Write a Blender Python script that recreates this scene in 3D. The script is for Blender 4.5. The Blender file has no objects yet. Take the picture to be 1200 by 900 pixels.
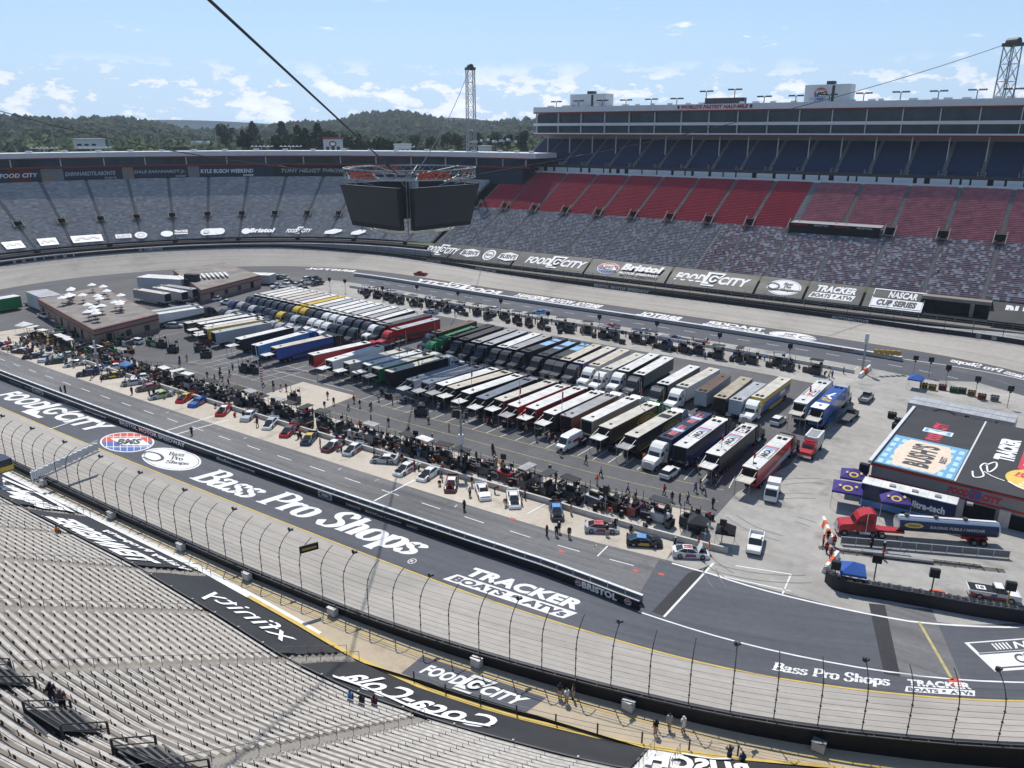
import bpy, bmesh, math, random
import numpy as np
from mathutils import Vector, Matrix
random.seed(7)
SC = bpy.context.scene
COL = SC.collection
rad = math.radians
# ---------------------------------------------------------------- camera, sky, sun, exposure
F = 901.; HY = 153.; CAMZ = 54.
PIT = math.atan((450-HY)/F); CP, SP = math.cos(PIT), math.sin(PIT)
cam = bpy.data.cameras.new('camera'); camo = bpy.data.objects.new('camera', cam); COL.objects.link(camo)
camo.location = (0, 0, CAMZ); camo.rotation_euler = (math.pi/2-PIT, 0, 0)
cam.sensor_width = 36; cam.lens = F/1200*36; cam.clip_start = .5; cam.clip_end = 30000
SC.camera = camo
SUNDIR = Vector((-0.12, 0.62, 1.0)).normalized()          # towards the sun: ahead, a little left
EL = math.asin(SUNDIR.z); AZ = math.atan2(SUNDIR.x, SUNDIR.y)
wd = bpy.data.worlds.new('World'); SC.world = wd; wd.use_nodes = True
nt = wd.node_tree; N = nt.nodes; Lk = nt.links
for n_ in list(N): N.remove(n_)
def nd(tree, t, **k):
    n = tree.nodes.new(t)
    for a, b in k.items():
        if a in n.inputs: n.inputs[a].default_value = b
        else: setattr(n, a, b)
    return n
out = nd(nt, 'ShaderNodeOutputWorld'); bg = nd(nt, 'ShaderNodeBackground'); bg.inputs[1].default_value = 0.115
sky = nd(nt, 'ShaderNodeTexSky', sky_type='NISHITA', sun_disc=False, sun_elevation=EL, sun_rotation=AZ, altitude=500, air_density=1.0, dust_density=0.3, ozone_density=3.0)
tc = nd(nt, 'ShaderNodeTexCoord'); sep = nd(nt, 'ShaderNodeSeparateXYZ')
Lk.new(tc.outputs['Generated'], sep.inputs[0])
def cloud_layer(scale, stretch, lo, hi, band, seedv):
    mp = nd(nt, 'ShaderNodeMapping'); mp.inputs['Scale'].default_value = (1, 1, stretch); mp.inputs['Location'].default_value = (seedv, seedv*.7, .3)
    Lk.new(tc.outputs['Generated'], mp.inputs[0])
    no = nd(nt, 'ShaderNodeTexNoise', Scale=scale, Detail=9.0, Roughness=.6); Lk.new(mp.outputs[0], no.inputs[0])
    r = nd(nt, 'ShaderNodeMapRange'); r.inputs[1].default_value = lo; r.inputs[2].default_value = hi; Lk.new(no.outputs[0], r.inputs[0])
    b = nd(nt, 'ShaderNodeValToRGB'); Lk.new(sep.outputs[2], b.inputs[0])
    cr = b.color_ramp; cr.elements[0].position = band[0][0]; cr.elements[0].color = (band[0][1],)*3+(1,)
    cr.elements[1].position = band[1][0]; cr.elements[1].color = (band[1][1],)*3+(1,)
    for p_, v_ in band[2:]:
        e = cr.elements.new(p_); e.color = (v_,)*3+(1,)
    m = nd(nt, 'ShaderNodeMath', operation='MULTIPLY'); Lk.new(r.outputs[0], m.inputs[0]); Lk.new(b.outputs[0], m.inputs[1])
    return m, no
c1, n1 = cloud_layer(24, 2.2, .51, .55, [(0.0, .25), (.015, .85), (.05, 1.), (.08, .0)], 7.7)      # cumulus bank low over the hills
c2, n2 = cloud_layer(14, 5.0, .65, .71, [(0.04, 0.), (.06, .8), (.12, .8), (.17, 0.)], 9.4)        # few small puffs higher up
mx = nd(nt, 'ShaderNodeMath', operation='MAXIMUM'); Lk.new(c1.outputs[0], mx.inputs[0]); Lk.new(c2.outputs[0], mx.inputs[1])
shade = nd(nt, 'ShaderNodeMapRange'); shade.inputs[1].default_value = .45; shade.inputs[2].default_value = .75; shade.inputs[3].default_value = 7.8; shade.inputs[4].default_value = 11.5
Lk.new(n1.outputs[0], shade.inputs[0])
cb = nd(nt, 'ShaderNodeCombineXYZ')
for i, k in enumerate((.93, .98, 1.06)):
    mm = nd(nt, 'ShaderNodeMath', operation='MULTIPLY'); mm.inputs[1].default_value = k; Lk.new(shade.outputs[0], mm.inputs[0]); Lk.new(mm.outputs[0], cb.inputs[i])
# pale haze near the horizon
hz = nd(nt, 'ShaderNodeMapRange'); hz.inputs[1].default_value = 0.0; hz.inputs[2].default_value = .22; hz.inputs[3].default_value = .85; hz.inputs[4].default_value = 0.10
Lk.new(sep.outputs[2], hz.inputs[0])
mh = nd(nt, 'ShaderNodeMixRGB'); mh.inputs[2].default_value = (4.3, 6.4, 9.4, 1); Lk.new(hz.outputs[0], mh.inputs[0]); Lk.new(sky.outputs[0], mh.inputs[1])
mc = nd(nt, 'ShaderNodeMixRGB'); Lk.new(mx.outputs[0], mc.inputs[0]); Lk.new(mh.outputs[0], mc.inputs[1]); Lk.new(cb.outputs[0], mc.inputs[2])
Lk.new(mc.outputs[0], bg.inputs[0]); Lk.new(bg.outputs[0], out.inputs[0])
sl = bpy.data.lights.new('sun', 'SUN'); sl.energy = 4.5; sl.angle = rad(.5); sl.color = (1, .95, .87)
so = bpy.data.objects.new('sun', sl); COL.objects.link(so); so.rotation_euler = (-SUNDIR).to_track_quat('-Z', 'Y').to_euler()
vs = SC.view_settings; vs.view_transform = 'Standard'; vs.look = 'None'; vs.exposure = 0.08; vs.gamma = 1
# ---------------------------------------------------------------- survey of the place (metres)
def ray(u, v):
    x, y, z = (u-600)/F, 1., -(v-450)/F
    return np.array([x, CP*y+SP*z, -SP*y+CP*z])
def G(u, v, z=0.):
    w = ray(u, v); t = (z-CAMZ)/w[2]; return np.array([w[0]*t, w[1]*t, z])
TH = rad(-35); DX = np.array([math.cos(TH), math.sin(TH)]); DN = np.array([-DX[1], DX[0]])
def SM(s, m, z=0.):
    q = s*DX+m*DN; return (q[0], q[1], z)
def onm(u, v, m0):           # where a line of sight meets the upright plane m=m0, as (s, z)
    w = ray(u, v); t = m0/float(w[:2]@DN); return float(w[:2]@DX)*t, CAMZ+w[2]*t
YC = [(-231,62),(-200,61.4),(-171,61.2),(-132,61.4),(-91,62.3),(-58,63.3),(-45,64.2),(-32,65.9),(-24,67.4),(-16,69.6),(-5,74.2),(6,80.5),(20,92),(31,109),(37,128),(38,150),(33,172),(23,190),(10,204),(-3,212),(-19,216.3),(-40,218.2),(-64,219.4),(-89,220),(-120,220.3),(-153,220.5),(-190,222.5),(-220,223.2),(-241,219.5),(-265,209),(-288,188.5),(-302,163),(-309,138),(-306,114),(-295,93),(-277,76),(-256,66)]
def catmull(P, k=12, closed=True):
    P = np.array(P, float); n = len(P); o = []
    for i in range(n if closed else n-1):
        if closed: a, b, c, d = P[i-1], P[i], P[(i+1) % n], P[(i+2) % n]
        else: a, b, c, d = P[max(i-1, 0)], P[i], P[i+1], P[min(i+2, n-1)]
        for j in range(k):
            t = j/k; o.append(.5*((2*b)+(c-a)*t+(2*a-5*b+4*c-d)*t*t+(3*b-a-3*c+d)*t**3))
    if not closed: o.append(P[-1])
    return np.array(o)
R0 = catmull(YC)
for _ in range(60): R0 = (np.roll(R0, 1, 0)+np.roll(R0, -1, 0)+2*R0)/4
sg = np.linalg.norm(np.roll(R0, -1, 0)-R0, axis=1); cum = np.concatenate([[0], np.cumsum(sg)]); LEN = cum[-1]
def ringp(a):
    a = a % LEN; i = min(int(np.searchsorted(cum, a, side='right'))-1, len(R0)-1)
    t = (a-cum[i])/sg[i]; return R0[i]*(1-t)+R0[(i+1) % len(R0)]*t
def ringn(a, w=1.5):
    d = ringp(a+w)-ringp(a-w); d /= np.linalg.norm(d); return np.array([d[1], -d[0]])
def W(a, d, z=0., w=6): q = ringp(a)+ringn(a, w)*d; return SM(q[0], q[1], z)
AS = np.arange(0, LEN, 1.0); RS = np.array([ringp(a) for a in AS]); NS = np.array([ringn(a, 6) for a in AS])
def ad(p):                   # world point -> (distance along the ring, offset outwards)
    p = np.array(p[:2]); q = np.array([p@DX, p@DN]); D = q-RS; i = int(np.argmin((D**2).sum(1))); return float(AS[i]), float(D[i]@NS[i])
def adp(u, v, z=0.): return ad(G(u, v, z))
def lerp(x, T):
    xs, ys = zip(*T); return float(np.interp(x, xs, ys))
def zout(a): return lerp(a % LEN, [(0,3),(20,2),(60,1.5),(170,1.5),(205,2),(234,2.8),(260,4.5),(300,6),(340,6),(380,4),(395,3.2),(420,2.2),(520,2.2),(566,2.6),(600,3.4),(635,4.5),(665,5.8),(720,6.2),(760,6.0),(820,5),(LEN,3)])
def dwall(a): return lerp(a % LEN, [(0,13.5),(130,13.4),(155,13.1),(173,12.5),(192,11.3),(205,10.4),(223,9.9),(234,9.8),(260,11.5),(300,13.5),(LEN,13.5)])
# ---------------------------------------------------------------- materials
MATS = {}
def mat(name, col, rough=.7, metal=0., var=.12, scale=1.5, spec=.3, emis=0, coat=0, bump=0, kind=None, seam=None):
    if name in MATS: return MATS[name]
    m = bpy.data.materials.new(name); m.use_nodes = True; t = m.node_tree; b = t.nodes['Principled BSDF']
    b.inputs['Roughness'].default_value = rough; b.inputs['Metallic'].default_value = metal; b.inputs['Specular IOR Level'].default_value = spec
    if coat: b.inputs['Coat Weight'].default_value = coat; b.inputs['Coat Roughness'].default_value = .08
    co = nd(t, 'ShaderNodeTexCoord'); no = nd(t, 'ShaderNodeTexNoise', Scale=scale, Detail=5.0, Roughness=.6)
    geo = nd(t, 'ShaderNodeNewGeometry')
    t.links.new(geo.outputs['Position'] if kind == 'world' else co.outputs['Object'], no.inputs[0])
    r = nd(t, 'ShaderNodeMapRange'); r.inputs[1].default_value = .3; r.inputs[2].default_value = .7; r.inputs[3].default_value = 1-var; r.inputs[4].default_value = 1+var
    t.links.new(no.outputs[0], r.inputs[0])
    fo = r.outputs[0]
    if seam:
        oi = nd(t, 'ShaderNodeObjectInfo'); ad_ = nd(t, 'ShaderNodeVectorMath', operation='ADD'); t.links.new(co.outputs['Object'], ad_.inputs[0]); t.links.new(oi.outputs['Location'], ad_.inputs[1]); t.links.new(ad_.outputs[0], no.inputs[0])
        br = nd(t, 'ShaderNodeTexBrick', offset=0.0); br.inputs['Scale'].default_value = 1.; br.inputs['Mortar Size'].default_value = .035; br.inputs['Brick Width'].default_value = seam; br.inputs['Row Height'].default_value = 9.
        br.inputs['Color1'].default_value = (1,1,1,1); br.inputs['Color2'].default_value = (.9,.9,.9,1); br.inputs['Mortar'].default_value = (.62,.62,.62,1); t.links.new(co.outputs['Object'], br.inputs[0])
        k_ = nd(t, 'ShaderNodeMath', operation='MULTIPLY'); t.links.new(fo, k_.inputs[0]); t.links.new(br.outputs[0], k_.inputs[1]); fo = k_.outputs[0]
    mx = nd(t, 'ShaderNodeVectorMath', operation='SCALE'); mx.inputs[0].default_value = col[:3]; t.links.new(fo, mx.inputs['Scale'])
    t.links.new(mx.outputs[0], b.inputs['Base Color'])
    if bump:
        bp = nd(t, 'ShaderNodeBump', Strength=bump); t.links.new(no.outputs[0], bp.inputs['Height']); t.links.new(bp.outputs[0], b.inputs['Normal'])
    MATS[name] = m; return m
def surf(name, col, rough=.85, blotch=(.03, .25), grain=(3., .12), streak=None, joints=None, spec=.25, stain=None):
    """ground and wall surfaces; the UV map holds metres (along, across)"""
    m = bpy.data.materials.new(name); m.use_nodes = True; t = m.node_tree; b = t.nodes['Principled BSDF']; MATS[name] = m
    b.inputs['Roughness'].default_value = rough; b.inputs['Specular IOR Level'].default_value = spec
    uv = nd(t, 'ShaderNodeUVMap'); fac = None
    def mul(x):
        nonlocal fac
        if fac is None: fac = x
        else:
            k = nd(t, 'ShaderNodeMath', operation='MULTIPLY'); t.links.new(fac, k.inputs[0]); t.links.new(x, k.inputs[1]); fac = k.outputs[0]
    def noise(sc, amp, mapping=None, lo=.3, hi=.7):
        n = nd(t, 'ShaderNodeTexNoise', Scale=sc, Detail=6.0, Roughness=.62); src = uv.outputs[0]
        if mapping:
            mp = nd(t, 'ShaderNodeMapping'); mp.inputs['Scale'].default_value = mapping; t.links.new(src, mp.inputs[0]); src = mp.outputs[0]
        t.links.new(src, n.inputs[0])
        r = nd(t, 'ShaderNodeMapRange'); r.inputs[1].default_value = lo; r.inputs[2].default_value = hi; r.inputs[3].default_value = 1-amp; r.inputs[4].default_value = 1+amp
        t.links.new(n.outputs[0], r.inputs[0]); mul(r.outputs[0])
    noise(blotch[0], blotch[1]); noise(grain[0], grain[1])
    if streak: noise(streak[0], streak[1], streak[2])
    if stain: noise(stain[0], stain[1], None, .56, .66)
    if joints:
        br = nd(t, 'ShaderNodeTexBrick', offset=0.0); br.inputs['Scale'].default_value = 1.; br.inputs['Mortar Size'].default_value = joints[2]; br.inputs['Brick Width'].default_value = joints[0]; br.inputs['Row Height'].default_value = joints[1]
        br.inputs['Color1'].default_value = (1,1,1,1); br.inputs['Color2'].default_value = (joints[4],)*3+(1,); br.inputs['Mortar'].default_value = (joints[3],)*3+(1,)
        t.links.new(uv.outputs[0], br.inputs[0]); mul(br.outputs[0])
    mx = nd(t, 'ShaderNodeVectorMath', operation='SCALE'); mx.inputs[0].default_value = col; t.links.new(fac, mx.inputs['Scale']); t.links.new(mx.outputs[0], b.inputs['Base Color'])
    return m
def speckle(name, cols, cell=(1., 1.), rough=.6):
    """seats: one flat colour per seat, picked at random from the list"""
    m = bpy.data.materials.new(name); m.use_nodes = True; t = m.node_tree; b = t.nodes['Principled BSDF']; MATS[name] = m
    b.inputs['Roughness'].default_value = rough
    uv = nd(t, 'ShaderNodeUVMap'); mp = nd(t, 'ShaderNodeMapping'); mp.inputs['Scale'].default_value = (1/cell[0], 1/cell[1], 1)
    fl = nd(t, 'ShaderNodeVectorMath', operation='FLOOR'); wn = nd(t, 'ShaderNodeTexWhiteNoise', noise_dimensions='2D'); cr = nd(t, 'ShaderNodeValToRGB')
    t.links.new(uv.outputs[0], mp.inputs[0]); t.links.new(mp.outputs[0], fl.inputs[0]); t.links.new(fl.outputs[0], wn.inputs[0]); t.links.new(wn.outputs[0], cr.inputs[0])
    cr.color_ramp.interpolation = 'CONSTANT'; el = cr.color_ramp.elements; p = 0
    for i, (w, c) in enumerate(cols):
        if i == 0: e = el[0]
        elif i == 1: e = el[1]
        else: e = el.new(min(p, .999))
        e.position = min(p, .999); e.color = tuple(c)+(1,); p += w
    t.links.new(cr.outputs[0], b.inputs['Base Color']); return m
# ---------------------------------------------------------------- mesh helpers
class MB:
    def __init__(s): s.v = []; s.f = []; s.m = []; s.uv = []
    def add(s, vs, fs, mi=0, uvs=None):
        o = len(s.v); s.v += [tuple(map(float, p)) for p in vs]
        for i, f in enumerate(fs):
            s.f.append([o+k for k in f]); s.m.append(mi); s.uv.append([uvs[k] for k in f] if uvs is not None else None)
    def box(s, c, l, mi=0, rz=0., taper=None):
        x, y, z = l[0]/2, l[1]/2, l[2]/2; tx, ty = taper or (1, 1)
        P = [(-x,-y,-z),(x,-y,-z),(x,y,-z),(-x,y,-z),(-x*tx,-y*ty,z),(x*tx,-y*ty,z),(x*tx,y*ty,z),(-x*tx,y*ty,z)]
        ca, sa = math.cos(rz), math.sin(rz)
        s.add([(c[0]+p[0]*ca-p[1]*sa, c[1]+p[0]*sa+p[1]*ca, c[2]+p[2]) for p in P], [(0,3,2,1),(4,5,6,7),(0,1,5,4),(1,2,6,5),(2,3,7,6),(3,0,4,7)], mi)
    def prism(s, prof, y0, y1, mi=0, ty=1.):      # profile in xz, extruded along y
        n = len(prof); zc = max(p[1] for p in prof) or 1
        s.add([(p[0], y0, p[1]) for p in prof]+[(p[0], y1, p[1]) for p in prof], [tuple(range(n)), tuple(range(2*n-1, n-1, -1))]+[((i+1) % n, i, n+i, n+(i+1) % n) for i in range(n)], mi)
    def tube(s, a, b, r, mi=0, n=6, r2=None):
        a, b = Vector(a), Vector(b); d = (b-a)
        if d.length < 1e-6: return
        d.normalize(); u = d.orthogonal().normalized(); w = d.cross(u); r2 = r if r2 is None else r2
        P = [a+(u*math.cos(2*math.pi*i/n)+w*math.sin(2*math.pi*i/n))*r for i in range(n)]+[b+(u*math.cos(2*math.pi*i/n)+w*math.sin(2*math.pi*i/n))*r2 for i in range(n)]
        s.add(P, [(i, (i+1) % n, n+(i+1) % n, n+i) for i in range(n)]+[tuple(range(n-1, -1, -1)), tuple(range(n, 2*n))], mi)
    def path(s, pts, r, mi=0, n=5):
        for a, b in zip(pts, pts[1:]): s.tube(a, b, r, mi, n)
    def cyl(s, c, r, h, ax='z', mi=0, n=14):
        v = {'x': (h/2,0,0), 'y': (0,h/2,0), 'z': (0,0,h/2)}[ax]; c = Vector(c); v = Vector(v); s.tube(c-v, c+v, r, mi, n)
    def quad(s, a, b, c, d, mi=0, uvs=None): s.add([a, b, c, d], [(0,1,2,3)], mi, uvs)
    def strip(s, A, B, mi=0, ua=None, ub=None, flip=False):  # ruled sheet between two polylines
        n = len(A); uvs = (list(ua)+list(ub)) if ua is not None else None
        s.add(list(A)+list(B), [(i, i+1, n+i+1, n+i) if flip else (i, n+i, n+i+1, i+1) for i in range(n-1)], mi, uvs)
    def poly(s, P, mi=0, uvs=None): s.add(P, [tuple(range(len(P)))], mi, uvs)
    def mesh(s, name, mats, smooth=False):
        me = bpy.data.meshes.new(name); me.from_pydata(s.v, [], s.f)
        for m in mats: me.materials.append(m)
        if len(mats) > 1: me.polygons.foreach_set('material_index', s.m)
        if any(u is not None for u in s.uv):
            ul = me.uv_layers.new(name='UVMap'); fl = []
            for f, u in zip(s.f, s.uv):
                for k in range(len(f)): fl += list(u[k][:2]) if u is not None else [0., 0.]
            ul.data.foreach_set('uv', fl)
        if smooth: me.polygons.foreach_set('use_smooth', [True]*len(me.polygons))
        me.update(); return me
    def build(s, name, mats, parent=None, smooth=False, **kw):
        if not isinstance(mats, (list, tuple)): mats = [mats]
        return mkobj(name, s.mesh(name, mats, smooth), parent, **kw)
def mkobj(name, me, parent=None, loc=None, rz=0., label=None, cat=None, group=None, kind=None):
    o = bpy.data.objects.new(name, me); COL.objects.link(o)
    if loc is not None: o.location = loc
    if rz: o.rotation_euler = (0, 0, rz)
    if parent: o.parent = parent
    if label: o['label'] = label
    if cat: o['category'] = cat
    if group: o['group'] = group
    if kind: o['kind'] = kind
    return o
def empty(name, loc, rz=0., label=None, cat=None, group=None): 
    o = mkobj(name, None, None, loc, rz, label, cat, group); o.empty_display_size = .5; return o
def setmat(o, i, m):
    o.material_slots[i].link = 'OBJECT'; o.material_slots[i].material = m
def clone(root, loc=None, rz=None, label=None, group=None):
    def cp(o, par):
        c = o.copy(); COL.objects.link(c); c.parent = par
        for ch in o.children: cp(ch, c)
        return c
    r = cp(root, None)
    if loc is not None: r.location = loc
    if rz is not None: r.rotation_euler = (0, 0, rz)
    if label: r['label'] = label
    if group: r['group'] = group
    return r
# lettering: built-in font outlines, normalised to the unit box
_TX = {}
def text2d(s, bold=.02, shear=0.):
    k = (s, bold, shear)
    if k in _TX: return _TX[k]
    cu = bpy.data.curves.new('lettering', 'FONT'); cu.body = s; cu.offset = bold; cu.shear = shear; cu.resolution_u = 3; cu.space_character = 1+bold*1.2
    o = bpy.data.objects.new('lettering', cu); COL.objects.link(o); dg = bpy.context.evaluated_depsgraph_get(); dg.update()
    me = o.evaluated_get(dg).to_mesh(); V = np.array([v.co[:2] for v in me.vertices]); Fc = [tuple(p.vertices) for p in me.polygons]
    bpy.data.objects.remove(o); lo = V.min(0); hi = V.max(0); asp = (hi[0]-lo[0])/(hi[1]-lo[1]); V = (V-lo)/(hi-lo)
    _TX[k] = (V, Fc, asp); return _TX[k]
def nib(strokes, w=.13, h=.035, ang=0.):
    """broad-nib lettering: list of polylines -> quads (thick uprights, thin cross strokes)"""
    P = []; Q = []; nv = (math.cos(ang)*w/2, math.sin(ang)*w/2)
    for k, st in enumerate(strokes):
        c = catmull(st, 5, False) if len(st) > 2 else np.array(st, float); o = len(P); n = len(c)
        for i in range(n):
            d = c[min(i+1, n-1)]-c[max(i-1, 0)]; L = math.hypot(*d) or 1; dx, dy = d/L
            ex = abs(nv[0]*dy)+abs(nv[1]*dx)+h/2
            P += [(c[i][0]-dy*ex, c[i][1]+dx*ex, k*4), (c[i][0]+dy*ex, c[i][1]-dx*ex, k*4)]
        Q += [(o+2*i, o+2*i+1, o+2*i+3, o+2*i+2) for i in range(n-1)]
    return P, Q
SER = {'B': ([[(.14,0),(.14,.7)],[(.1,.68),(.3,.7),(.47,.62),(.45,.44),(.3,.38),(.16,.37)],[(.2,.38),(.36,.37),(.53,.27),(.5,.08),(.33,.01),(.1,.02)],[(.0,.015),(.28,.015)],[(.0,.69),(.25,.69)]], .62),
 'a': ([[(.06,.36),(.12,.44),(.24,.46),(.33,.4),(.33,.2),(.33,.05),(.4,.01),(.46,.05)],[(.33,.27),(.16,.24),(.05,.14),(.08,.03),(.2,.01),(.33,.12)]], .5),
 's': ([[(.36,.36),(.3,.44),(.18,.46),(.08,.37),(.16,.27),(.3,.2),(.34,.1),(.24,.01),(.12,.01),(.03,.11)]], .43),
 'P': ([[(.14,0),(.14,.7)],[(.1,.68),(.32,.7),(.52,.6),(.5,.4),(.32,.31),(.16,.33)],[(.0,.015),(.3,.015)],[(.0,.69),(.25,.69)]], .58),
 'r': ([[(.12,0),(.12,.45)],[(.14,.3),(.22,.44),(.33,.44),(.36,.38)],[(.02,.015),(.24,.015)],[(.02,.44),(.14,.45)]], .4),
 'o': ([[(.24,.46),(.09,.38),(.08,.1),(.24,.0),(.4,.1),(.4,.37),(.24,.46)]], .5),
 'S': ([[(.46,.54),(.38,.68),(.22,.71),(.08,.58),(.16,.42),(.36,.32),(.46,.18),(.34,.01),(.16,.0),(.02,.17)]], .55),
 'h': ([[(.12,0),(.12,.7)],[(.13,.34),(.24,.46),(.37,.4),(.38,.2),(.38,0)],[(.02,.015),(.22,.015)],[(.3,.015),(.48,.015)],[(.02,.69),(.14,.7)]], .52),
 'p': ([[(.12,-.22),(.12,.45)],[(.13,.32),(.26,.46),(.42,.36),(.42,.12),(.28,.0),(.13,.1)],[(.02,-.205),(.24,-.205)],[(.02,.44),(.14,.45)]], .52), ' ': ([], .28)}
def serif2d(s, w=.14, h=.045, shear=.3):
    V = []; Q = []; x = 0
    for ch in s:
        st, adv = SER[ch]; P, q = nib(st, w, h); o = len(V)
        V += [(p[0]+x+shear*p[1], p[1], p[2]) for p in P]; Q += [tuple(o+i for i in f) for f in q]; x += adv*.98
    V = np.array(V); lo = V[:, :2].min(0); hi = V[:, :2].max(0); X = V.copy(); X[:, :2] = (V[:, :2]-lo)/(hi-lo)
    return X, Q, (hi[0]-lo[0])/(hi[1]-lo[1])
def bil(c):                   # unit square -> patch with corners top-left, top-right, bottom-right, bottom-left
    tl, tr, br, bl = [np.array(p, float) for p in c]
    return lambda x, y, k=0: (bl*(1-x)+br*x)*(1-y)+(tl*(1-x)+tr*x)*y
class Sign(MB):
    """flat lettering and marks on a surface; fn(x, y) gives the point, up lifts each layer a little"""
    def __init__(s, fn, up=(0, 0, 1), lift=.004): super().__init__(); s.fn = fn; s.up = np.array(up, float); s.lay = 1; s.lift = lift
    def P(s, x, y, k=0): return tuple(s.fn(x, y)+s.up*(s.lift*(s.lay)+k*.0006))
    def text(s, t, x0, y0, x1, y1, mi=0, bold=.03, shear=0., rot=False, ser=False):
        V, Q, _ = serif2d(t) if ser else text2d(t, bold, shear)
        def mp(p):
            x, y = p[0], p[1]
            if rot: x, y = 1-x, 1-y
            return s.P(x0+(x1-x0)*x, y0+(y1-y0)*y, p[2] if len(p) > 2 else 0)
        s.add([mp(p) for p in V], Q, mi); s.lay += 1
    def rect(s, x0, y0, x1, y1, mi=0, sk=0., n=1):
        for i in range(n):
            a = x0+(x1-x0)*i/n; b = x0+(x1-x0)*(i+1)/n
            s.add([s.P(a, y0), s.P(b, y0), s.P(b+sk, y1), s.P(a+sk, y1)], [(0,1,2,3)], mi)
        s.lay += 1
    def frame(s, x0, y0, x1, y1, w, h, mi=0, sk=0.):
        O = [(x0,y0),(x1,y0),(x1+sk,y1),(x0+sk,y1)]; I = [(x0+w,y0+h),(x1-w,y0+h),(x1-w+sk,y1-h),(x0+w+sk,y1-h)]
        s.add([s.P(*p) for p in O+I], [(0,1,5,4),(1,2,6,5),(2,3,7,6),(3,0,4,7)], mi); s.lay += 1
    def poly2(s, pts, mi=0): s.add([s.P(*p) for p in pts], [tuple(range(len(pts)))], mi); s.lay += 1
    def oval(s, cx, cy, rx, ry, mi=0, n=28, hole=0., a0=0, a1=360):
        T = [rad(a0+(a1-a0)*i/n) for i in range(n+1)]
        O = [s.P(cx+rx*math.cos(t), cy+ry*math.sin(t)) for t in T]; I = [s.P(cx+rx*hole*math.cos(t), cy+ry*hole*math.sin(t)) for t in T]
        s.strip(O, I, mi, flip=True); s.lay += 1
    def line(s, pts, w, mi=0, asp=1.):
        c = catmull(pts, 5, False) if len(pts) > 2 else np.array(pts, float); n = len(c); V = []
        for i in range(n):
            dx, dy = c[min(i+1, n-1)]-c[max(i-1, 0)]; L = math.hypot(dx*asp, dy) or 1; px, py = -dy/L*w/2/asp, dx*asp/L*w/2
            V += [s.P(c[i][0]+px, c[i][1]+py), s.P(c[i][0]-px, c[i][1]-py)]
        s.add(V, [(2*i, 2*i+1, 2*i+3, 2*i+2) for i in range(n-1)], mi)
        s.lay += 1
def food_city(S, x0, y0, x1, y1, mi=0, sh=.25, rot=False):
    def X(x): return x0+(x1-x0)*((1-x) if rot else x)
    def Y(y): return y0+(y1-y0)*((1-y) if rot else y)
    def T(t, a, b): 
        xa, xb = sorted((X(a), X(b))); ya, yb = sorted((Y(.2), Y(.8))); S.text(t, xa, ya, xb, yb, mi, .045, sh, rot)
    T('FOOD', 0, .41); T('CITY', .6, 1)
    S.poly2([(X(p), Y(q)) for p, q in [(.36,-.05),(.385,.0),(.44,.85),(.41,.98)]], mi) if 0 else None
    k = .06
    for P in ([(.385,-.02),(.56,-.02),(.57,.1),(.395,.1)], [(.41,.9),(.645,.9),(.655,1.02),(.42,1.02)], [(.385,.1),(.43,.1),(.465,.9),(.42,.9)], [(.575,.55),(.6,.55),(.65,.9),(.625,.9)], [(.395,.1),(.5,.1),(.46,.3),(.41,.16)]):
        S.poly2([(X(p), Y(q)) for p, q in P], mi)
    S.line([(X(p), Y(q)) for p, q in [(.58,.62),(.54,.72),(.5,.66),(.485,.45),(.51,.3),(.55,.36),(.56,.48)]], .11, mi, 3.5)
# ================================================================ SETTING
ASPH = surf('asphalt_infield', (.125,.125,.13), .9, (.04,.22), (1.2,.10), streak=(1.,.07,(.6,.05,1)), stain=(.09,.10))
ROAD = surf('asphalt_pit_road', (.135,.134,.137), .9, (.03,.20), (1.5,.10), streak=(1.,.24,(.03,.9,1)), stain=(.12,-.14))
APRON = surf('apron_blue_grey_paint', (.088,.094,.110), .8, (.03,.16), (1.,.08), streak=(1.,.16,(.03,.8,1)))
DARKP = surf('dark_asphalt_patch', (.045,.045,.05), .9, (.1,.15), (1.5,.1))
TRK = surf('track_concrete', (.32,.30,.272), .82, (.02,.12), (.8,.07), streak=(1.,.14,(.02,.5,1)), joints=(4.6,3.4,.012,.82,.97), stain=(.05,-.10))
PITC = surf('pit_concrete', (.42,.375,.315), .88, (.04,.12), (1.,.08), joints=(4.5,3.5,.012,.78,.95), stain=(.25,-.16))
LOTC = surf('lot_concrete', (.30,.288,.268), .88, (.05,.16), (.7,.1), streak=(1.,.12,(.1,.4,1)), joints=(6.,6.,.01,.86,.96), stain=(.16,-.16))
WALK = surf('concourse_concrete', (.40,.335,.245), .9, (.05,.10), (1.,.08), joints=(6.,6.,.01,.8,.97), stain=(.2,-.1))
DECK = surf('stand_concrete', (.175,.158,.138), .9, (.06,.28), (1.1,.18), stain=(.3,-.25))
DECKD = surf('stand_concrete_old', (.24,.24,.25), .9, (.05,.18), (1.,.1), stain=(.2,-.18))
WHITE = mat('white_line_paint', (.70,.70,.69), .7, var=.13, kind='world', scale=.6)
YEL = mat('yellow_line_paint', (.56,.40,.10), .7, var=.15, kind='world', scale=.6)
YEL2 = mat('worn_yellow_paint', (.42,.36,.16), .8, var=.25, kind='world', scale=.9)
REDP = mat('red_paint', (.55,.09,.06), .7, var=.15, kind='world')
BLUEP = mat('blue_paint', (.08,.14,.36), .7, var=.1, kind='world')
TARP = mat('black_vinyl_tarp', (.032,.034,.038), .55, var=.18, scale=.25, bump=.3)
TARPG = mat('grey_vinyl_tarp', (.055,.057,.06), .6, var=.15, scale=.25, bump=.3)
BLK = mat('black_panel', (.014,.016,.022), .45, var=.2, scale=.4)
ALU = mat('aluminium', (.43,.41,.38), .55, .0, var=.28, scale=2)
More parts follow.
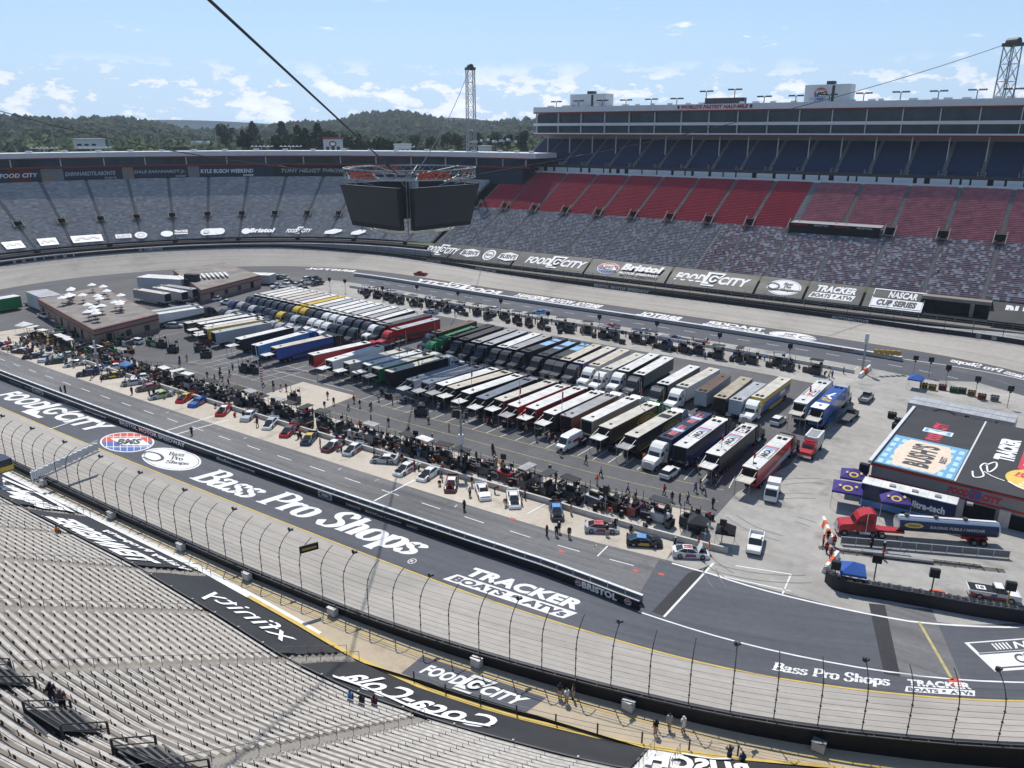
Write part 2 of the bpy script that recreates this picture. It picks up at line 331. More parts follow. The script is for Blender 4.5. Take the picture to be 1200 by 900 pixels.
GALV = mat('galvanised_steel', (.30,.31,.32), .5, .6, var=.15, scale=2)
STEEL = mat('dark_steel', (.06,.064,.07), .55, .4, var=.2)
CABLE = mat('cable_steel', (.03,.032,.036), .6, .3)
WPAN = mat('white_panel', (.62,.63,.64), .5, var=.05, scale=.5)
GPAN = mat('grey_panel', (.55,.55,.56), .55, var=.08, scale=.4)
REDT = mat('red_trim', (.22,.022,.022), .5, var=.1)
GLASS = mat('tinted_glass', (.02,.04,.06), .12, .0, var=.5, scale=.12, spec=.3, kind='world')
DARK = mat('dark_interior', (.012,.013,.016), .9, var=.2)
LWHITE = mat('lettering_white', (.80,.80,.80), .6, var=.03)
LGREY = mat('lettering_grey', (.42,.43,.44), .6, var=.06)
LRED = mat('lettering_red', (.42,.03,.035), .6, var=.05)
def aran(a0, a1, st=3.): n = max(2, int(abs(a1-a0)/st)+1); return [a0+(a1-a0)*i/(n-1) for i in range(n)]
def rstrip(mb, a0, a1, d0, d1, z0, z1, mi=0, st=3., flip=False):
    """sheet between two offsets of the track edge; offsets and heights may be functions"""
    f = lambda x, a: x(a) if callable(x) else x
    AA = aran(a0, a1, st); A = [W(a, f(d0, a), f(z0, a)) for a in AA]; B = [W(a, f(d1, a), f(z1, a)) for a in AA]
    mb.strip(A, B, mi, [(a, f(d0, a)+f(z0, a)) for a in AA], [(a, f(d1, a)+f(z1, a)) for a in AA], flip)
def gpoly(pts, z): return [G(u, v, z) for u, v in pts]
def gp_uv(P): return [(float(np.dot(p[:2], DX)), float(np.dot(p[:2], DN))) for p in P]
def ground_poly(name, pts, z, m, parent=None):
    mb = MB(); P = [np.array(p, float) for p in pts]; P = [(p[0], p[1], z) for p in P]; mb.poly(P, 0, gp_uv(P))
    return mb.build(name, m, parent, kind='structure' if parent is None else None)
# --- infield and track
mb = MB(); cpt = SM(-135, 141, 0); AA = aran(0, LEN, 4); 
for a, b in zip(AA, AA[1:]):
    P = [W(a, 1, 0), W(b, 1, 0), cpt]; mb.poly(P[::-1] if False else P, 0, gp_uv(P))
INF = mb.build('infield_asphalt', ASPH, kind='structure')
def ringstruct(name, a0, a1, d0, d1, z0, z1, m, **k):
    mb = MB(); rstrip(mb, a0, a1, d0, d1, z0, z1, 0, **k); return mb.build(name, m, kind='structure')
ringstruct('racing_surface', 0, LEN, .0, dwall, .006, zout, TRK)
apr = ringstruct('track_apron', 0, LEN, lambda a: -lerp(a, [(0,9),(190,9),(199,6.6),(215,4.8),(234,3.2),(260,8),(300,17),(380,14),(400,8),(420,12.2),(610,12.6),(650,9),(LEN,9)]), 0., .012, .012, APRON)
ringstruct('front_pit_road', -10, 199, -19.2, -9, .008, .008, ROAD)
ringstruct('turn_apron', 198, 300, lambda a: lerp(a, [(196,-19),(206,-18.2),(226,-14.4),(234,-12.9),(248,-11.8),(262,-12),(300,-17)]), lambda a: -lerp(a, [(196,9),(199,6.6),(215,4.8),(234,3.2),(260,8),(300,17)]), .009, .009, APRON)
ringstruct('back_pit_road', 380, 610, -24, -12.4, .008, .008, APRON)
ringstruct('front_pit_boxes', -14, 199, -34.3, -19.2, .010, .010, PITC)
ringstruct('back_pit_boxes', 418, 620, -44.4, -24, .010, .010, LOTC)
# concrete lot on the right of the infield
lot = [W(a, d)[:2] for a, d in [(199,-19.2),(206,-18.2),(226,-14.4),(240,-12.5),(256,-12),(290,-15),(340,-18),(375,-15),(395,-17),(405,-24),(418,-24.2),(423,-44)]]+[G(985,470)[:2], G(925,545)[:2], G(864,577)[:2], G(839,605)[:2]]
ground_poly('concrete_lot', [np.array(p) for p in lot], .014, LOTC)
ground_poly('concrete_lot', gpoly([(298,466),(355,447.5),(417,464),(372,482),(330,478)], 0), .016, PITC)
ground_poly('concrete_lot', gpoly([(84,372),(140,405),(246,382),(170,398),(150,412),(60,390)], 0), .016, LOTC)
# outer ground to the horizon: fields rising to wooded hills
def terr(x, y):
    r = math.hypot(x, y-150); az = math.atan2(x, y)
    if r < 260: return -3.
    h = lerp(r, [(260,-3),(330,6),(420,14),(600,26),(900,33),(1300,42),(1700,58),(2400,50),(9000,20)])
    t = max(0, min(1, (r-700)/500))
    h += t*(9*math.sin(az*9+1)+7*math.sin(az*23)+5*math.sin(az*41+r*.004)+4*math.sin(r*.011+az*15))
    h -= lerp(az, [(-.9,0),(-.3,2),(-.1,2),(.0,6),(1,6)])*t*2
    h += 30*math.exp(-((az+.135)/.10)**2)*max(0, min(1, (r-1500)/400))
    return h
mb = MB(); RR = [0,150,260,300,340,400,480,600,750,900,1100,1300,1500,1700,2000,2600,4000,9000]; NA = 140
for i, r in enumerate(RR):
    for k in range(NA): t = 2*math.pi*k/NA; x, y = r*math.sin(t), 150+r*math.cos(t); mb.v.append((x, y, terr(x, y)))
for i in range(len(RR)-1):
    for k in range(NA):
        mb.f.append([i*NA+k, i*NA+(k+1) % NA, (i+1)*NA+(k+1) % NA, (i+1)*NA+k][::-1]); mb.m.append(0); mb.uv.append(None)
GRASS = mat('grass', (.075,.105,.03), .95, var=.35, scale=.02, kind='world')
mb.build('ground', GRASS, kind='structure', smooth=True)
mb = MB()                                      # far blue mountains
for k in range(90):
    az = -.75+k*.017; r = 13000; h = 90+110*max(0, math.sin(az*7+1.9))*abs(math.sin(az*19))+60*max(0, math.sin(az*13+.5))
    mb.v += [(r*math.sin(az), r*math.cos(az), -10), (r*math.sin(az), r*math.cos(az), 54+h), ((r+1500)*math.sin(az), (r+1500)*math.cos(az), -10)]
for k in range(89):
    o = k*3; mb.f += [[o, o+3, o+4, o+1], [o+1, o+4, o+5, o+2]]; mb.m += [0, 0]; mb.uv += [None, None]
mb.build('distant_mountains', mat('far_mountain', (.10,.16,.15), .95, var=.1, scale=.0005, kind='world'), kind='structure', smooth=True)
# --- painted lines
def ringline(name, a0, a1, d, w, m, z=.02, par=None, st=3., zf=None):
    mb = MB(); f = d if callable(d) else (lambda a: d)
    rstrip(mb, a0, a1, lambda a: f(a)-w/2, lambda a: f(a)+w/2, zf or z, zf or z, 0, st)
    return mb.build(name, m, par or apr)
ringline('yellow_line', 0, LEN, -.15, .24, YEL, .022)
ringline('white_line', -10, 199, -19.1, .2, WHITE) if 0 else None
ringline('white_line', 199, 243, lambda a: lerp(a, [(199,-6.4),(215,-4.7),(224,-3.8),(234,-3.1),(243,-2.8)]), .22, WHITE)
ringline('white_line', 200, 300, lambda a: lerp(a, [(196,-19),(206,-18.2),(226,-14.4),(234,-12.9),(248,-11.8),(262,-12),(300,-17)]), .3, WHITE)
ringline('white_line', 380, 418, lambda a: lerp(a, [(380,-5),(390,-5.6),(418,-10.5)]), .35, WHITE)
mbw = MB(); mby = MB(); mbr = MB()
def gline(mb, a, b, w, z=.024):
    A, B = np.array(a[:2], float), np.array(b[:2], float); d = B-A; d /= np.linalg.norm(d); n = np.array([-d[1], d[0]])*w/2
    mb.quad((*(A-n), z), (*(B-n), z), (*(B+n), z), (*(A+n), z))
def gl(mb, p, q, w): gline(mb, G(*p), G(*q), w)
for k in range(-1, 24):                         # lane dashes on the front pit road
    a = 3+k*8.2; gline(mbw, W(a, -15.9), W(a+3.6, -15.85), .16)
    if k % 3 == 1: gline(mbw, W(a+5, -18.3), W(a+5.1, -17.5), .13)
    if k % 5 == 2: gline(mby, W(a+5, -18.6), W(a+5.1, -17.6), .18)
for k in range(26): gline(mbw, W(400+k*8, -18), W(403.5+k*8, -18), .2)
for p, q in [((46,507),(94,491)),((193,505.5),(255,486)),((206,509),(268,492)),((432,590.5),(486,562.5)),((778,723),(836,660)),((1036,421),(1059,420))]: gl(mbw, p, q, .28)
for p, q in [((830,672),(927,693)),((927,673),(917,696)),((862,663),(927,673)),((618,602),(640,590)),((700,652),(712,640))]: gl(mbw, p, q, .2)
gl(mby, (1077,729), (1116,797), .32); gline(mbr, G(1113,800), G(1126,799), 1.1)
for p in [(655,645),(772,672),(742,668),(598,607)]: gline(mbr, G(*p), G(p[0]+6, p[1]+2), .5)
for p, q in [((236,640),(250,645)),((240,648),(262,640)),((244,655),(252,641))]: gline(mbr, np.array(G(*p)), np.array(G(*q)), .22, .35)
for d_ in (-36, -40.2, -44.6):
    for a0, a1 in ((60,96),(115,203)): 
        AA = aran(a0, a1, 8)
        for a, b in zip(AA, AA[1:]): gline(mby, W(a, d_+(a-150)*.02), W(b, d_+(b-150)*.02), .13)
for k in range(27):                             # stall lines
    a = 117+k*3.35; p = W(a, -44.6); q = W(a+.5, -49.6); gline(mbw, p, q, .12)
for k in range(9):
    p = W(62+k*3.5, -41); q = W(63.5+k*3.5, -56); gline(mbw, p, q, .11)
for d_ in (-49, -53): gline(mbw, W(84, d_), W(112, d_+.6), .11)
for a0 in range(425, 560, 9): gline(mbw, W(a0, -24.2), W(a0+.2, -30), .14)
mbw.build('white_line', WHITE, apr); mby.build('yellow_line', YEL2, apr); mbr.build('red_line', REDP, apr)
mb = MB(); q = gpoly([(474,706)]*0+[(1018,707),(1037,709),(1055,793),(1036,790)], 0); mb.poly([(p[0], p[1], .017) for p in q], 0, gp_uv(q)); mb.build('dark_asphalt_strip', DARKP, apr)
mb = MB(); q = gpoly([(764,717),(778,722),(836,661),(806,672)], 0); mb.poly([(p[0], p[1], .018) for p in q], 0, gp_uv(q)); mb.build('dark_asphalt_strip', DARKP, apr)
mb = MB(); q = gpoly([(1037,709),(1092,714),(1127,797),(1055,793)], 0); mb.poly([(p[0], p[1], .015) for p in q], 0, gp_uv(q)); mb.build('grey_asphalt_strip', ROAD, apr)
# --- painted logos on the apron
def gsign(pts, z=.022): return Sign(bil([G(u, v, z) for u, v in pts]), (0,0,1), .003)
S = linesign((-34,465), (103,513), 8.2) if 0 else None; 
def bms_oval(S, cx, cy, rx, ry, w, b, r):
    S.oval(cx, cy, rx, ry, w); S.oval(cx, cy, rx*.93, ry*.93, b, a0=180, a1=360); S.oval(cx, cy, rx*.93, ry*.93, r, a0=0, a1=180)
    for k in range(1, 8):
        x = cx-rx+2*rx*k/8; h = ry*.9*math.sqrt(max(0, 1-((x-cx)/rx)**2)); S.rect(x-rx*.012, cy-h, x+rx*.012, cy+h, w)
    for y in (-.5, .5): h = rx*.9*math.sqrt(1-y*y); S.rect(cx-h, cy+ry*y-ry*.03, cx+h, cy+ry*y+ry*.03, w)
    S.poly2([(cx-rx*.62, cy+ry*.34), (cx+rx*.45, cy+ry*.42), (cx+rx*.9, cy-ry*.38), (cx-rx*.15, cy-ry*.34)], w)
    S.text('BMS', cx-rx*.42, cy-ry*.26, cx+rx*.55, cy+ry*.3, S_DK, .06, .4)
S_DK = 3
S = gsign([(117,506.5),(181,506.5),(181,530),(117,530)]); bms_oval(S, .5, .5, .5, .5, 0, 1, 2); S.build('painted_emblem', [WHITE, BLUEP, REDP, APRON], apr)
def bass_oval(S, cx, cy, rx, ry, w, k, rot=False):
    S.oval(cx, cy, rx, ry, w); S.oval(cx, cy, rx*.93, ry*.9, k, hole=.975)
    for i, t in enumerate(('Bass', 'Pro', 'Shops')):
        j = -1 if rot else 1
        x0, x1 = [( -.1, .45), (-.02, .4), (-.2, .6)][i]; y0 = (.3, -.08, -.5)[i]
        xa, xb = sorted((cx+j*rx*x0, cx+j*rx*x1)); ya, yb = sorted((cy+j*ry*y0, cy+j*ry*(y0+.36)))
        S.text(t, xa, ya, xb, yb, k, ser=True, rot=rot)
    j = -1 if rot else 1
    S.line([(cx-j*rx*1.05, cy+j*ry*.1), (cx-j*rx*.8, cy+j*ry*.42), (cx-j*rx*.4, cy+j*ry*.3), (cx-j*rx*.3, cy-j*ry*.1), (cx-j*rx*.6, cy-j*ry*.35), (cx-j*rx*.95, cy-j*ry*.1)], .05*ry*2, k)
S = gsign([(166,523),(236,530),(236,553),(166,546)]); bass_oval(S, .5, .5, .5, .56, 0, 1); S.build('painted_emblem', [WHITE, APRON], apr)
# the large lettering keeps to the straight: along s, across m
def linesign(p0, p1, hw, z=.024):               # baseline from pixel p0 to p1, letter height hw metres towards the pit wall
    A, B = G(*p0, z), G(*p1, z); d = (B-A)/np.linalg.norm(B-A); n = np.array([-d[1], d[0], 0])
    return Sign(bil([A+n*hw, B+n*hw, B, A]), (0,0,1), .003)
S = linesign((-16,466), (101,511), 7.4); food_city(S, 0, 0, 1, 1, 0); S.build('painted_lettering', [WHITE], apr)
S = linesign((212,564), (478,659), 6.6); S.text('Bass Pro Shops', 0, 0, 1, 1, 0, ser=True); S.text('R', 1.0, .04, 1.012, .12, 0); S.oval(1.006, .08, .012, .1, 0, hole=.8); S.build('painted_lettering', [WHITE], apr)
def tracker(S, w, k, x0=0., y0=0., x1=1., y1=1., rot=False):
    X = lambda x: x0+(x1-x0)*((1-x) if rot else x); Y = lambda y: y0+(y1-y0)*((1-y) if rot else y)
    def T(t, a, b, c, d, mi, sh=.25): xa, xb = sorted((X(a), X(c))); ya, yb = sorted((Y(b), Y(d))); S.text(t, xa, ya, xb, yb, mi, .05, sh, rot)
    T('TRACKER', .12, .5, 1.0, .98, w)
    S.poly2([(X(.0), Y(.02)), (X(.97), Y(.02)), (X(1.03), Y(.42)), (X(.06), Y(.42))], w)
    T('BOATS & ATVs', .05, .08, .97, .36, k)
S = linesign((518,679), (664,727), 4.6); tracker(S, 0, 1); S.build('painted_lettering', [WHITE, APRON], apr)
def ringsign(a0, a1, d0, d1, z): 
    """x along the ring from a0 to a1, y across from d0 (bottom) to d1 (top)"""
    return Sign(lambda x, y: np.array(W(a0+(a1-a0)*x, d0+(d1-d0)*y, z)), (0,0,1), .003)
a0, d0 = adp(901,792); a1, d1 = adp(1047,811)
S = ringsign(a0, a1, -.9, -2.75, .024); S.text('Bass Pro Shops', 0, 0, 1, 1, 0, ser=True); S.build('painted_lettering', [WHITE], apr)
a0, _ = adp(1056,812); a1, _ = adp(1150,823)
S = ringsign(a0, a1, -.6, -2.7, .024); tracker(S, 0, 1); S.build('painted_lettering', [WHITE, APRON], apr)
S = gsign([(1130,753),(1268,743),(1290,778),(1166,787)])
S.poly2([(0,1),(1,1),(1,0),(0,0)], 0); S.poly2([(.03,.96),(.99,.96),(.98,.62),(.03,.62)], 1); 
for k in range(5): S.rect(.2+k*.03, .68, .215+k*.03, .9, 0)
S.text('NASCAR', .36, .67, .95, .91, 0, .03, .25); S.rect(.02, .56, .98, .6, 1); S.text('CUP SERIES', .28, .2, .95, .5, 1, .02, .1); S.rect(.05, .08, .98, .12, 1); S.build('painted_emblem', [WHITE, APRON], apr)
# back straight apron, painted to be read from the other side
def bsign(pu, qu, d0, d1): 
    a0, a1 = adp(*pu)[0], adp(*qu)[0]; return ringsign(a0, a1, d0, d1, .026)
S = bsign((489,327),(580,346), -1.3, -10.8); food_city(S, 0, 0, 1, 1, 0, rot=True); S.build('painted_lettering', [WHITE], apr)
S = bsign((600,346),(700,361), -1.3, -8); S.text('BRISTOL MOTOR SPEEDWAY', 0, .1, 1, .9, 0, .05, .2, rot=True); S.build('painted_lettering', [WHITE], apr)
S = bsign((748,367),(792,376), -2, -9); S.text('BRISTOL', 0, .1, 1, .9, 0, .05, .2, rot=True); S.build('painted_lettering', [WHITE], apr)
S = bsign((832,376),(900,391), -2, -10); tracker(S, 0, 1, rot=True); S.build('painted_lettering', [WHITE, APRON], apr)
S = bsign((905,388),(955,398), -1.5, -9.5); bass_oval(S, .5, .5, .5, .5, 0, 1, True); S.build('painted_emblem', [WHITE, APRON], apr)
S = bsign((1114,421),(1212,443), -.8, -6.5); S.text('Bass Pro Shops', 0, .1, 1, .9, 0, ser=True, rot=True); S.build('painted_lettering', [WHITE], apr)
S = bsign((366,312),(408,320), -1.5, -8); S.text('GO FAST TURN LEFT', 0, .2, 1, .8, 0, .05, .2, rot=True) if 0 else S.text('BRISTOL', 0, .2, 1, .8, 0, .05, .2, rot=True); S.build('painted_lettering', [WHITE], apr)
# --- walls round the track
def ringwall(root, name, a0, a1, dfn, thick, z0, h, m, st=3.):
    f = lambda x, a: x(a) if callable(x) else x
    mb = MB(); r = lambda dd, zz0, dd1, zz1, fl=False: rstrip(mb, a0, a1, dd, dd1, zz0, zz1, 0, st, fl)
    d = dfn if callable(dfn) else (lambda a: dfn); z0f = z0 if callable(z0) else (lambda a: z0); top = lambda a: z0f(a)+h
    r(d, z0f, d, top, True); r(d, top, lambda a: d(a)+thick, top, True); r(lambda a: d(a)+thick, top, lambda a: d(a)+thick, z0f, True)
    return mb.build(name, m, root)
ow = empty('outer_wall', W(100, 13.6, 1.5), 0, 'black outer wall round the banked track with curved catch fence posts on top', 'track wall')
ow.location = (0, 0, 0)
ringwall(ow, 'wall_panel', 0, LEN, dwall, .5, lambda a: zout(a)-1.6, 2.8, BLK)
mb = MB()                                       # steel rails standing on the wall top, seen dark from above
for k in range(62, 300, 2):
    a = k; mb.tube(W(a, dwall(a)+.1, zout(a)+1.25), W(a, dwall(a)+.85, zout(a)+1.25), .05, 0, 4)
for dd in (.45, .85):
    AA = aran(40, 300, 4); mb.path([W(a, dwall(a)+dd, zout(a)+1.25) for a in AA], .09, 0, 4)
mb.build('wall_rail', STEEL, ow)
mb = MB(); HS = [.7,1.3,1.9,2.5,3.1,3.7,4.3,4.9,5.5]
def fpt(a, h):                                  # point of the catch fence at height h above the wall: upright, then curling over the track
    t = max(0, (h-3.3)/2.9); return W(a, dwall(a)+.25-2.1*t*t, zout(a)+1.2+(h if h < 3.3 else 3.3+2.55*math.sin(t*1.25)/math.sin(1.25)))
for h in HS: mb.path([fpt(a, h) for a in aran(30, 300, 3.4)], .02, 0, 3)
mb.build('fence_cables', STEEL, ow)
k = 0
for i in range(76):
    a = 48+i*3.33; mb = MB(); mb.path([fpt(a, h) for h in (0,1.6,3.3,3.8,4.3,4.8,5.3,5.8,6.2)], .047, 0, 6)
    for h in (1.,2.2,3.3,4.3): 
        p = fpt(a, h); mb.box(p, (.16,.16,.1), 0)
    po = mb.build('fence_post', STEEL, ow)
    if i % 3 == 1:
        p = fpt(a, 6.2); mb = MB(); mb.box((p[0], p[1], p[2]+.1), (.6,.3,.22), 0, .4); mb.box((p[0]-.2, p[1]-.1, p[2]+.3), (.25,.25,.25), 0, .2); mb.build('lamp_head', STEEL, po)
mb = MB(); 
for h in (.6, 1.5, 2.4, 3.4): mb.path([W(a, dwall(a)+.3, zout(a)+1.2+h) for a in aran(395, 800, 6)], .035, 0, 3)
mb.build('fence_cables', STEEL, ow)
for i in range(68):
    a = 398+i*6; p = W(a, dwall(a)+.3, zout(a)+1.2); mb = MB(); mb.tube(p, (p[0], p[1], p[2]+3.6), .08, 0, 4); mb.build('fence_post', STEEL, ow)
def wallsign(root, name, t, a0, a1, dfn, z0, z1, mats, rev=False, **k):
    f = lambda x, y: np.array(W((a0+(a1-a0)*x), dfn(a0+(a1-a0)*x), (z0(a0+(a1-a0)*x) if callable(z0) else z0)+(z1)*y))
    n = ringn((a0+a1)/2); up = np.array(SM(*n)); S = Sign(f, up*(-1 if not rev else 1), .012)
    if callable(t): t(S)
    else: S.text(t, 0, 0, 1, 1, 0, **k)
    return S.build(name, mats, root)
def ow_text(t, u0, v0, u1, v1, h=1.0, **k):
    z = 3.6 if u0 > 480 else 7; wallsign(ow, 'wall_lettering', t, adp(u0, v0, z)[0], adp(u1, v1, z)[0], dwall, lambda a: zout(a)+.1, h, [LGREY], **k)
ow_text('THE LAST GREAT COLOSSEUM', 10, 307, 89, 300, 1.6, bold=.03); ow_text('AUTOMOTIVE', 163, 292, 190, 291, 1.1); ow_text('RESTAURANT', 248, 290, 280, 290, .01)
ow_text('BRISTOL MOTOR SPEEDWAY', 680, 337, 744, 346); ow_text('FOOD CITY 500', 1136, 391, 1168, 395); ow_text('AUTOMOTIVE', 970, 371, 1012, 376, .7)
ow_text('BASS PRO SHOPS', 488, 308, 502, 311, .8); ow_text('FOOD CITY 500', 540, 317, 562, 321, .8)
# front pit wall
pw = empty('pit_wall', (0,0,0), 0, 'long black pit wall with white top rails between the pit road and the lettered apron', 'wall')
pd = lambda a: lerp(a, [(-10,-9),(178,-9.1),(185,-8.9),(192,-8.1),(199,-7)])
ringwall(pw, 'wall_panel', -8, 199, pd, .35, .0, 1.25, BLK, st=1.); 
mb = MB(); rstrip(mb, -8, 199, lambda a: pd(a)-1.05, pd, .25, .25, 0, 3); mb.build('inner_shelf', BLK, pw)
for nm, dd, w_, z_ in (('top_rail', .34, .05, 1.3), ('top_rail', -1.1, .2, 1.25)):
    mb = MB(); rstrip(mb, -8, 199, lambda a: pd(a)+dd-w_, lambda a: pd(a)+dd+w_, z_, z_, 0, 3); rstrip(mb, -8, 199, lambda a: pd(a)+dd+w_, lambda a: pd(a)+dd+w_, z_, z_-.12, 0, 3); mb.build(nm, WPAN, pw)
mb = MB(); rstrip(mb, -8, 199, lambda a: pd(a)-1.3, lambda a: pd(a)-1.3, 0, 1.2, 0, 3, True); mb.build('back_panel', GPAN, pw)
mb = MB()
for k in range(82): a = -6+k*2.5; mb.tube(W(a, pd(a)-1.1, 1.25), W(a+.6, pd(a)+.3, 1.25), .04, 0, 4)
mb.build('brackets', mat('bracket_grey', (.12,.12,.13), .6), pw)
def pw_text(t, u0, u1, h=.7, z0=.25, mats=None, **k):
    v = lambda u: 446+.352*u if u < 600 else 449+.352*u
    fn = lambda a: pd(a)+.40
    wallsign(pw, 'wall_lettering', t, adp(u0, v(u0), .7)[0], adp(u1, v(u1), .7)[0], fn, z0, h, mats or [LWHITE], rev=True, **k)
pw_text('BRISTOL MOTOR SPEEDWAY', 139, 216, .85, bold=.04); pw_text('AUTOMOTIVE', 96, 121, .35); pw_text('AUTOMOTIVE', 270, 297, .35); pw_text('Grafton', 252, 269, .6, shear=.2)
for t, u in (('SUNOCO', 407), ('BUSCH', 426), ('Coca-Cola', 441), ('xfinity', 458), ('SUNOCO', 477), ('SUNOCO', 3), ('xfinity', 20)): pw_text(t, u, u+14, .42, mats=[LGREY])
pw_text('BRISTOL', 678, 724, .95, .15, bold=.06)
for u in (667, 728): pw_text(lambda S: bms_oval(S, .5, .5, .5, .45, 0, 1, 2), u, u+12, 1.0, .12, [LWHITE, BLUEP, REDP, BLK])
for u in (33, 374): pw_text(lambda S: (S.rect(0,0,1,1,0), S.oval(.5,.5,.4,.4,1,hole=.7)), u, u+13, 1.1, .1, [LGREY, BLK])
# back pit wall, pale
bw = empty('pit_wall', (0,0,0), 0, 'long pale grey pit wall along the far pit road in front of the back straight', 'wall')
ringwall(bw, 'wall_panel', 418, 618, -12.6, .5, 0., 1.1, GPAN); 
mb = MB(); rstrip(mb, 418, 618, -13.4, -12.1, 1.12, 1.12, 0, 3); mb.build('top_rail', GPAN, bw)
for u0, v0, u1, v1 in ((978,405,1003,410),(731,368,748,370)): wallsign(bw, 'wall_lettering', 'FOOD CITY', adp(u0, v0, .5)[0], adp(u1, v1, .5)[0], lambda a: -12.65, .2, .75, [LRED])
# small walls between stalls and crews
sw = empty('low_wall', (0,0,0), 0, 'low white concrete wall between the near pit stalls and the crews', 'wall')
ringwall(sw, 'wall_panel', 40, 208, lambda a: lerp(a, [(40,-26.6),(175,-26.4),(208,-24.4)]), .35, 0, .85, mat('low_wall_concrete', (.5,.49,.46), .85, kind='world'))
sw = empty('low_wall', (0,0,0), 0, 'low grey wall between the far pit stalls and the far crews', 'wall')
ringwall(sw, 'wall_panel', 424, 600, -31, .35, 0, .85, mat('low_wall_concrete', (.5,.49,.46)))
# concourses behind the wall
ringstruct('front_concourse', -60, 330, lambda a: dwall(a)+.3, 30, 1.55, 1.55, WALK)
ringline('yellow_line', 60, 236, lambda a: dwall(a)+1.9, .16, YEL, 1.57)
ringstruct('back_concourse', 330, 820, lambda a: dwall(a)+.4, 24, lambda a: zout(a)+.3, lambda a: zout(a)+.6, DECKD)
# ================================================================ GRANDSTANDS
def rows(root, P, ts, d0, z0, n, tread, rise, breaks, seat, deckm, name='seat_row', step=6., seat_h=.42, skip=None, v0=0, aw=.7):
    """P(t, d, z); rows of fixed seats broken at the aisles; each row one part"""
    t0, t1 = ts; T = aran(t0, t1, step); mb = MB()
    for k in range(n):
        d, z = d0+k*tread, z0+k*rise
        mb.strip([P(t, d, z) for t in T], [P(t, d+tread, z) for t in T], 0, [(t, k*1.) for t in T], [(t, k+.7) for t in T])
        mb.strip([P(t, d+tread, z) for t in T], [P(t, d+tread, z+rise) for t in T], 0, [(t, k+.7) for t in T], [(t, k+1.) for t in T])
    mb.build('stepped_deck', deckm, root)
    for k in range(n):
        d, z = d0+k*tread, z0+k*rise; mb = MB(); cuts = [t0]+[b for b in breaks if t0 < b < t1]+[t1]
        for a, b in zip(cuts, cuts[1:]):
            if skip and skip(a, b, k): continue
            a, b = a+aw, b-aw
            if b-a < 1: continue
            TT = aran(a, b, step)
            e = [(d+.15, z+.02), (d+.22, z+.40), (d+.55, z+.42), (d+.62, z+.42+seat_h), (d+.70, z+.42+seat_h)]
            for i, (p, q) in enumerate(zip(e, e[1:])):
                mb.strip([P(t, *p) for t in TT], [P(t, *q) for t in TT], 0, [(t, v0+k+.1) for t in TT], [(t, v0+k+.9) for t in TT])
        if mb.f: mb.build(name, seat, root)
def aisles(root, P, breaks, d0, z0, n, tread, rise, m, w=.55):
    for t in breaks:
        mb = MB()
        for k in range(n*2):
            d, z = d0+k*tread/2, z0+k*rise/2
            mb.quad(P(t-w, d, z+.06), P(t-w, d+tread/2, z+.06), P(t+w, d+tread/2, z+.06), P(t+w, d, z+.06), 0)
            mb.quad(P(t-w, d+tread/2, z+.06), P(t-w, d+tread/2, z+rise/2+.06), P(t+w, d+tread/2, z+rise/2+.06), P(t+w, d+tread/2, z+.06), 0)
        mb.build('aisle_steps', m, root)
def portal(root, P, t, d, z, w=1.6, dep=3.2, h=2.4):
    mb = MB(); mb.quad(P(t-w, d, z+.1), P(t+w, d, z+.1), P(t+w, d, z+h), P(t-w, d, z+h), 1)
    mb.quad(P(t-w, d-.02, z+h), P(t+w, d-.02, z+h), P(t+w, d+.35, z+h), P(t-w, d+.35, z+h), 0)
    for s_ in (-1, 1):
        x = t+s_*w
        mb.add([P(x-.15, d-dep, z-.9), P(x+.15, d-dep, z-.9), P(x+.15, d+.5, z+h+.5), P(x-.15, d+.5, z+h+.5), P(x-.15, d-dep, z+.1), P(x+.15, d-dep, z+.1), P(x+.15, d+.5, z+h+.9), P(x-.15, d+.5, z+h+.9)], [(4,5,6,7),(0,1,5,4),(1,2,6,5),(3,0,4,7)], 0)
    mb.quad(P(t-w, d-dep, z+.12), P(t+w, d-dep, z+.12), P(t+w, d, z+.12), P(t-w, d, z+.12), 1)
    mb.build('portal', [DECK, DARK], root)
AIS = mat('aisle_concrete', (.235,.235,.235), .9, var=.15, scale=.8, kind='world')
# ---- back straight grandstand
bs = empty('grandstand', SM(-100, 250, 0), 0, 'tall straight grandstand with red seats, navy upper deck and glass suites under a pale roof', 'grandstand'); 
def PB(s, m, z): p = SM(s, m, z); return (p[0]-bs.location.x, p[1]-bs.location.y, z)
SPK = speckle('speckled_seats', [(.26,(.17,.135,.15)),(.24,(.25,.14,.16)),(.20,(.32,.28,.295)),(.16,(.48,.46,.475)),(.14,(.20,.17,.19))], (.8, 1.))
SPKG = speckle('speckled_seats_grey', [(.34,(.17,.165,.18)),(.28,(.24,.235,.25)),(.22,(.36,.35,.365)),(.16,(.20,.17,.185))], (.8, 1.))
REDS = mat('red_seats', (.34,.026,.045), .55, var=.12, scale=.3, kind='world'); REDB = mat('faded_red_seats', (.34,.12,.14), .6, var=.3, scale=.4, kind='world')
NAVY = mat('navy_seats', (.014,.032,.085), .5, var=.12, scale=.3, kind='world')
lowA = [-179.5+15.1*k for k in range(-2, 14)]; L0, L1 = -212., 60.
sL = -98
rows(bs, PB, (L0, sL), 247, 9.6, 30, .86, .415, lowA, SPKG, DECKD, 'seat_row', 40)
rows(bs, PB, (sL, L1), 247, 9.6, 30, .86, .415, lowA, SPK, DECKD, 'seat_row', 40, v0=40)
rows(bs, PB, (L0+2, -75), 272.9, 22.1, 30, .86, .46, lowA, REDS, DECKD, 'seat_row', 40)
rows(bs, PB, (-75, L1), 272.9, 22.1, 30, .86, .46, lowA, REDB, DECKD, 'seat_row', 40, skip=lambda a, b, k: -75 <= a < -46 and k < 5)
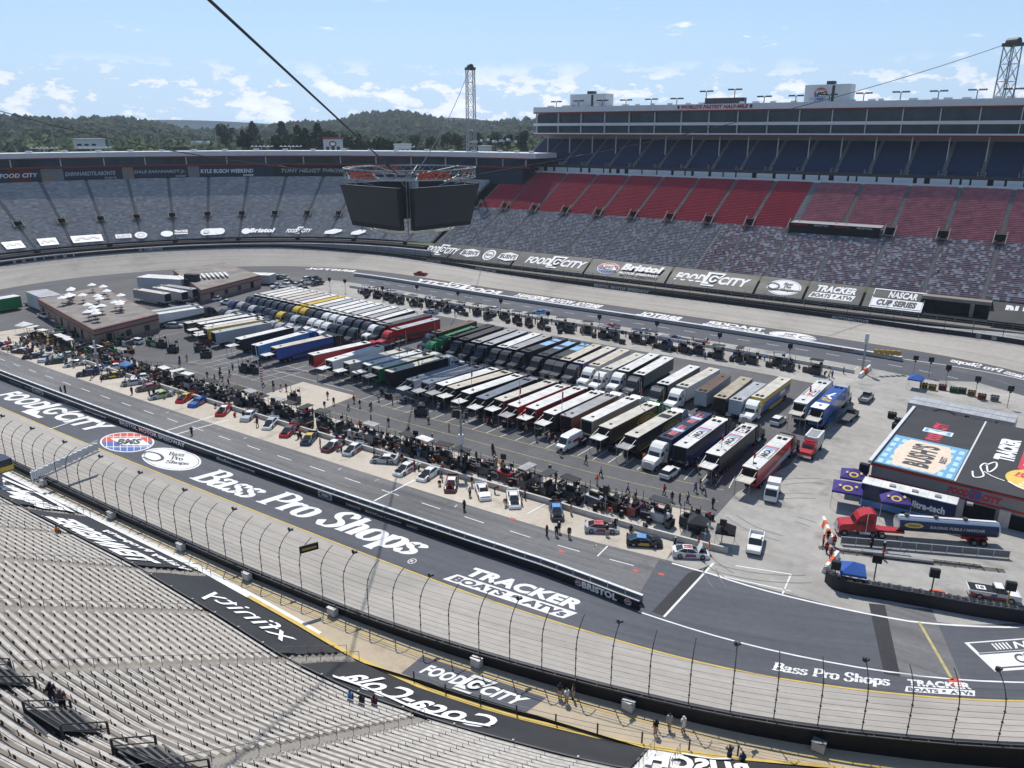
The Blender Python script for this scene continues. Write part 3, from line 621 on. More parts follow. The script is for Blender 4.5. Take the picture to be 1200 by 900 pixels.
aisles(bs, PB, lowA, 247, 9.6, 30, .86, .415, AIS); aisles(bs, PB, lowA, 272.9, 22.1, 30, .86, .46, AIS)
for k, s_ in enumerate(lowA): portal(bs, PB, s_, 273.5+(k % 2)*0, 22.2)
mb = MB(); mb.box((0,0,0), (.1,.1,.1), 0)
c = lambda s, m, z: PB(s, m, z)
mb = MB(); mb.quad(c(-74.3,270,21.3), c(-46,270,21.3), c(-46,270,24.6), c(-74.3,270,24.6), 1); mb.quad(c(-74.3,269.9,24.6), c(-46,269.9,24.6), c(-46,276,24.8), c(-74.3,276,24.8), 0); mb.build('press_box', [DECKD, DARK], bs)
S = Sign(lambda x, y: np.array(c(-74+28*x, 269.9, 23.7+.8*y)), SM(0,-1,0), .05)
for k in range(4): S.text('BRISTOL', .03+k*.24, .15, .2+k*.24, .85, 0 if k % 2 == 0 else 1)
S.build('press_box_sign', [LRED, LGREY], bs)
# mid concourse: white wall with openings
mb = MB(); zc = 35.9; m0 = 298.8; s_ = L0-1
mb.quad(c(L0,m0,zc), c(L1,m0,zc), c(L1,m0+3.2,zc+.05), c(L0,m0+3.2,zc+.05), 2)
mb.quad(c(L0,m0+3.2,zc-1), c(L1,m0+3.2,zc-1), c(L1,m0+3.2,zc+3.2), c(L0,m0+3.2,zc+3.2), 1)
random.seed(3); x = L0
while x < L1:
    w = random.choice((2.2,3.,4.5,6.)); 
    mb.box(c(x+w/2, m0+3.0, zc+1.5) , (w, .25, 2.3), 0, TH); x += w+random.choice((.7,1.2,1.8,.6))
mb.box(c((L0+L1)/2, m0+.2, zc+.6), (L1-L0, .15, .9), 0, TH)
mb.build('concourse_wall', [WPAN, DARK, DECK], bs)
upA = [-206.7,-196.2,-184.7,-173,-161.7,-150.4,-138.8,-127.3,-116.,-104.6,-93.5,-81.7,-69.7,-58.3,-46.6,-35,-23.6,-12.,-.5,11,22.5,34,45.5]
rows(bs, PB, (L0+4, L1), 302, 38.9, 25, .8, .46, upA, NAVY, DECKD, 'seat_row', 40)
aisles(bs, PB, upA, 302, 38.9, 25, .8, .46, AIS)
mb = MB(); mb.box(c((L0+L1)/2+2, 301.9, 39.2), (L1-L0-4, .12, 1.1), 0, TH); mb.build('deck_rail', STEEL, bs)
for s_ in upA:                                  # little stair boxes at the foot of each upper aisle
    mb = MB()
    for sg_ in (-1.1, 1.1): mb.box(c(s_+sg_, 303., 40.3), (.25, 3.2, 1.5), 0, TH)
    mb.box(c(s_, 302.2, 39.6), (2.4,.2,.8), 0, TH); mb.build('stair_box', AIS, bs)
# suites and roof
RL0, RL1 = -202.5, 62.
def slab(mb, s0, s1, m0, m1, z0, z1, mi): mb.box(c((s0+s1)/2, (m0+m1)/2, (z0+z1)/2), (s1-s0, m1-m0, z1-z0), mi, TH)
mb = MB(); slab(mb, RL0, RL1, 306, 322, 61.7, 63.9, 0); mb.build('roof', [WPAN], bs)
mb = MB(); slab(mb, RL0, RL1, 305.9, 307, 61.2, 61.7, 0); mb.build('roof_trim', [REDT], bs)
mb = MB(); slab(mb, RL0, RL1, 306, 322, 56.0, 57.1, 0); mb.build('suite_floor', [WPAN], bs)
mb = MB(); slab(mb, RL0, RL1, 306, 322, 52.5, 53.0, 0); mb.build('suite_floor', [WPAN], bs)
mb = MB(); slab(mb, RL0, RL1, 305.95, 307, 52.0, 52.45, 0); mb.build('suite_trim', [REDT], bs)
for z0, z1 in ((53., 56.), (57.1, 61.2)):
    mb = MB(); slab(mb, RL0+1.5, RL1, 307.6, 321, z0, z1, 0); mb.build('suite_glass', [GLASS], bs)
    for s_ in [RL0+1+11.6*k for k in range(23)]:
        mb = MB(); slab(mb, s_, s_+.25, 306.6, 307.5, z0, z1, 0); mb.build('suite_mullion', [WPAN], bs)
mb = MB(); slab(mb, L0+6, L1, 321.5, 323, 36, 62, 0); mb.build('back_wall', [DECKD], bs)
for s_ in [RL0+4.5+11.6*k for k in range(22)]:
    mb = MB(); slab(mb, s_, s_+.35, 311., 311.3, 44, 52.4, 0); mb.build('column', [GPAN], bs)
def bsfn(s0, s1, m, z0, z1): return Sign(lambda x, y: np.array(c(s0+(s1-s0)*x, m, z0+(z1-z0)*y)), SM(0,-1,0), .06)
a = onm(797, 123, 306)[0]; b = onm(879, 120, 306)[0]
S = bsfn(a, b, 305.95, 62.15, 63.6); S.text("WORLD'S FASTEST HALF-MILE", .02, 0, .98, 1, 0, .05, .2); S.oval(-.02, .5, .018, .5, 1); S.oval(1.02, .5, .018, .5, 1); S.build('roof_lettering', [LRED, STEEL], bs)
for u0, v0, u1, v1 in ((668,124,710,109.5),(942,117,998,98)):
    s0, _ = onm(u0, v0, 312); s1, _ = onm(u1, v1, 312); zt = onm(u1, v1, 312)[1]
    mb = MB(); slab(mb, s0, s1, 312, 319, 63.8, zt, 0); slab(mb, s0+(s1-s0)*.45, s0+(s1-s0)*.62, 313, 316, zt, zt+1.2, 1); slab(mb, s0+(s1-s0)*.6, s0+(s1-s0)*.66, 311.9, 312, 64, zt-.4, 1)
    pb = mb.build('penthouse', [WPAN, STEEL], bs)
    if u0 > 800:
        S = bsfn(s0+(s1-s0)*.2, s0+(s1-s0)*.52, 311.95, 64.4, zt-.8); bms_oval(S, .5, .5, .5, .5, 0, 1, 2); S.build('penthouse_emblem', [LWHITE, BLUEP, REDP, BLK], pb)
random.seed(5)
for k in range(40):
    s_ = RL0+5+k*6.4+random.uniform(-2, 2); mb = MB(); mb.box(c(s_, 309+random.uniform(0, 4), 64.25), (random.uniform(1.2, 3), 1.6, .8), 0, TH); mb.build('roof_unit', [GPAN], bs)
mb = MB(); s0 = onm(826, 118, 311)[0]; s1 = onm(872, 116, 311)[0]; slab(mb, s0, s1, 311, 314, 64, 66.2, 0); mb.build('camera_deck', [STEEL], bs)
for u, h in ((652,2.3),(678,2.4),(706,2.4),(733.5,2.3),(763,2.4),(793,2.4),(827,4.8),(860,5.2),(895,2.4),(932,2.4),(971,2.5),(1011,2.7),(1054,2.8),(1098,2.8),(1143,2.9),(1185,2.9)):
    s_ = onm(u, 122, 308)[0]; mb = MB(); mb.tube(c(s_, 308, 63.8), c(s_, 308, 63.8+h), .16, 0, 5)
    for k in range(-4, 5):
        if k: mb.box(c(s_+k*.62, 308, 63.9+h), (.5, .45, .4), 0, TH)
    mb.box(c(s_, 308, 63.65+h), (5.6, .2, .16), 0, TH); mb.build('roof_floodlight', [STEEL], bs)
# seats' lower front: tarps, rails
def tarp(root, P, t0, t1, d0, z0, d1, z1, m=None, name='banner_tarp'):
    mb = MB(); n = 8
    for a, b in zip(aran(t0, t1, 6), aran(t0, t1, 6)[1:]):
        for k in range(n):
            f = k/n; g = (k+1)/n; w = lambda f, t: .12*math.sin(f*n*3.14)*0+.05*math.sin(t*1.7+f*9)
            mb.quad(P(a, d0+(d1-d0)*f, z0+(z1-z0)*f+w(f,a)), P(b, d0+(d1-d0)*f, z0+(z1-z0)*f+w(f,b)), P(b, d0+(d1-d0)*g, z0+(z1-z0)*g+w(g,b)), P(a, d0+(d1-d0)*g, z0+(z1-z0)*g+w(g,a)))
    mb.quad(P(t0, d0, z0-.8), P(t1, d0, z0-.8), P(t1, d0, z0), P(t0, d0, z0))
    return mb.build(name, m or TARP, root, smooth=True)
BD0, BZ0, BD1, BZ1 = 239.6, 5.2, 246.8, 9.7
def bsb(u0, v0, u1, v1, y0=.12, y1=.88):      # lettering patch on the back banners between two pixels
    s0 = onm(u0, v0, 243)[0]; s1 = onm(u1, v1, 243)[0]
    return Sign(lambda x, y: np.array(PB(s0+(s1-s0)*x, BD0+(BD1-BD0)*(y0+(y1-y0)*y), BZ0+(BZ1-BZ0)*(y0+(y1-y0)*y))), (-.3,-.5,1), .03)
edges = [L0]+[onm(u, v, 243)[0] for u, v in ((530,301),(604,312),(688,324),(783,338),(886,345),(943,352),(1010,358),(1078,362))]
for a, b in zip(edges, edges[1:]): tarp(bs, PB, a+.5, b-.3, BD0, BZ0, BD1, BZ1)
s9 = onm(1160,365,243)[0]; tarp(bs, PB, s9, L1, BD0-1, BZ0+.4, BD1+1, BZ1)
mb = MB(); slab(mb, L0, L1, 236.4, 239.8, 3.2, 3.8, 0); mb.build('front_walk', [DECK], bs)
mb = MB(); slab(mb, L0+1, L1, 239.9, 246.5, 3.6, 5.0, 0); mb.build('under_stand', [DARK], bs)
mb = MB()
for k in range(60): mb.tube(c(L0+k*4.5, 238.6, 3.8), c(L0+k*4.5, 238.6, 5.1), .07, 0, 4)
mb.tube(c(L0, 238.6, 5.1), c(L1, 238.6, 5.1), .06, 0, 4); mb.tube(c(L0, 238.6, 4.5), c(L1, 238.6, 4.5), .05, 0, 4); mb.build('front_rail', [GALV], bs)
S = bsb(499,296,537,301); food_city(S, 0,0,1,1,0); S.build('banner_lettering', [LWHITE], bs)
def shieldtext(S, x0, x1, t): S.poly2([(x0,.3),(x0+.02,.75),((x0+x1)/2,.9),(x1-.02,.75),(x1,.3),((x0+x1)/2,.12)], 0); S.text(t, x0+.03, .32, x1-.03, .72, 1, .05)
S = bsb(540,301,608,308); shieldtext(S, 0, .33, "BUSH'S"); S.oval(.5,.5,.1,.48,0); S.oval(.5,.5,.075,.36,1,hole=.82); S.text('BEANS', .45,.42,.55,.58,1); shieldtext(S, .66, .98, "BUSH'S"); S.build('banner_lettering', [LWHITE, TARP], bs)
S = bsb(617,309,686,317); food_city(S, 0,0,1,1,0); S.build('banner_lettering', [LWHITE], bs)
S = bsb(700,318,775,328); bms_oval(S,.17,.5,.17,.46,0,1,2); S.text('Bristol', .38,.42,1,.95,0,.06,.2); S.text('MOTOR SPEEDWAY', .38,.1,.98,.28,0,.03,.2); S.build('banner_lettering', [LWHITE, BLUEP, LRED, BLK], bs)
S = bsb(791,329,878,338); food_city(S, 0,0,1,1,0); S.build('banner_lettering', [LWHITE], bs)
S = bsb(898,340,938,345,.08,.92); bass_oval(S,.5,.5,.5,.5,0,1); S.build('banner_lettering', [LWHITE, TARP], bs)
S = bsb(949,346,1001,352,.14,.86); tracker(S,0,1); S.build('banner_lettering', [LWHITE, TARP], bs)
S = bsb(1021,354,1082,360,.02,.98); S.frame(0,0,1,1,.015,.05,0); S.rect(.02,.08,.98,.5,0); S.text('NASCAR', .3,.56,.85,.9,0,.04,.2); S.text('CUP SERIES', .12,.14,.88,.44,1,.05,.2); S.build('banner_lettering', [LWHITE, TARP], bs)
S = bsb(1176,366,1240,374,.2,.85); S.text("BUSH'S", 0,0,1,1,0,.06,.1); S.build('banner_lettering', [LWHITE], bs)
# tunnel opening beside the right-hand banner
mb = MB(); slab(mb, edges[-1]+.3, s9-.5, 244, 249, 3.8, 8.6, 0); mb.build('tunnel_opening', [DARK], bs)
mb = MB(); slab(mb, edges[-1], s9, 243.5, 249.2, 8.6, 9.5, 0); sc_ = onm(1137,372,243)[0]; slab(mb, sc_-.5, sc_+.5, 243, 244, 3.8, 8.6, 0); mb.build('tunnel_beam', [DECK], bs)
# ---- stand round the far left turn
ts = empty('grandstand', W(720, 30, 0), 0, 'curved grey grandstand round the far left turn with one low glass suite level', 'grandstand')
def PT(a, d, z): p = W(a, d, z, 12); return (p[0]-ts.location.x, p[1]-ts.location.y, z)
A0, A1 = 607., 830.
turnA = [A0+10.6*k for k in range(1, 21)]
TG = speckle('turn_seats', [(.42,(.36,.345,.34)),(.28,(.33,.315,.31)),(.16,(.45,.435,.43)),(.14,(.28,.265,.265))], (1.0, 1.))
rows(ts, PT, (A0, A1), 22.6, 9.2, 52, .84, .445, turnA, TG, DECKD, 'seat_row', 4., aw=.45)
aisles(ts, PT, turnA, 22.6, 9.2, 52, .84, .445, mat('aisle_worn', (.19,.188,.185), .9, var=.15), .38)
for k, a in enumerate(turnA): portal(ts, PT, a, 22.6+18*.84, 9.2+18*.445, 1.1, 2.6, 1.9)
for k, a in enumerate(turnA[::2]): 
    mb = MB(); p = PT(a, 20.6, 8.6); mb.box(p, (1.6, 1.6, 1.8), 0); mb.build('stair_well', [DARK], ts)
def rbox(root, name, m, P, a0, a1, d0, d1, z0, z1, st=4.):
    mb = MB(); AA = aran(a0, a1, st)
    q = lambda d, z: [P(a, d, z) for a in AA]
    mb.strip(q(d0,z0), q(d0,z1)); mb.strip(q(d0,z1), q(d1,z1)); mb.strip(q(d1,z1), q(d1,z0)); mb.strip(q(d1,z0), q(d0,z0))
    for a in (a0, a1): mb.quad(P(a,d0,z0), P(a,d1,z0), P(a,d1,z1), P(a,d0,z1))
    return mb.build(name, m, root)
rbox(ts, 'roof', GPAN, PT, A0-22, A1, 64.2, 80, 42.6, 44.7); rbox(ts, 'roof_trim', REDT, PT, A0-20, A1, 64.6, 66, 42.1, 42.55)
rbox(ts, 'suite_glass', GLASS, PT, A0-18, A1, 66.5, 79, 38.9, 42.1); rbox(ts, 'suite_trim', REDT, PT, A0-18, A1, 65.6, 67, 38.2, 38.9)
rbox(ts, 'billboard_wall', mat('billboard_navy', (.02,.03,.055), .6), PT, A0-14, A1, 66.8, 79, 31, 38.15); rbox(ts, 'back_wall', DECKD, PT, A0-14, A1, 79.2, 80, 0, 42)
for k in range(23):
    a = A0-16+k*10.6; rbox(ts, 'suite_mullion', GPAN, PT, a, a+.25, 66.0, 66.45, 38.9, 42.1)
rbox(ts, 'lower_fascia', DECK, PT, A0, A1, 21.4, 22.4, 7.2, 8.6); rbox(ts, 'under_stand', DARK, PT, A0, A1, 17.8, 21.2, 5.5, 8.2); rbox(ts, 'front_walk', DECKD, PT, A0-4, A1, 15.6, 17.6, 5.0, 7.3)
for k in range(30): 
    a = A0-16+k*8; mb = MB(); p = PT(a, 70+(k % 3)*2, 45.1); mb.box(p, (2.2,1.8,.9), 0); mb.build('roof_unit', [GPAN], ts)
for u in (57,118,128,317,351,494): 
    a = adp(u, 176, 45)[0]; mb = MB(); 
    for k in range(6): p = PT(a+k*1.1, 68, 46.9); mb.box(p, (.8,.5,.5), 0)
    mb.path([PT(a, 68, 46.6), PT(a+6, 68, 46.6)], .08); mb.tube(PT(a+3,68,44.6), PT(a+3,68,46.6), .1); mb.build('roof_floodlight', [WPAN], ts)
def tsb(u0, u1, v, z0, z1, d, zs): 
    a0, a1 = adp(u0, v, zs)[0], adp(u1, v, zs)[0]
    return Sign(lambda x, y: np.array(PT(a0+(a1-a0)*x, d, z0+(z1-z0)*y)), (0,0,0), 0) , a0, a1
def billboard(u0, u1, v, t, sub, cols, r0, r1, tx):
    a0, a1 = adp(u0, v, 35)[0], adp(u1, v, 35)[0]; am = (a0+a1)/2
    n = ringn(am, 12); upv = np.array(SM(-n[0], -n[1])); S = Sign(lambda x, y: np.array(PT(a0+(a1-a0)*x, 66.75, 32.2+5.7*y)), upv, .05)
    S.rect(0, 0, 1, 1, 0, n=10); S.rect(r0, .0, r1, 1, 1, n=3); S.rect(r0+.02, .1, (r0+r1)/2, .7, 3)
    S.text(t, tx, .42, .96, .74, 2, .03, .2)
    if sub: S.text(sub, .8, .14, .96, .3, 2)
    S.build('billboard', cols, ts)
NB = mat('billboard_navy', (.02,.03,.055), .6); KB = mat('billboard_black', (.012,.013,.018), .6); RB = mat('billboard_red', (.13,.014,.018), .6); TB = mat('billboard_tan', (.28,.2,.13), .6); GB = mat('billboard_grey', (.2,.2,.22), .6)
billboard(-40, 36, 204, 'FOOD CITY', None, [NB, RB, LWHITE, RB], .3, .8, .1)
billboard(37, 139, 204, 'EARNHARDT/LABONTE', 'CLASH 95', [NB, GB, LGREY, TB], .02, .28, .3)
billboard(141, 218, 203, 'DALE EARNHARDT Jr.', 'SWEEP', [NB, TB, LGREY, GB], .0, .17, .18)
billboard(221, 298, 202, 'KYLE BUSCH WEEKEND', 'SWEEP', [NB, GB, LWHITE, TB], .0, .16, .18)
billboard(320, 402, 202, 'TONY HELMET THROW', None, [KB, KB, LGREY, KB], .0, .05, .1)
# small white banners along the foot of the turn seats
SIL = mat('silver_banner', (.55,.54,.52), .45, var=.1)
def tban(u0, u1, v, kind):
    a0, a1 = adp(u0, v, 10)[0], adp(u1, v, 10)[0]; n = ringn((a0+a1)/2, 12)
    mb = Sign(lambda x, y: np.array(PT(a0+(a1-a0)*x, 22.9+4.2*y, 10.3+2.3*y)), (0,0,1), .12)
    if kind == 'panel': mb.rect(0,0,1,1,0,n=3); mb.line([(.15,.3),(.3,.7),(.5,.4),(.7,.7),(.85,.35)], .14, 1)
    elif kind == 'fc': food_city(mb, 0,0,1,1,0)
    elif kind == 'ovals': mb.oval(.25,.5,.22,.45,0); mb.rect(.52,.3,1,.45,0); mb.text('TRACKER', .52,.5,1,.9,0,.05,.2)
    elif kind == 'bristol': mb.oval(.1,.5,.14,.45,0); mb.text('Bristol', .2,.2,1,.9,0,.06,.2)
    elif kind == 'pill': mb.oval(.2,.5,.2,.5,0); mb.rect(.2,0,.8,1,0); mb.oval(.8,.5,.2,.5,0); mb.oval(.25,.5,.13,.3,1)
    elif kind == 'stripe': mb.poly2([(0,.1),(.6,.1),(1,.5),(1,.8),(.5,.9),(0,.5)], 0)
    elif kind == 'bush': mb.rect(0,.2,1,.8,0); mb.text("BUSH'S", .1,.3,.9,.7,1,.04)
    elif kind == 'round': mb.oval(.5,.5,.5,.5,0); mb.oval(.5,.5,.3,.3,1,hole=.7)
    mb.build('banner_tarp', [SIL if kind == 'panel' else LWHITE, GPAN], ts)
for u0, u1, v, k in ((-5,28,291,'panel'),(36,67,286,'panel'),(77,118,282,'panel'),(134,152,278,'bush'),(156,170,277,'round'),(187,222,275,'ovals'),(238,268,273,'pill'),(289,327,272,'bristol'),(344,374,271.5,'fc'),(388,407,273,'stripe'),(419,438,274,'stripe')): tban(u0, u1, v, k)
# ---- near grandstand on the front straight, under the camera
fs = empty('grandstand', W(150, 30, 0), 0, 'near grandstand of aluminium benches filling the lower left, black tarps along its foot', 'grandstand')
NST = {}
def nstand(a):
    k = round(a, 2)
    if k not in NST:
        n0 = np.array([0., -1.]); n1 = ringn(a, 14); f = max(0, min(1, (a-178)/34)); f = f*f*(3-2*f)
        n = n0*(1-f)+n1*f if a >= 40 else n0 if a > 20 else n1; NST[k] = n/np.linalg.norm(n)
    return NST[k]
def PF(a, d, z): q = ringp(a)+nstand(a)*d; p = SM(q[0], q[1], z); return (p[0]-fs.location.x, p[1]-fs.location.y, z)
dedge = lambda a: lerp(a, [(0,15.9),(150,16.1),(168,17.1),(178,18.0),(187,18.2),(194,17.6),(204,16.0),(210,14.7),(217,13.3),(234,12.),(250,12),(300,15)])
def PE(a, d, z): return PF(a, dedge(a)+d, z)
TR, RI = .82, .485; FA = [20,46,72,98,124,151.5,178,207,233]; BA = [20,33,46,59,72,85,98,111,124,137.5,151.5,165.5,178,192.5,207,220,233]
mb = MB()
for k in range(60):
    d, z = k*TR, 1.7+k*RI; T = aran(16, 262, 4)
    if k > 40 : T = [t for t in T if t < 215]
    mb.strip([PE(t, d, z) for t in T], [PE(t, d+TR, z) for t in T], 0, [(t, d) for t in T], [(t, d+TR) for t in T])
    mb.strip([PE(t, d+TR, z) for t in T], [PE(t, d+TR, z+RI) for t in T], 0, [(t, d+.7) for t in T], [(t, d+1.) for t in T])
mb.build('stepped_deck', DECK, fs)
mb = MB(); T = aran(16, 262, 3); mb.strip([PE(t, -.25, 1.6) for t in T], [PE(t, -.25, 1.85) for t in T]); mb.strip([PE(t, -.25, 1.85) for t in T], [PE(t, .2, 1.85) for t in T]); mb.build('front_kerb', YEL, fs)
mb = MB(); T = aran(16, 172, 3); mb.strip([PE(t, -.9, 1.585) for t in T], [PE(t, -.25, 1.585) for t in T]); mb.build('white_edge', WHITE, fs); mb = MB(); T = aran(16, 160, 3); mb.strip([PE(t, -.27, 1.6) for t in T], [PE(t, -.27, 1.87) for t in T]); mb.strip([PE(t, -.27, 1.87) for t in T], [PE(t, .25, 1.87) for t in T]); mb.build('white_kerb', WHITE, fs)
NB0 = 10                                        # rows covered by tarps
small = MB(); nb = 0
def proj(p):
    x, y, z = p[0], p[1], p[2]-CAMZ; f = CP*y-SP*z; return 600+F*x/f, 450-F*(SP*y+CP*z)/f
GRD = [(a, k) for a in np.arange(92, 214, .5) for k in range(0, 60)]
GPX = np.array([proj(tuple(np.array(PE(a, k*TR+.3, 1.7+k*RI))+[fs.location.x, fs.location.y, 0])) for a, k in GRD])
def stand_at(u, v): return GRD[int(np.argmin((GPX[:, 0]-u)**2+(GPX[:, 1]-v)**2))]
VOM = [(*stand_at(u, v), 3) for u, v in ((22,798),(98,852),(205,893))]   # stair wells cut in the rows: along, row, rows deep
def invom(a, k): return any(abs(a-v[0]) < 2 and v[1] <= k < v[1]+v[2] for v in VOM)
for j, (a, b) in enumerate(zip(BA, BA[1:])):
    for k in range(NB0, 60):
        d, z = k*TR, 1.7+k*RI; lo, hi = a+.65, b-.65
        if k > 40 and lo > 213: continue
        hi_ = min(hi, 215) if k > 40 else hi
        segs = [(lo, hi_)]
        for v in VOM:
            if v[1] <= k < v[1]+v[2]:
                segs = [q for s0, s1 in segs for q in ([(s0, s1)] if (v[0]+1.7 < s0 or v[0]-1.7 > s1) else [(s0, v[0]-1.7), (v[0]+1.7, s1)]) if q[1]-q[0] > .8]
        near = k >= 30 and 111 <= a <= 180
        for s0, s1 in segs:
            mb = MB() if near and nb < 98 else small; isn = mb is not small
            T = aran(s0, s1, 4)
            def bx(dd0, dd1, z0, z1, mi):
                q = lambda dd, zz: [PE(t, d+dd, z+zz) for t in T]
                mb.strip(q(dd0,z0), q(dd0,z1), mi); mb.strip(q(dd0,z1), q(dd1,z1), mi)
            bx(.36, .59, .38, .43, 0); 
            for t in np.arange(s0+.3, s1, 1.9):
                mb.box(PE(t, d+.52, z+.19), (.05, .12, .36), 1, TH)
                if a >= 178 or k >= 37:         # backrest rail on posts
                    mb.tube(PE(t, d+.68, z+.3), PE(t, d+.72, z+.85), .03, 1, 4)
            if a >= 178 or k >= 37: bx(.70, .74, .78, .83, 1 if k % 2 else 0)
            if isn: mb.build('bench_row', [ALU, STEEL], fs); nb += 1
small.build('bench_rows_further_down', [ALU, STEEL], fs, kind='stuff')
for a in BA:
    mb = MB()
    for k in range(0 if a in FA else NB0, 58): 
        if a > 213 and k > 40: break
        d, z = k*TR, 1.7+k*RI
        for h in (0, .5):
            w_ = .5 if a != 207 or k >= NB0 else 1.2; p = [PE(a-w_, d+h*TR, z+RI*h+.03), PE(a-w_, d+(h+.5)*TR, z+RI*h+.03), PE(a+w_, d+(h+.5)*TR, z+RI*h+.03), PE(a+w_, d+h*TR, z+RI*h+.03)]; mb.quad(*p, 0)
    mb.build('aisle_steps', mat('pale_steps', (.26,.24,.215), .8, kind='world') if a != 207 else mat('bright_steps', (.62,.61,.58), .7, kind='world'), fs)
    mb = MB()
    for k in (range(0, NB0, 2) if a in FA else ()):
        for sg_ in (-.9, .9): mb.tube(PE(a+sg_, k*TR, 1.8+k*RI), PE(a+sg_, k*TR, 2.8+k*RI), .035, 0, 4); mb.tube(PE(a+sg_, k*TR, 2.8+k*RI), PE(a+sg_, (k+1.4)*TR, 2.8+(k+1.4)*RI), .035, 0, 4)
    for k in range(NB0, 58, 2):
        if a > 213 and k > 40: break
        mb.tube(PE(a, k*TR, 1.8+k*RI), PE(a, k*TR, 2.7+k*RI), .03, 0, 4); mb.tube(PE(a, k*TR, 2.7+k*RI), PE(a, (k+2)*TR, 2.7+(k+2)*RI), .025, 0, 4)
    mb.build('aisle_handrail', GALV, fs)
for a, k0, n in VOM:                            # stair wells: deck left uncut, near-black sheets paint in the shade of the pits
    mb = MB(); d0_, d1_ = k0*TR, (k0+n)*TR; z0_, z1_ = 1.7+k0*RI, 1.7+(k0+n)*RI
    mb.quad(PE(a-1.5, d0_+.1, z0_+.12), PE(a+1.5, d0_+.1, z0_+.12), PE(a+1.5, d1_, z1_+.55), PE(a-1.5, d1_, z1_+.55), 0)
    for i in range(7): 
        q0 = PE(a, d0_+.3+i*.42, z0_+.55+.25*i); mb.box(q0, (2.9,.12,.05), 1, TH)
    mb.quad(PE(a-1.5, d1_, z1_-.1), PE(a+1.5, d1_, z1_-.1), PE(a+1.5, d1_, z1_+.55), PE(a-1.5, d1_, z1_+.55), 0)
    pts = [PE(a-1.6, d0_, z0_+.9), PE(a-1.6, d1_, z1_+1.1), PE(a+1.6, d1_, z1_+1.1), PE(a+1.6, d0_, z0_+.9)]
    mb.path(pts, .045, 1); mb.path([(p[0], p[1], p[2]-.5) for p in pts], .04, 1)
    for p in pts: mb.tube((p[0], p[1], p[2]-1.3), p, .08, 1)
    mb.build('stair_well', [DARK, STEEL, GPAN], fs)
# banner tarps with lettering meant for the track side
CH = [(a+1.3, b-1.3) for a, b in zip(FA, FA[1:])]
for a, b in CH: tarp(fs, PE, a, b, .6, 2.15, NB0*TR, 1.9+NB0*RI)
mb = MB(); T = aran(18, 231, 2); 
for t in T[::2]: mb.box(PE(t, NB0*TR+.1, 2.3+NB0*RI), (.16,.16,.12), 1)
mb.path([PE(t, NB0*TR+.1, 2.15+NB0*RI) for t in T], .09, 0, 4); mb.build('tarp_edge_rail', [STEEL, ALU], fs)
def fsb(pL, pR, y0, y1, z=4.): 
    a0, a1 = adp(*pL, z)[0], adp(*pR, z)[0]; f = lambda y: (.6+(NB0*TR-.6)*y, 2.15+(NB0*RI-.25)*y)
    return Sign(lambda x, y: np.array(PE(a0+(a1-a0)*x, *f(y0+(y1-y0)*y))), (0,0,1), .11)
S = fsb((-25,565), (52,607), .05, .95); S.text('Mountain Dew', 0, 0, 1, 1, 0, .05, .3, rot=True) if 0 else S.text('Sugarlands', 0, .1, 1, .9, 0, .06, .3, rot=True); S.line([(0,.2),(.5,.05),(1,.15)], .12, 0); S.build('banner_lettering', [LWHITE], fs)
S = fsb((76,618), (190,668), .45, .92); S.text('TENNESSEE', 0, 0, 1, 1, 0, .05, .1, rot=True); S.build('banner_lettering', [LWHITE], fs)
S = fsb((110,622), (215,668), .12, .34); S.text('Valley Property', 0, 0, 1, 1, 0, .04, .1, rot=True); S.build('banner_lettering', [LWHITE], fs)
S = fsb((250,702), (368,750), .25, .8); S.text('xfinity', 0, 0, 1, 1, 0, .0, .15, rot=True); S.build('banner_lettering', [LWHITE], fs)
S = fsb((445,798), (615,842), .1, .92); S.text('Coors Light', 0, 0, 1, 1, 0, .02, .35, rot=True) if 0 else S.text('Coca-Cola', 0, .1, 1, .9, 0, .02, .35, rot=True); S.line([(0,.95),(.3,.8),(.7,.95),(1,.7)], .07, 0); S.build('banner_lettering', [LWHITE], fs)
S = fsb((770,872), (890,893), .1, .7, 3.); S.text('BUSCH', 0, 0, 1, 1, 0, .05, .2, rot=True); S.line([(.3,-.1),(.6,-.02),(.8,-.2)], .08, 0); S.build('banner_lettering', [LWHITE], fs)
# painted FOOD CITY panel on the walkway
q = [G(u, v, 1.555) for u, v in ((496,768),(640,818),(612,838),(470,789))]
mb = MB(); mb.poly([(p[0], p[1], 1.562) for p in q]); pan = mb.build('painted_panel', APRON, None, kind='structure')
S = Sign(bil(q), (0,0,1), .02); food_city(S, .1, .1, .93, .9, 0); S.build('painted_lettering', [WHITE], pan)
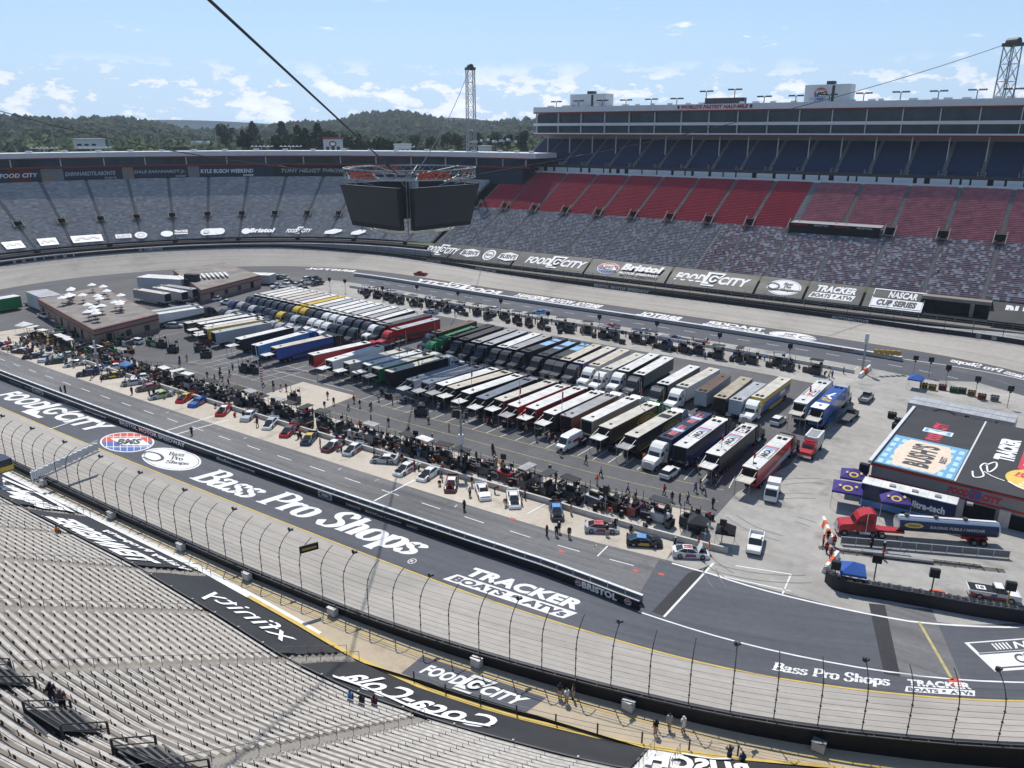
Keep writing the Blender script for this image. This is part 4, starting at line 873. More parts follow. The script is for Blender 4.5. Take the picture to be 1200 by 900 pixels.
# ================================================================ SCOREBOARD, TOWERS, CABLES
def at(u, v, y):              # point on the line of sight at forward distance y
    w = ray(u, v); t = y/w[1]; return np.array([w[0]*t, y, CAMZ+w[2]*t])
SBX, SBY = -25.2, 197.; 
sb = empty('hanging_scoreboard', (SBX, SBY, 31), 0, 'huge dark four-sided video scoreboard hung on cables over the infield', 'scoreboard')
SCR = mat('unlit_screen', (.022,.030,.038), .35, var=.1, scale=.2, spec=.4); FR = mat('screen_frame', (.018,.02,.024), .6)
def sp(x, y, z): return (x, y, z)
for k in range(4):
    an = k*math.pi/2+rad(45)+rad(3); ca, sa = math.cos(an), math.sin(an)   # outward normal of the screen
    tx, ty = -sa, ca; hw0, hw1, r0_, r1_, z0, z1 = 9.0, 10.6, 11.6, 13.4, .8, 10.3
    for nm, m_, o, e in (('screen', SCR, 0, 0), ('screen_back', FR, -1.3, .25)):
        q = lambda s_, hw, r, z: sp(ca*(r+o)+tx*hw*s_, sa*(r+o)+ty*hw*s_, z)
        mb = MB(); 
        if nm == 'screen': mb.quad(q(1,hw0,r0_,z0), q(-1,hw0,r0_,z0), q(-1,hw1,r1_,z1), q(1,hw1,r1_,z1))
        else:
            o2 = 1.27; P = [q(1,hw0+.2,r0_,z0-.2), q(-1,hw0+.2,r0_,z0-.2), q(-1,hw1+.2,r1_,z1+.2), q(1,hw1+.2,r1_,z1+.2)]; P2 = [(p[0]+ca*o2, p[1]+sa*o2, p[2]) for p in P]
            mb.add(P+P2, [(0,1,2,3),(7,6,5,4),(0,4,5,1),(1,5,6,2),(2,6,7,3),(3,7,4,0)])
        mb.build(nm, m_, sb)
def ring(mb, r, z, n, t, mi=0): P = [(r*math.cos(2*math.pi*i/n), r*math.sin(2*math.pi*i/n), z) for i in range(n+1)]; mb.path(P, t, mi, 4); return P
mb = MB(); A_ = ring(mb, 16.2, 12.1, 40, .16); B_ = ring(mb, 16.2, 14.3, 40, .18); ring(mb, 14.6, 12.3, 40, .12); C_ = ring(mb, 14.6, 14.2, 40, .14)
for i in range(40): mb.tube(A_[i], B_[(i+1) % 40], .07, 0, 3); mb.tube(B_[i], A_[(i+1) % 40], .07, 0, 3); mb.tube(B_[i], C_[i], .06, 0, 3)
for i in range(8): a = i*math.pi/4; mb.tube((16*math.cos(a), 16*math.sin(a), 14.3), (2*math.cos(a), 2*math.sin(a), 12.6), .12, 0, 4); mb.tube((16*math.cos(a), 16*math.sin(a), 12), (11*math.cos(a), 11*math.sin(a), 10.5), .1, 0, 4)
mb.build('ring_truss', GALV, sb)
mb = MB(); ring(mb, 9.6, -.2, 36, .2); ring(mb, 10.4, -.35, 36, .14)
for i in range(18): a = i*math.pi/9; mb.tube((9.6*math.cos(a), 9.6*math.sin(a), -.2), (10.4*math.cos(a), 10.4*math.sin(a), -.35), .08, 0, 3)
mb.build('lower_ring', mat('pale_ring', (.5,.49,.42), .5), sb)
mb = MB(); mb.tube((0,0,-1), (0,0,13), .5); 
for k in range(4): an = k*math.pi/2+rad(3); mb.tube((12.6*math.cos(an), 12.6*math.sin(an), -1), (13.6*math.cos(an), 13.6*math.sin(an), 12), .16); mb.tube((12.6*math.cos(an), 12.6*math.sin(an), -.4), (9.6*math.cos(an), 9.6*math.sin(an), -.3), .1)
mb.build('mast', GALV, sb)
LAMPR = mat('ring_sign_red', (.5,.07,.03), .6)
for a0 in (-126, -62, 30, 120):                # red sign letters wrapped round the ring
    S = Sign(lambda x, y: np.array([16.5*math.cos(rad(a0-14+28*x)), 16.5*math.sin(rad(a0-14+28*x)), 12.3+1.8*y]), (0,0,0), 0)
    for k, (t, x0, x1) in enumerate((('BRISTOL', 0, 1),)): S.text(t, 0, 0, 1, 1, 0, .06)
    S.build('ring_lettering', [LAMPR], sb)
def lattice(name, base, h, w0, w1, label, n=9):
    t = empty(name, base, rad(20), label, 'tower', 'lattice towers that hold up the scoreboard cables'); mb = MB()
    c_ = lambda i, z: ((w0+(w1-w0)*z/h)/2*(1, -1, -1, 1)[i % 4], (w0+(w1-w0)*z/h)/2*(1, 1, -1, -1)[i % 4], z)
    for i in range(4): mb.tube(c_(i, 0), c_(i, h), .22, 0, 4)
    mb.build('corner_posts', GALV, t); mb = MB()
    for k in range(n):
        z0, z1 = h*k/n, h*(k+1)/n
        for i in range(4): mb.tube(c_(i, z0), c_(i+1, z1), .1, 0, 3); mb.tube(c_(i+1, z0), c_(i, z1), .1, 0, 3); mb.tube(c_(i, z1), c_(i+1, z1), .1, 0, 3)
    mb.build('cross_bracing', GALV, t)
    mb = MB(); mb.box((0,0,h+.5), (w1*1.25, w1*1.25, 1.1)); mb.cyl((0,0,h+1.3), w1*.35, w1*1.1, 'y'); mb.build('pulley_head', STEEL, t); return t
y1 = 372.; p_ = at(551, 82, y1); lattice('lattice_tower', (p_[0], y1, 8), p_[2]-8, 4.2, 3.2, 'tall slim steel lattice tower standing behind the low turn grandstand', 14); T1 = p_
y2 = 292.; p_ = at(1187, 54, y2); lattice('lattice_tower', (p_[0], y2, 30), p_[2]-30, 5.2, 3.9, 'broad steel lattice tower at the right edge rising behind the tall suite roof', 9); T2 = p_
def cable(name, P, r, label, sag=0.):
    A, B = np.array(P[0]), np.array(P[1]); n = 24; mb = MB()
    mb.path([tuple(A+(B-A)*i/n-np.array([0,0,sag*4*i/n*(1-i/n)])) for i in range(n+1)], r, 0, 6)
    for f in (.86,): q = A+(B-A)*f-np.array([0,0,sag*4*f*(1-f)]); d = (B-A)/np.linalg.norm(B-A); mb.tube(tuple(q-d*1.2), tuple(q+d*1.2), r*3, 0, 6)
    o = mb.build(name, CABLE, None, label=label, cat='cable', group='steel cables holding the scoreboard'); return o
top = lambda an: (SBX+15.8*math.cos(an), SBY+15.8*math.sin(an), 31+13.8)
cable('steel_cable', (tuple(at(228, -16, 60.)), tuple(at(466, 204, SBY-15.5))), .13, 'thick steel cable running from the top left of the sky down to the scoreboard')
cable('steel_cable', (tuple(T1+[0,0,1.5]), tuple(at(486, 205, SBY+12))), .11, 'thin steel cable from the slim left-hand lattice tower to the scoreboard', 3)
cable('steel_cable', (tuple(T2+[0,0,1.5]), tuple(at(562, 204, SBY))), .10, 'long thin cable crossing the suite windows from the right lattice tower', 3.5)
cable('steel_cable', (tuple(at(-60, 112, 230.)), tuple(at(403, 203, SBY))), .12, 'thin cable coming in from the left above the low turn roof', 3)
# ================================================================ TREES
LEAFM = [mat('foliage_dark', (.020,.042,.016), .9, var=.45, scale=.5, kind='world'), mat('foliage_mid', (.036,.068,.020), .9, var=.45, scale=.5, kind='world'), mat('foliage_light', (.075,.11,.028), .9, var=.4, scale=.5, kind='world')]
BARK = mat('bark', (.06,.045,.035), .95)
def crownmesh(seed, kind, mats):
    """leaf clumps scattered through a crown 1 m high and about 1 m wide"""
    r = random.Random(seed); mb = MB(); n = 420
    lobes = [(r.uniform(-.26,.26), r.uniform(-.26,.26), r.uniform(.35,.78), r.uniform(.16,.30)) for _ in range(9)]
    for i in range(n):
        if kind == 'cone': z = r.random()**1.3; rr = (.46*(1-z**1.5)+.05)*(.55+.45*r.random())*(1+.25*math.sin(z*30)); t = r.uniform(0, 6.28); p = (rr*math.cos(t), rr*math.sin(t), z)
        else:
            L = lobes[i % 9]; d = Vector((r.gauss(0,1), r.gauss(0,1), r.gauss(0,1))).normalized()*L[3]*(.65+.4*r.random()); p = (L[0]+d.x, L[1]+d.y, max(.06, L[2]+d.z))
        s_ = r.uniform(.035, .085); u = Vector((r.gauss(0,1), r.gauss(0,1), r.gauss(0,1))).normalized(); v = u.orthogonal().normalized(); w = u.cross(v); p = Vector(p); mi = r.choice((0,0,1)) 
        mb.add([p+u*s_, p+v*s_*.9, p-u*s_*.8+w*s_*.4, p-v*s_+w*s_*.2], [(0,1,2),(0,2,3)], mi)
        mb.add([p+w*s_, p+v*s_*.7, p-w*s_], [(0,1,2)], mi)
    return mb.mesh('crown', mats)
CR = [crownmesh(k, 'round', [LEAFM[i], LEAFM[min(i+1, 2)]]) for k, i in ((1,0),(2,0),(3,1),(4,2))]; CN = [crownmesh(9, 'cone', [LEAFM[0], LEAFM[0]]), crownmesh(10, 'cone', [LEAFM[0], LEAFM[1]])]
mb = MB(); mb.tube((0,0,-.2), (0,0,.45), .028, 0, 6, .016); 
for t in range(5): mb.tube((0,0,.2+.04*t), (.18*math.cos(t*1.3), .18*math.sin(t*1.3), .48+.05*t), .012, 0, 4, .005)
TRUNK = mb.mesh('trunk', [BARK])
tnum = {}
def tree(u, vtop, r, h, me, label, wide=1.):
    az = math.atan((u-600)/F/CP) if 0 else math.atan2(ray(u, 150)[0], ray(u, 150)[1]); x, y = r*math.sin(az), r*math.cos(az); z = terr(x, y)
    zt = CAMZ+(HY-vtop-5)/F*r*.98; h = h or max(5, zt-z)
    t = empty('tree', (x, y, zt-h), random.uniform(0, 6), label, 'tree', 'single trees beyond the stadium'); t.scale = (h*.8*wide, h*.8*wide, h)
    mkobj('crown', me, t); mkobj('trunk', TRUNK, t); return t
TL = [(327,152,430,13,CR[0],'dark tall tree left of the row of firs'),(335,163,480,14,CR[3],'bright round pale green tree beside the white tower'),(348,143,520,18,CN[1],'pointed fir left of the small white tower'),(357,146,520,16,CN[0],'narrow dark conifer next to the pointed fir'),(372,141,560,20,CN[0],'tallest pointed fir above the white tower'),(386,147,540,17,CR[0],'dark rounded tree right behind the white tower'),(404,150,560,15,CR[1],'dense dark tree right of the white tower'),(330,139,700,24,CN[1],'tall pointed fir on the ridge at left of the cable'),(420,152,560,14,CN[0],'short dark fir near the cable'),(432,158,470,10,CR[2],'mid green bush-like tree beside the cable'),(443,155,480,13,CR[2],'loose pale tree above the scoreboard ring'),(455,157,500,13,CR[0],'squat dark tree above the scoreboard'),(466,160,470,10,CN[0],'small dark pyramid tree above the scoreboard'),(537,150,640,15,CR[0],'dark tree just left of the slim lattice tower'),(524,149,660,15,CR[1],'round dark tree on the lawn edge'),(562,149,640,16,CR[0],'dark tree just right of the slim lattice tower'),(580,148,640,16,CR[1],'broad dark tree right of the slim tower'),(594,151,620,13,CR[0],'last dark tree before the tall grandstand roof'),(610,147,600,18,CR[0],'tree half hidden behind the end of the tall grandstand'),(505,153,640,12,CR[1],'low dark tree on the green hillside'),(296,139,700,22,CN[0],'pointed dark fir on the ridge near the left middle'),(262,140,720,22,CR[0],'dense rounded tree below the ridge'),(284,146,560,17,CR[1],'dark leafy tree above the turn roof'),(487,152,660,13,CR[0],'dark spreading tree above the scoreboard top'),(560,164,430,8,CN[0],'small conifer by the foot of the slim tower')]
for T_ in TL: tree(*T_)
# far wood on the hills, one mass
r_ = random.Random(11); mb = MB()
def blob(x, y, z, s_, h, mi):
    n1, n2 = 7, 3; P = []; ph = r_.uniform(0, 6)
    for j in range(n2+1):
        f = j/n2; rr = s_*(.9, 1.05, .75, .12)[j]
        for i in range(n1): t = ph+2*math.pi*i/n1; k = rr*r_.uniform(.72, 1.22); P.append((x+k*math.cos(t), y+k*math.sin(t), z+h*(.12, .45, .8, 1.)[j]*r_.uniform(.92, 1.08)))
    mb.add(P, [(j*n1+i, j*n1+(i+1) % n1, (j+1)*n1+(i+1) % n1, (j+1)*n1+i) for j in range(n2) for i in range(n1)]+[tuple(range(n2*n1, n2*n1+n1))], mi)
cnt = 0
while cnt < 6800:
    az = r_.uniform(-.74, .13); r = r_.choice((r_.uniform(560, 900), r_.uniform(800, 1300), r_.uniform(1200, 1800), r_.uniform(1700, 2300))); x, y = r*math.sin(az), r*math.cos(az)
    if az > -.14 and r < 740 and az < -.02: continue
    if az <= -.22 and r < 640 and r_.random() < .8: continue
    cnt += 1; h = r_.uniform(11, 19)*(1+.15*(r > 1300)); blob(x, y, terr(x, y)-1, h*r_.uniform(.32, .5), h, r_.choice((0,0,0,1,1,2) if r < 1000 else (0,0,0,1)))
mb.build('wood', [LEAFM[0], LEAFM[1], LEAFM[2]], None, label='dark green woods covering the hills on the skyline', cat='wood', kind='stuff')
mb = MB()
for k in range(700):                           # scrub along the back of the turn stand
    az = r_.uniform(-.62, -.26); r = r_.uniform(445, 580); x, y = r*math.sin(az), r*math.cos(az); h = r_.uniform(3, 7); blob(x, y, terr(x, y), h*.6, h, r_.choice((0,1,1,2,2)))
mb.build('scrub', [LEAFM[0], LEAFM[1], LEAFM[2]], None, label='yellow green scrub and bushes behind the turn grandstand roof', cat='bushes', kind='stuff')
# small white tower building and sheds beyond the turn stand
def outb(u, v0, v1, y, w, label, n=1):
    a, b = at(u, v0, y), at(u, v1, y); t = empty('building', (a[0], y, a[2]-3), rad(random.uniform(-15, 15)), label, 'building'); h = b[2]-a[2]+3
    mb = MB(); mb.box((0,0,h/2), (w, w*.7, h)); mb.build('wall', WPAN, t); mb = MB(); mb.box((0,0,h+.3), (w*1.08, w*.8, .6)); mb.build('roof', REDT if n else GPAN, t)
    for k in (-1, 0, 1): mb = MB(); mb.box((k*w*.28, -w*.36, h*.45), (w*.16, .3, h*.22)); mb.build('window', GLASS, t)
    return t
b_ = outb(391, 176, 163, 440, 10, 'small white square tower building with a round emblem behind the turn stand roof')
h_ = at(391,163,440)[2]-at(391,176,440)[2]+3
S = Sign(lambda x, y: np.array([-2+4*x, -3.6, h_*.55+3*y]), (0,-1,0), .1); S.oval(.5,.5,.5,.5,0); S.oval(.5,.5,.35,.3,1); S.build('emblem', [REDT, LWHITE], b_)
outb(105, 168, 163.5, 470, 14, 'low white shed with a pale roof among the scrub', 0); outb(1072-600, 175, 170, 445, 9, 'little grey shed right of the cable above the roof', 0); outb(568, 176, 172, 430, 7, 'small pale shed right of the slim tower', 0)
GP = []
for i, (u, v, y) in enumerate(((60,150,520),(125,150,520),(184,150,520),(237,152,540),(252,152,560))):
    p = at(u, v, y); z = terr(p[0], p[1]); mb = MB(); mb.tube((p[0], y, z-1), tuple(p), .35, 0, 5); mb.box(tuple(p), (2.4,.4,.4)); mb.build('utility_pole', GALV, None, label='grey utility pole, '+('leftmost of five','second from the left of five','middle one of five','fourth from the left of five','rightmost of five')[i]+' against the wooded hills', cat='pole', group='utility poles before the hills')
random.seed(21)
for i in range(14):                            # cars and vans parked on the lawn far behind
    u = 228+i*3 if i < 6 else 508+i*8; v = 167 if i < 6 else 166-(i % 3); p = at(u, v, 560 if i < 6 else 600); z = terr(p[0], p[1])
    mb = MB(); mb.prism([(-2.4,.3),(2.4,.3),(2.4,1.1),(1.4,1.2),(.8,2.),(-1.6,2.1),(-2.3,1.2)], -.9, .9); mb.cyl((-1.4,0,.4), .4, 2, 'y', 0, 8); mb.cyl((1.4,0,.4), .4, 2, 'y', 0, 8)
    o = mb.build('parked_car', WPAN, None, label='tiny far parked car, %s from the left %s' % (['first','second','third','fourth','fifth','sixth','seventh','eighth'][i if i < 6 else i-6], 'on the road below the woods' if i < 6 else 'on the green hillside behind the roof end'), cat='car', group='cars parked on the far hillside'); o.location = (p[0], p[1], max(z, p[2]-1)); o.rotation_euler = (0,0,random.uniform(0,3))
# ================================================================ HAULERS
def ordn(n): return str(n)+('th' if 10 <= n % 100 <= 20 else {1:'st',2:'nd',3:'rd'}.get(n % 10, 'th'))
PC = {'white':(.72,.72,.70),'offwhite':(.60,.57,.50),'cream':(.58,.53,.43),'grey':(.36,.36,.37),'silver':(.42,.44,.47),'slate':(.16,.19,.24),'dark':(.035,.038,.045),'black':(.014,.015,.018),'navy':(.02,.035,.085),'blue':(.03,.10,.36),'light blue':(.12,.28,.55),'red':(.42,.02,.025),'maroon':(.12,.03,.035),'green':(.02,.20,.07),'yellow':(.60,.42,.04),'gold':(.42,.28,.05),'teal':(.01,.12,.13),'orange':(.65,.17,.03),'purple':(.06,.03,.20),'brown':(.13,.09,.07),'tan':(.42,.37,.28),'pink':(.5,.12,.2),'lime':(.3,.5,.05)}
def pm(c, gloss=True):
    k = 'paint_'+c.replace(' ', '_')+('' if gloss else '_matt')
    return mat(k, PC[c], .32 if gloss else .65, var=.07, scale=.7, coat=.35 if gloss else 0)
def roofm(c): return mat('roof_'+c.replace(' ', '_'), tuple(x*.9 for x in PC[c]), .6, var=.2, scale=.5, spec=.25, seam=1.25)
TYRE = mat('tyre_rubber', (.012,.012,.013), .85); CHROME = mat('polished_metal', (.6,.6,.62), .2, .9, var=.05); RIM = mat('wheel_rim', (.25,.25,.26), .4, .7); UNDER = mat('underbody', (.02,.02,.022), .8); WIN = mat('window_glass', (.018,.024,.03), .08, var=.1, spec=.7); LAMP = mat('lamp_lens', (.7,.7,.68), .15)
def cylm(r, w, rim=True, n=16):
    mb = MB(); mb.cyl((0,0,0), r, w, 'y', 0, n)
    if rim: mb.cyl((0,0,0), r*.58, w*1.06, 'y', 1, 10)
    return mb.mesh('wheel', [TYRE, RIM])
WH_T = cylm(.5, .62); WH_C = cylm(.34, .24); WH_R = cylm(.35, .32); WH_P = cylm(.42, .28)
def boxes(name, L, mats, smooth=False):
    mb = MB()
    for b in L: mb.box(*b)
    return mb.mesh(name, mats, smooth)
M_BODY = boxes('trailer_body', [((8.1,0,2.58),(16.2,2.56,2.84)), ((7.9,0,.82),(7.4,2.5,.72))], [WPAN])
M_ROOF = boxes('roof', [((8.1,0,4.04),(16.24,2.6,.09))], [WPAN])
M_HATCH = boxes('roof_hatch', [((14.9,.45,4.14),(.9,.6,.12)), ((14.9,-.5,4.14),(.9,.6,.12)), ((2,0,4.12),(.5,.5,.1))], [DARK])
M_REAR = boxes('rear_opening', [((-.02,0,2.7),(.06,2.25,2.3))], [DARK])
M_CAB2 = boxes('trailer_chassis', [((2.9,0,.95),(3.6,1.1,.4)), ((16.,0,1.05),(3.2,.9,.3)), ((13.2,.8,.6),(.15,.15,1.1)), ((13.2,-.8,.6),(.15,.15,1.1))], [UNDER])
mb = MB(); mb.box((-1.65,0,2.72),(2.7,2.4,.1),0); M_GATE = mb.mesh('lift_gate', [WPAN])
mb = MB()
for y in (-1.1,1.1): mb.tube((-2.8,y,0),(-2.8,y,2.7),.05,0,5); mb.tube((-.1,y,3.7),(-2.7,y,2.8),.03,0,4)
M_GPOST = mb.mesh('gate_posts', [GALV])
def loft(mb, st, mi=0, cap=True):
    """st: (x, half width, bottom, top, top width factor)"""
    n = 8; P = []
    for x, hw, z0, z1, k in st:
        zm = z0+(z1-z0)*.62; P += [(x,-hw*.96,z0),(x,-hw,zm),(x,-hw*(k+1)/2,z1-(z1-z0)*.12),(x,-hw*k,z1),(x,hw*k,z1),(x,hw*(k+1)/2,z1-(z1-z0)*.12),(x,hw,zm),(x,hw*.96,z0)]
    m = len(st); Fs = [(i*n+j, i*n+(j+1) % n, (i+1)*n+(j+1) % n, (i+1)*n+j) for i in range(m-1) for j in range(n)]
    if cap: Fs += [tuple(range(n-1,-1,-1)), tuple(range((m-1)*n, m*n))]
    mb.add(P, Fs, mi)
mb = MB(); mb.prism([(17.0,1.),(17.0,3.75),(17.5,3.95),(18.5,3.85),(19.3,3.35),(19.7,2.75),(20.05,2.1),(21.7,1.85),(22.0,1.5),(22.05,.75),(21.1,.7),(19.7,1.0)], -1.15, 1.15); mb.box((17.35,0,2.35),(.7,2.42,2.6)); mb.box((19.0,0,1.6),(1.9,2.36,1.2)); M_CAB = mb.mesh('cab', [WPAN])
mb = MB(); mb.quad((20.08,-1.0,2.14),(20.08,1.0,2.14),(19.74,.95,2.76),(19.74,-.95,2.76)); 
for y in (-1.19,1.19): mb.quad((18.5,y,2.0),(19.7,y,2.0),(19.5,y,2.7),(18.5,y,2.7)); mb.quad((17.4,y*1.03,2.4),(17.9,y*1.03,2.4),(17.9,y*1.03,2.9),(17.4,y*1.03,2.9))
M_CGL = mb.mesh('windshield', [WIN])
mb = MB(); mb.box((22.12,0,.72),(.25,2.4,.42)); mb.box((22.06,0,1.3),(.08,1.1,.75)); 
for y in (-1.32,1.32): mb.tube((18.3,y,1.),(18.3,y,3.9),.08,0,6); mb.cyl((18.4,y*.92,.75),.32,1.5,'x',0,8)
M_CHR = mb.mesh('bumper_and_stacks', [CHROME])
mb = MB(); mb.quad((0,-1.30,1.2),(16.2,-1.30,1.2),(16.2,-1.30,2.5),(5,-1.30,1.7)); mb.quad((0,1.30,1.2),(5,1.30,1.7),(16.2,1.30,2.5),(16.2,1.30,1.2)); M_STR = mb.mesh('side_stripe', [WPAN])
def hauler(x, y, rz, roof, side, cab, label, group, gate=None, stripe=None, detail=True, cabon=True, height=1., lscale=1.):
    t = empty('hauler', (x, y, 0), rz, label, 'truck', group); t.scale = (lscale, 1, height)
    o = mkobj('trailer_body', M_BODY, t); setmat(o, 0, pm(side)); o = mkobj('roof', M_ROOF, t); setmat(o, 0, roofm(roof)); mkobj('trailer_chassis', M_CAB2, t)
    mkobj('rear_opening', M_REAR, t)
    if detail: mkobj('roof_hatch', M_HATCH, t)
    if stripe: o = mkobj('side_stripe', M_STR, t); setmat(o, 0, pm(stripe))
    if gate: o = mkobj('lift_gate', M_GATE, t); setmat(o, 0, roofm(gate)); mkobj('gate_posts', M_GPOST, t)
    W_ = [(2.2,-.95),(2.2,.95),(3.5,-.95),(3.5,.95)]+([(17.2,-.9),(17.2,.9),(18.4,-.9),(18.4,.9),(21.2,-1.),(21.2,1.)] if cabon else [])
    for wx, wy in W_: w = mkobj('wheel', WH_T, t, (wx, wy, .5))
    if cabon: o = mkobj('cab', M_CAB, t); setmat(o, 0, pm(cab)); mkobj('windshield', M_CGL, t); mkobj('bumper_and_stacks', M_CHR, t)
    return t
rj = random.Random(8)
def place(px, z=4.1, ang=None, L=16.2):
    ru, rv, fu, fv = px; a, b = G(ru, rv, z), G(fu, fv, z); c = (a+b)/2
    h = math.atan2(*(b-a)[:2][::-1]) if ang is None else rad(ang)
    if ang is None: h = max(rad(44), min(rad(58), h)) if abs(math.degrees(h)-51) < 40 else h
    q = rj.uniform(-.55, .55); h += rj.uniform(-.008, .008); return c[0]-math.cos(h)*(L/2+q), c[1]-math.sin(h)*(L/2+q), h
GA = 'race haulers parked in the near row'; roof_names = {}
HA = [ # rear middle, front middle on the roof; roof, side, cab, gate, stripe, what singles it out
 (878,548.6,919,512,'white','red','black','offwhite','silver','white roofed hauler with red flame side, last on the right of the near row'),
 (833.6,533.7,877.5,498.5,'white','dark','black','white','navy','white roofed dark hauler with two roof panels, second from the right'),
 (796,524.4,841.7,491.5,'white','navy','black',None,'blue','white roofed hauler with deep blue rear, beside the white crossover'),
 (741.6,509.7,792,480,'offwhite','black','silver','grey','gold','pale roofed black hauler with gold oval, left of the navy roof'),
 (711.7,499,761.6,473.8,'offwhite','black','green','white','gold','black hauler with gold oval and green cab, beside the white van'),
 (693.5,489,736.3,468,'white','tan','white',None,'dark','white roofed tan sided hauler directly behind the white van'),
 (664.3,487,715,463,'grey','maroon','white',None,'dark','dusty grey roofed hauler with dark maroon rear left of the white van'),
 (645.3,483.4,694.7,460.8,'white','dark','dark','white',None,'white roofed hauler carrying a folding ladder platform at its rear'),
 (623,478,675.4,455.4,'white','red','dark','white',None,'white roofed hauler with a thin red side in the middle of the row'),
 (604.4,473.7,655.6,453,'white','red','dark','grey',None,'white hauler with a railed platform and red rear corner'),
 (589,467,641,447.8,'offwhite','dark','dark','white',None,'cream and white roofed hauler just right of the slate roof'),
 (565.3,465.5,617.8,444.7,'slate','black','dark','white',None,'slate blue roofed hauler with white rear deck'),
 (548,459,603,440.8,'white','black','dark','white',None,'white roofed black hauler left of the slate roofed one'),
 (535,452,589,437,'cream','black','dark','white',None,'cream roofed black hauler, second left of the slate roof'),
 (520,449,574.7,433,'white','black','dark','grey',None,'white roofed hauler right of the two bluish grey roofs'),
 (505,446,556,430.7,'slate','silver','dark','grey',None,'right hand one of two bluish grey roofed haulers'),
 (488,443,541,427,'slate','silver','dark','silver',None,'left hand one of two bluish grey roofed haulers'),
 (463.4,432.7,509.5,420.4,'cream','black','white',None,'navy','cream roofed hauler with big black rear left of the grey roofs'),
 (454,427.5,495,416.6,'offwhite','green','white','grey','green','off white roofed hauler with a green edge stripe'),
 (435,425,485,412.8,'white','grey','dark','white',None,'bright white roofed hauler beside the green edged one'),
 (415,423,465,411,'offwhite','grey','dark','white',None,'off white roofed hauler left of the bright white roof'),
 (397.5,418.7,438,406.8,'white','white','dark','white',None,'all white hauler showing its white flank above the concrete patch')]
for h in HA:
    x, y, r = place(h[:4], 4.1, None); hauler(x, y, r, h[4], h[5], h[6], h[9], GA, h[7], h[8])
GL_ = 'haulers parked left of the flagpole'
for h in [(378,412,418,403.5,'white','red','red',None,None,'red hauler with white roof right of the blue hauler'),
 (326,406,378.5,394.7,'cream','blue','black','white','navy','cream roofed dark blue hauler behind the flagpole'),
 (308.5,401.7,345.8,391.8,'white','light blue','blue',None,'blue','white roofed bright blue hauler behind the flagpole'),
 (282.8,395.8,338.8,383,'white','black','black','white',None,'long black hauler with white roof left of the blue ones'),
 (254,388.5,314,377,'silver','silver','silver',None,None,'plain silver hauler with bare metal rear doors'),
 (243,384,302,374.5,'cream','yellow','dark','white','yellow','cream roofed hauler with a yellow rear corner'),
 (252.5,380,296.8,373,'white','dark','dark','white',None,'white roofed hauler beside the yellow cornered one'),
 (243,377,285,370.5,'white','dark','dark','white',None,'white roofed hauler second left of the yellow cornered one'),
 (230,376,270,369,'offwhite','dark','dark',None,None,'off white roofed hauler at the left end of the left row'),
 (167,370,238,359.5,'white','white','dark',None,'dark','white long trailer with taxi lettering beside two blue race cars'),
 (160,367,232,356.5,'silver','white','dark',None,None,'silver roofed trailer behind the taxi lettered trailer')]:
    x, y, r = place(h[:4], 4.1, None); hauler(x, y, r, h[4], h[5], h[6], h[9], GL_, h[7], h[8], cabon=h[4] != 'silver' or h[5] == 'silver')
for i, (q, rf) in enumerate((((216,342,176,334.5),'white'),((228.5,338.5,189,333),'grey'),((196,344,165,339),'offwhite'))):
    x, y, r = place(q, 4.1, None); a, b = G(q[0], q[1], 4.1), G(q[2], q[3], 4.1); r = math.atan2(b[1]-a[1], b[0]-a[0]); hauler(a[0], a[1], r, rf, 'grey', 'dark', ('white','grey','off white')[i]+' roofed trailer parked between the two low infield buildings', 'trailers between the low buildings', cabon=False)
GB_ = 'race haulers in the far rows'
HB = [(784.6,417.6,747.3,439,'white','dark','dark','teal','dark hauler with teal stripe and white roof, right end of the long far row'),
 (768.3,414,729.3,434.6,'white','black','white',None,'white roofed black hauler with a white cab, beside the teal striped one'),
 (748.5,415,712.3,432,'offwhite','silver','white',None,'off white roofed hauler with tall white sleeper cab, third from the teal one'),
 (733.3,408.7,694.8,428.5,'cream','offwhite','white',None,'cream roofed hauler with tall white sleeper cab, fourth from the teal one'),
 (714.7,407.5,679.7,423.8,'offwhite','purple','dark','purple','off white roofed hauler with purple side and dark cab'),
 (699.5,403.4,662,421.5,'cream','black','black',None,'cream roofed black hauler right of the blue patched roofs'),
 (691,401,650,420,'dark','black','black',None,'dark roofed hauler with light blue roof panels, rightmost of three'),
 (676,398,634,416.5,'dark','dark','black',None,'dark roofed hauler with light blue roof panels, middle of three'),
 (661,396,615,410.8,'dark','dark','black',None,'dark roofed hauler with light blue roof panels, leftmost of three'),
 (641.8,392.7,599.8,408.5,'grey','black','black',None,'grey roofed hauler left of the blue patched roofs'),
 (627.8,391,589.3,405.6,'white','black','black',None,'white roofed hauler with black cab, second left of the blue patched roofs'),
 (612.7,388,571.8,403,'silver','black','black',None,'silvery roofed hauler, third left of the blue patched roofs'),
 (599.8,385.7,557.8,400.3,'grey','dark','black',None,'pale grey roofed hauler, fourth left of the blue patched roofs'),
 (583,383.5,545,396.5,'dark','black','black',None,'low black hauler right of the green one'),(572,381,533,393,'black','black','black',None,'black roofed hauler next to the green one'),
 (556,383,513,397.5,'green','green','green','white','green hauler with a white roof strip in the middle of the far rows'),
 (556,375,508,390,'brown','dark','dark',None,'brown roofed hauler with patterned top right of the red one'),
 (508,374,466,384.3,'silver','red','red','dark','big red hauler with silver roof in the far row'),
 (501,369,455,379.5,'dark','red','black',None,'dark roofed hauler left of the big red one'),
 (492.7,367.5,447,377.8,'grey','dark','white',None,'grey roofed hauler second left of the big red one')]
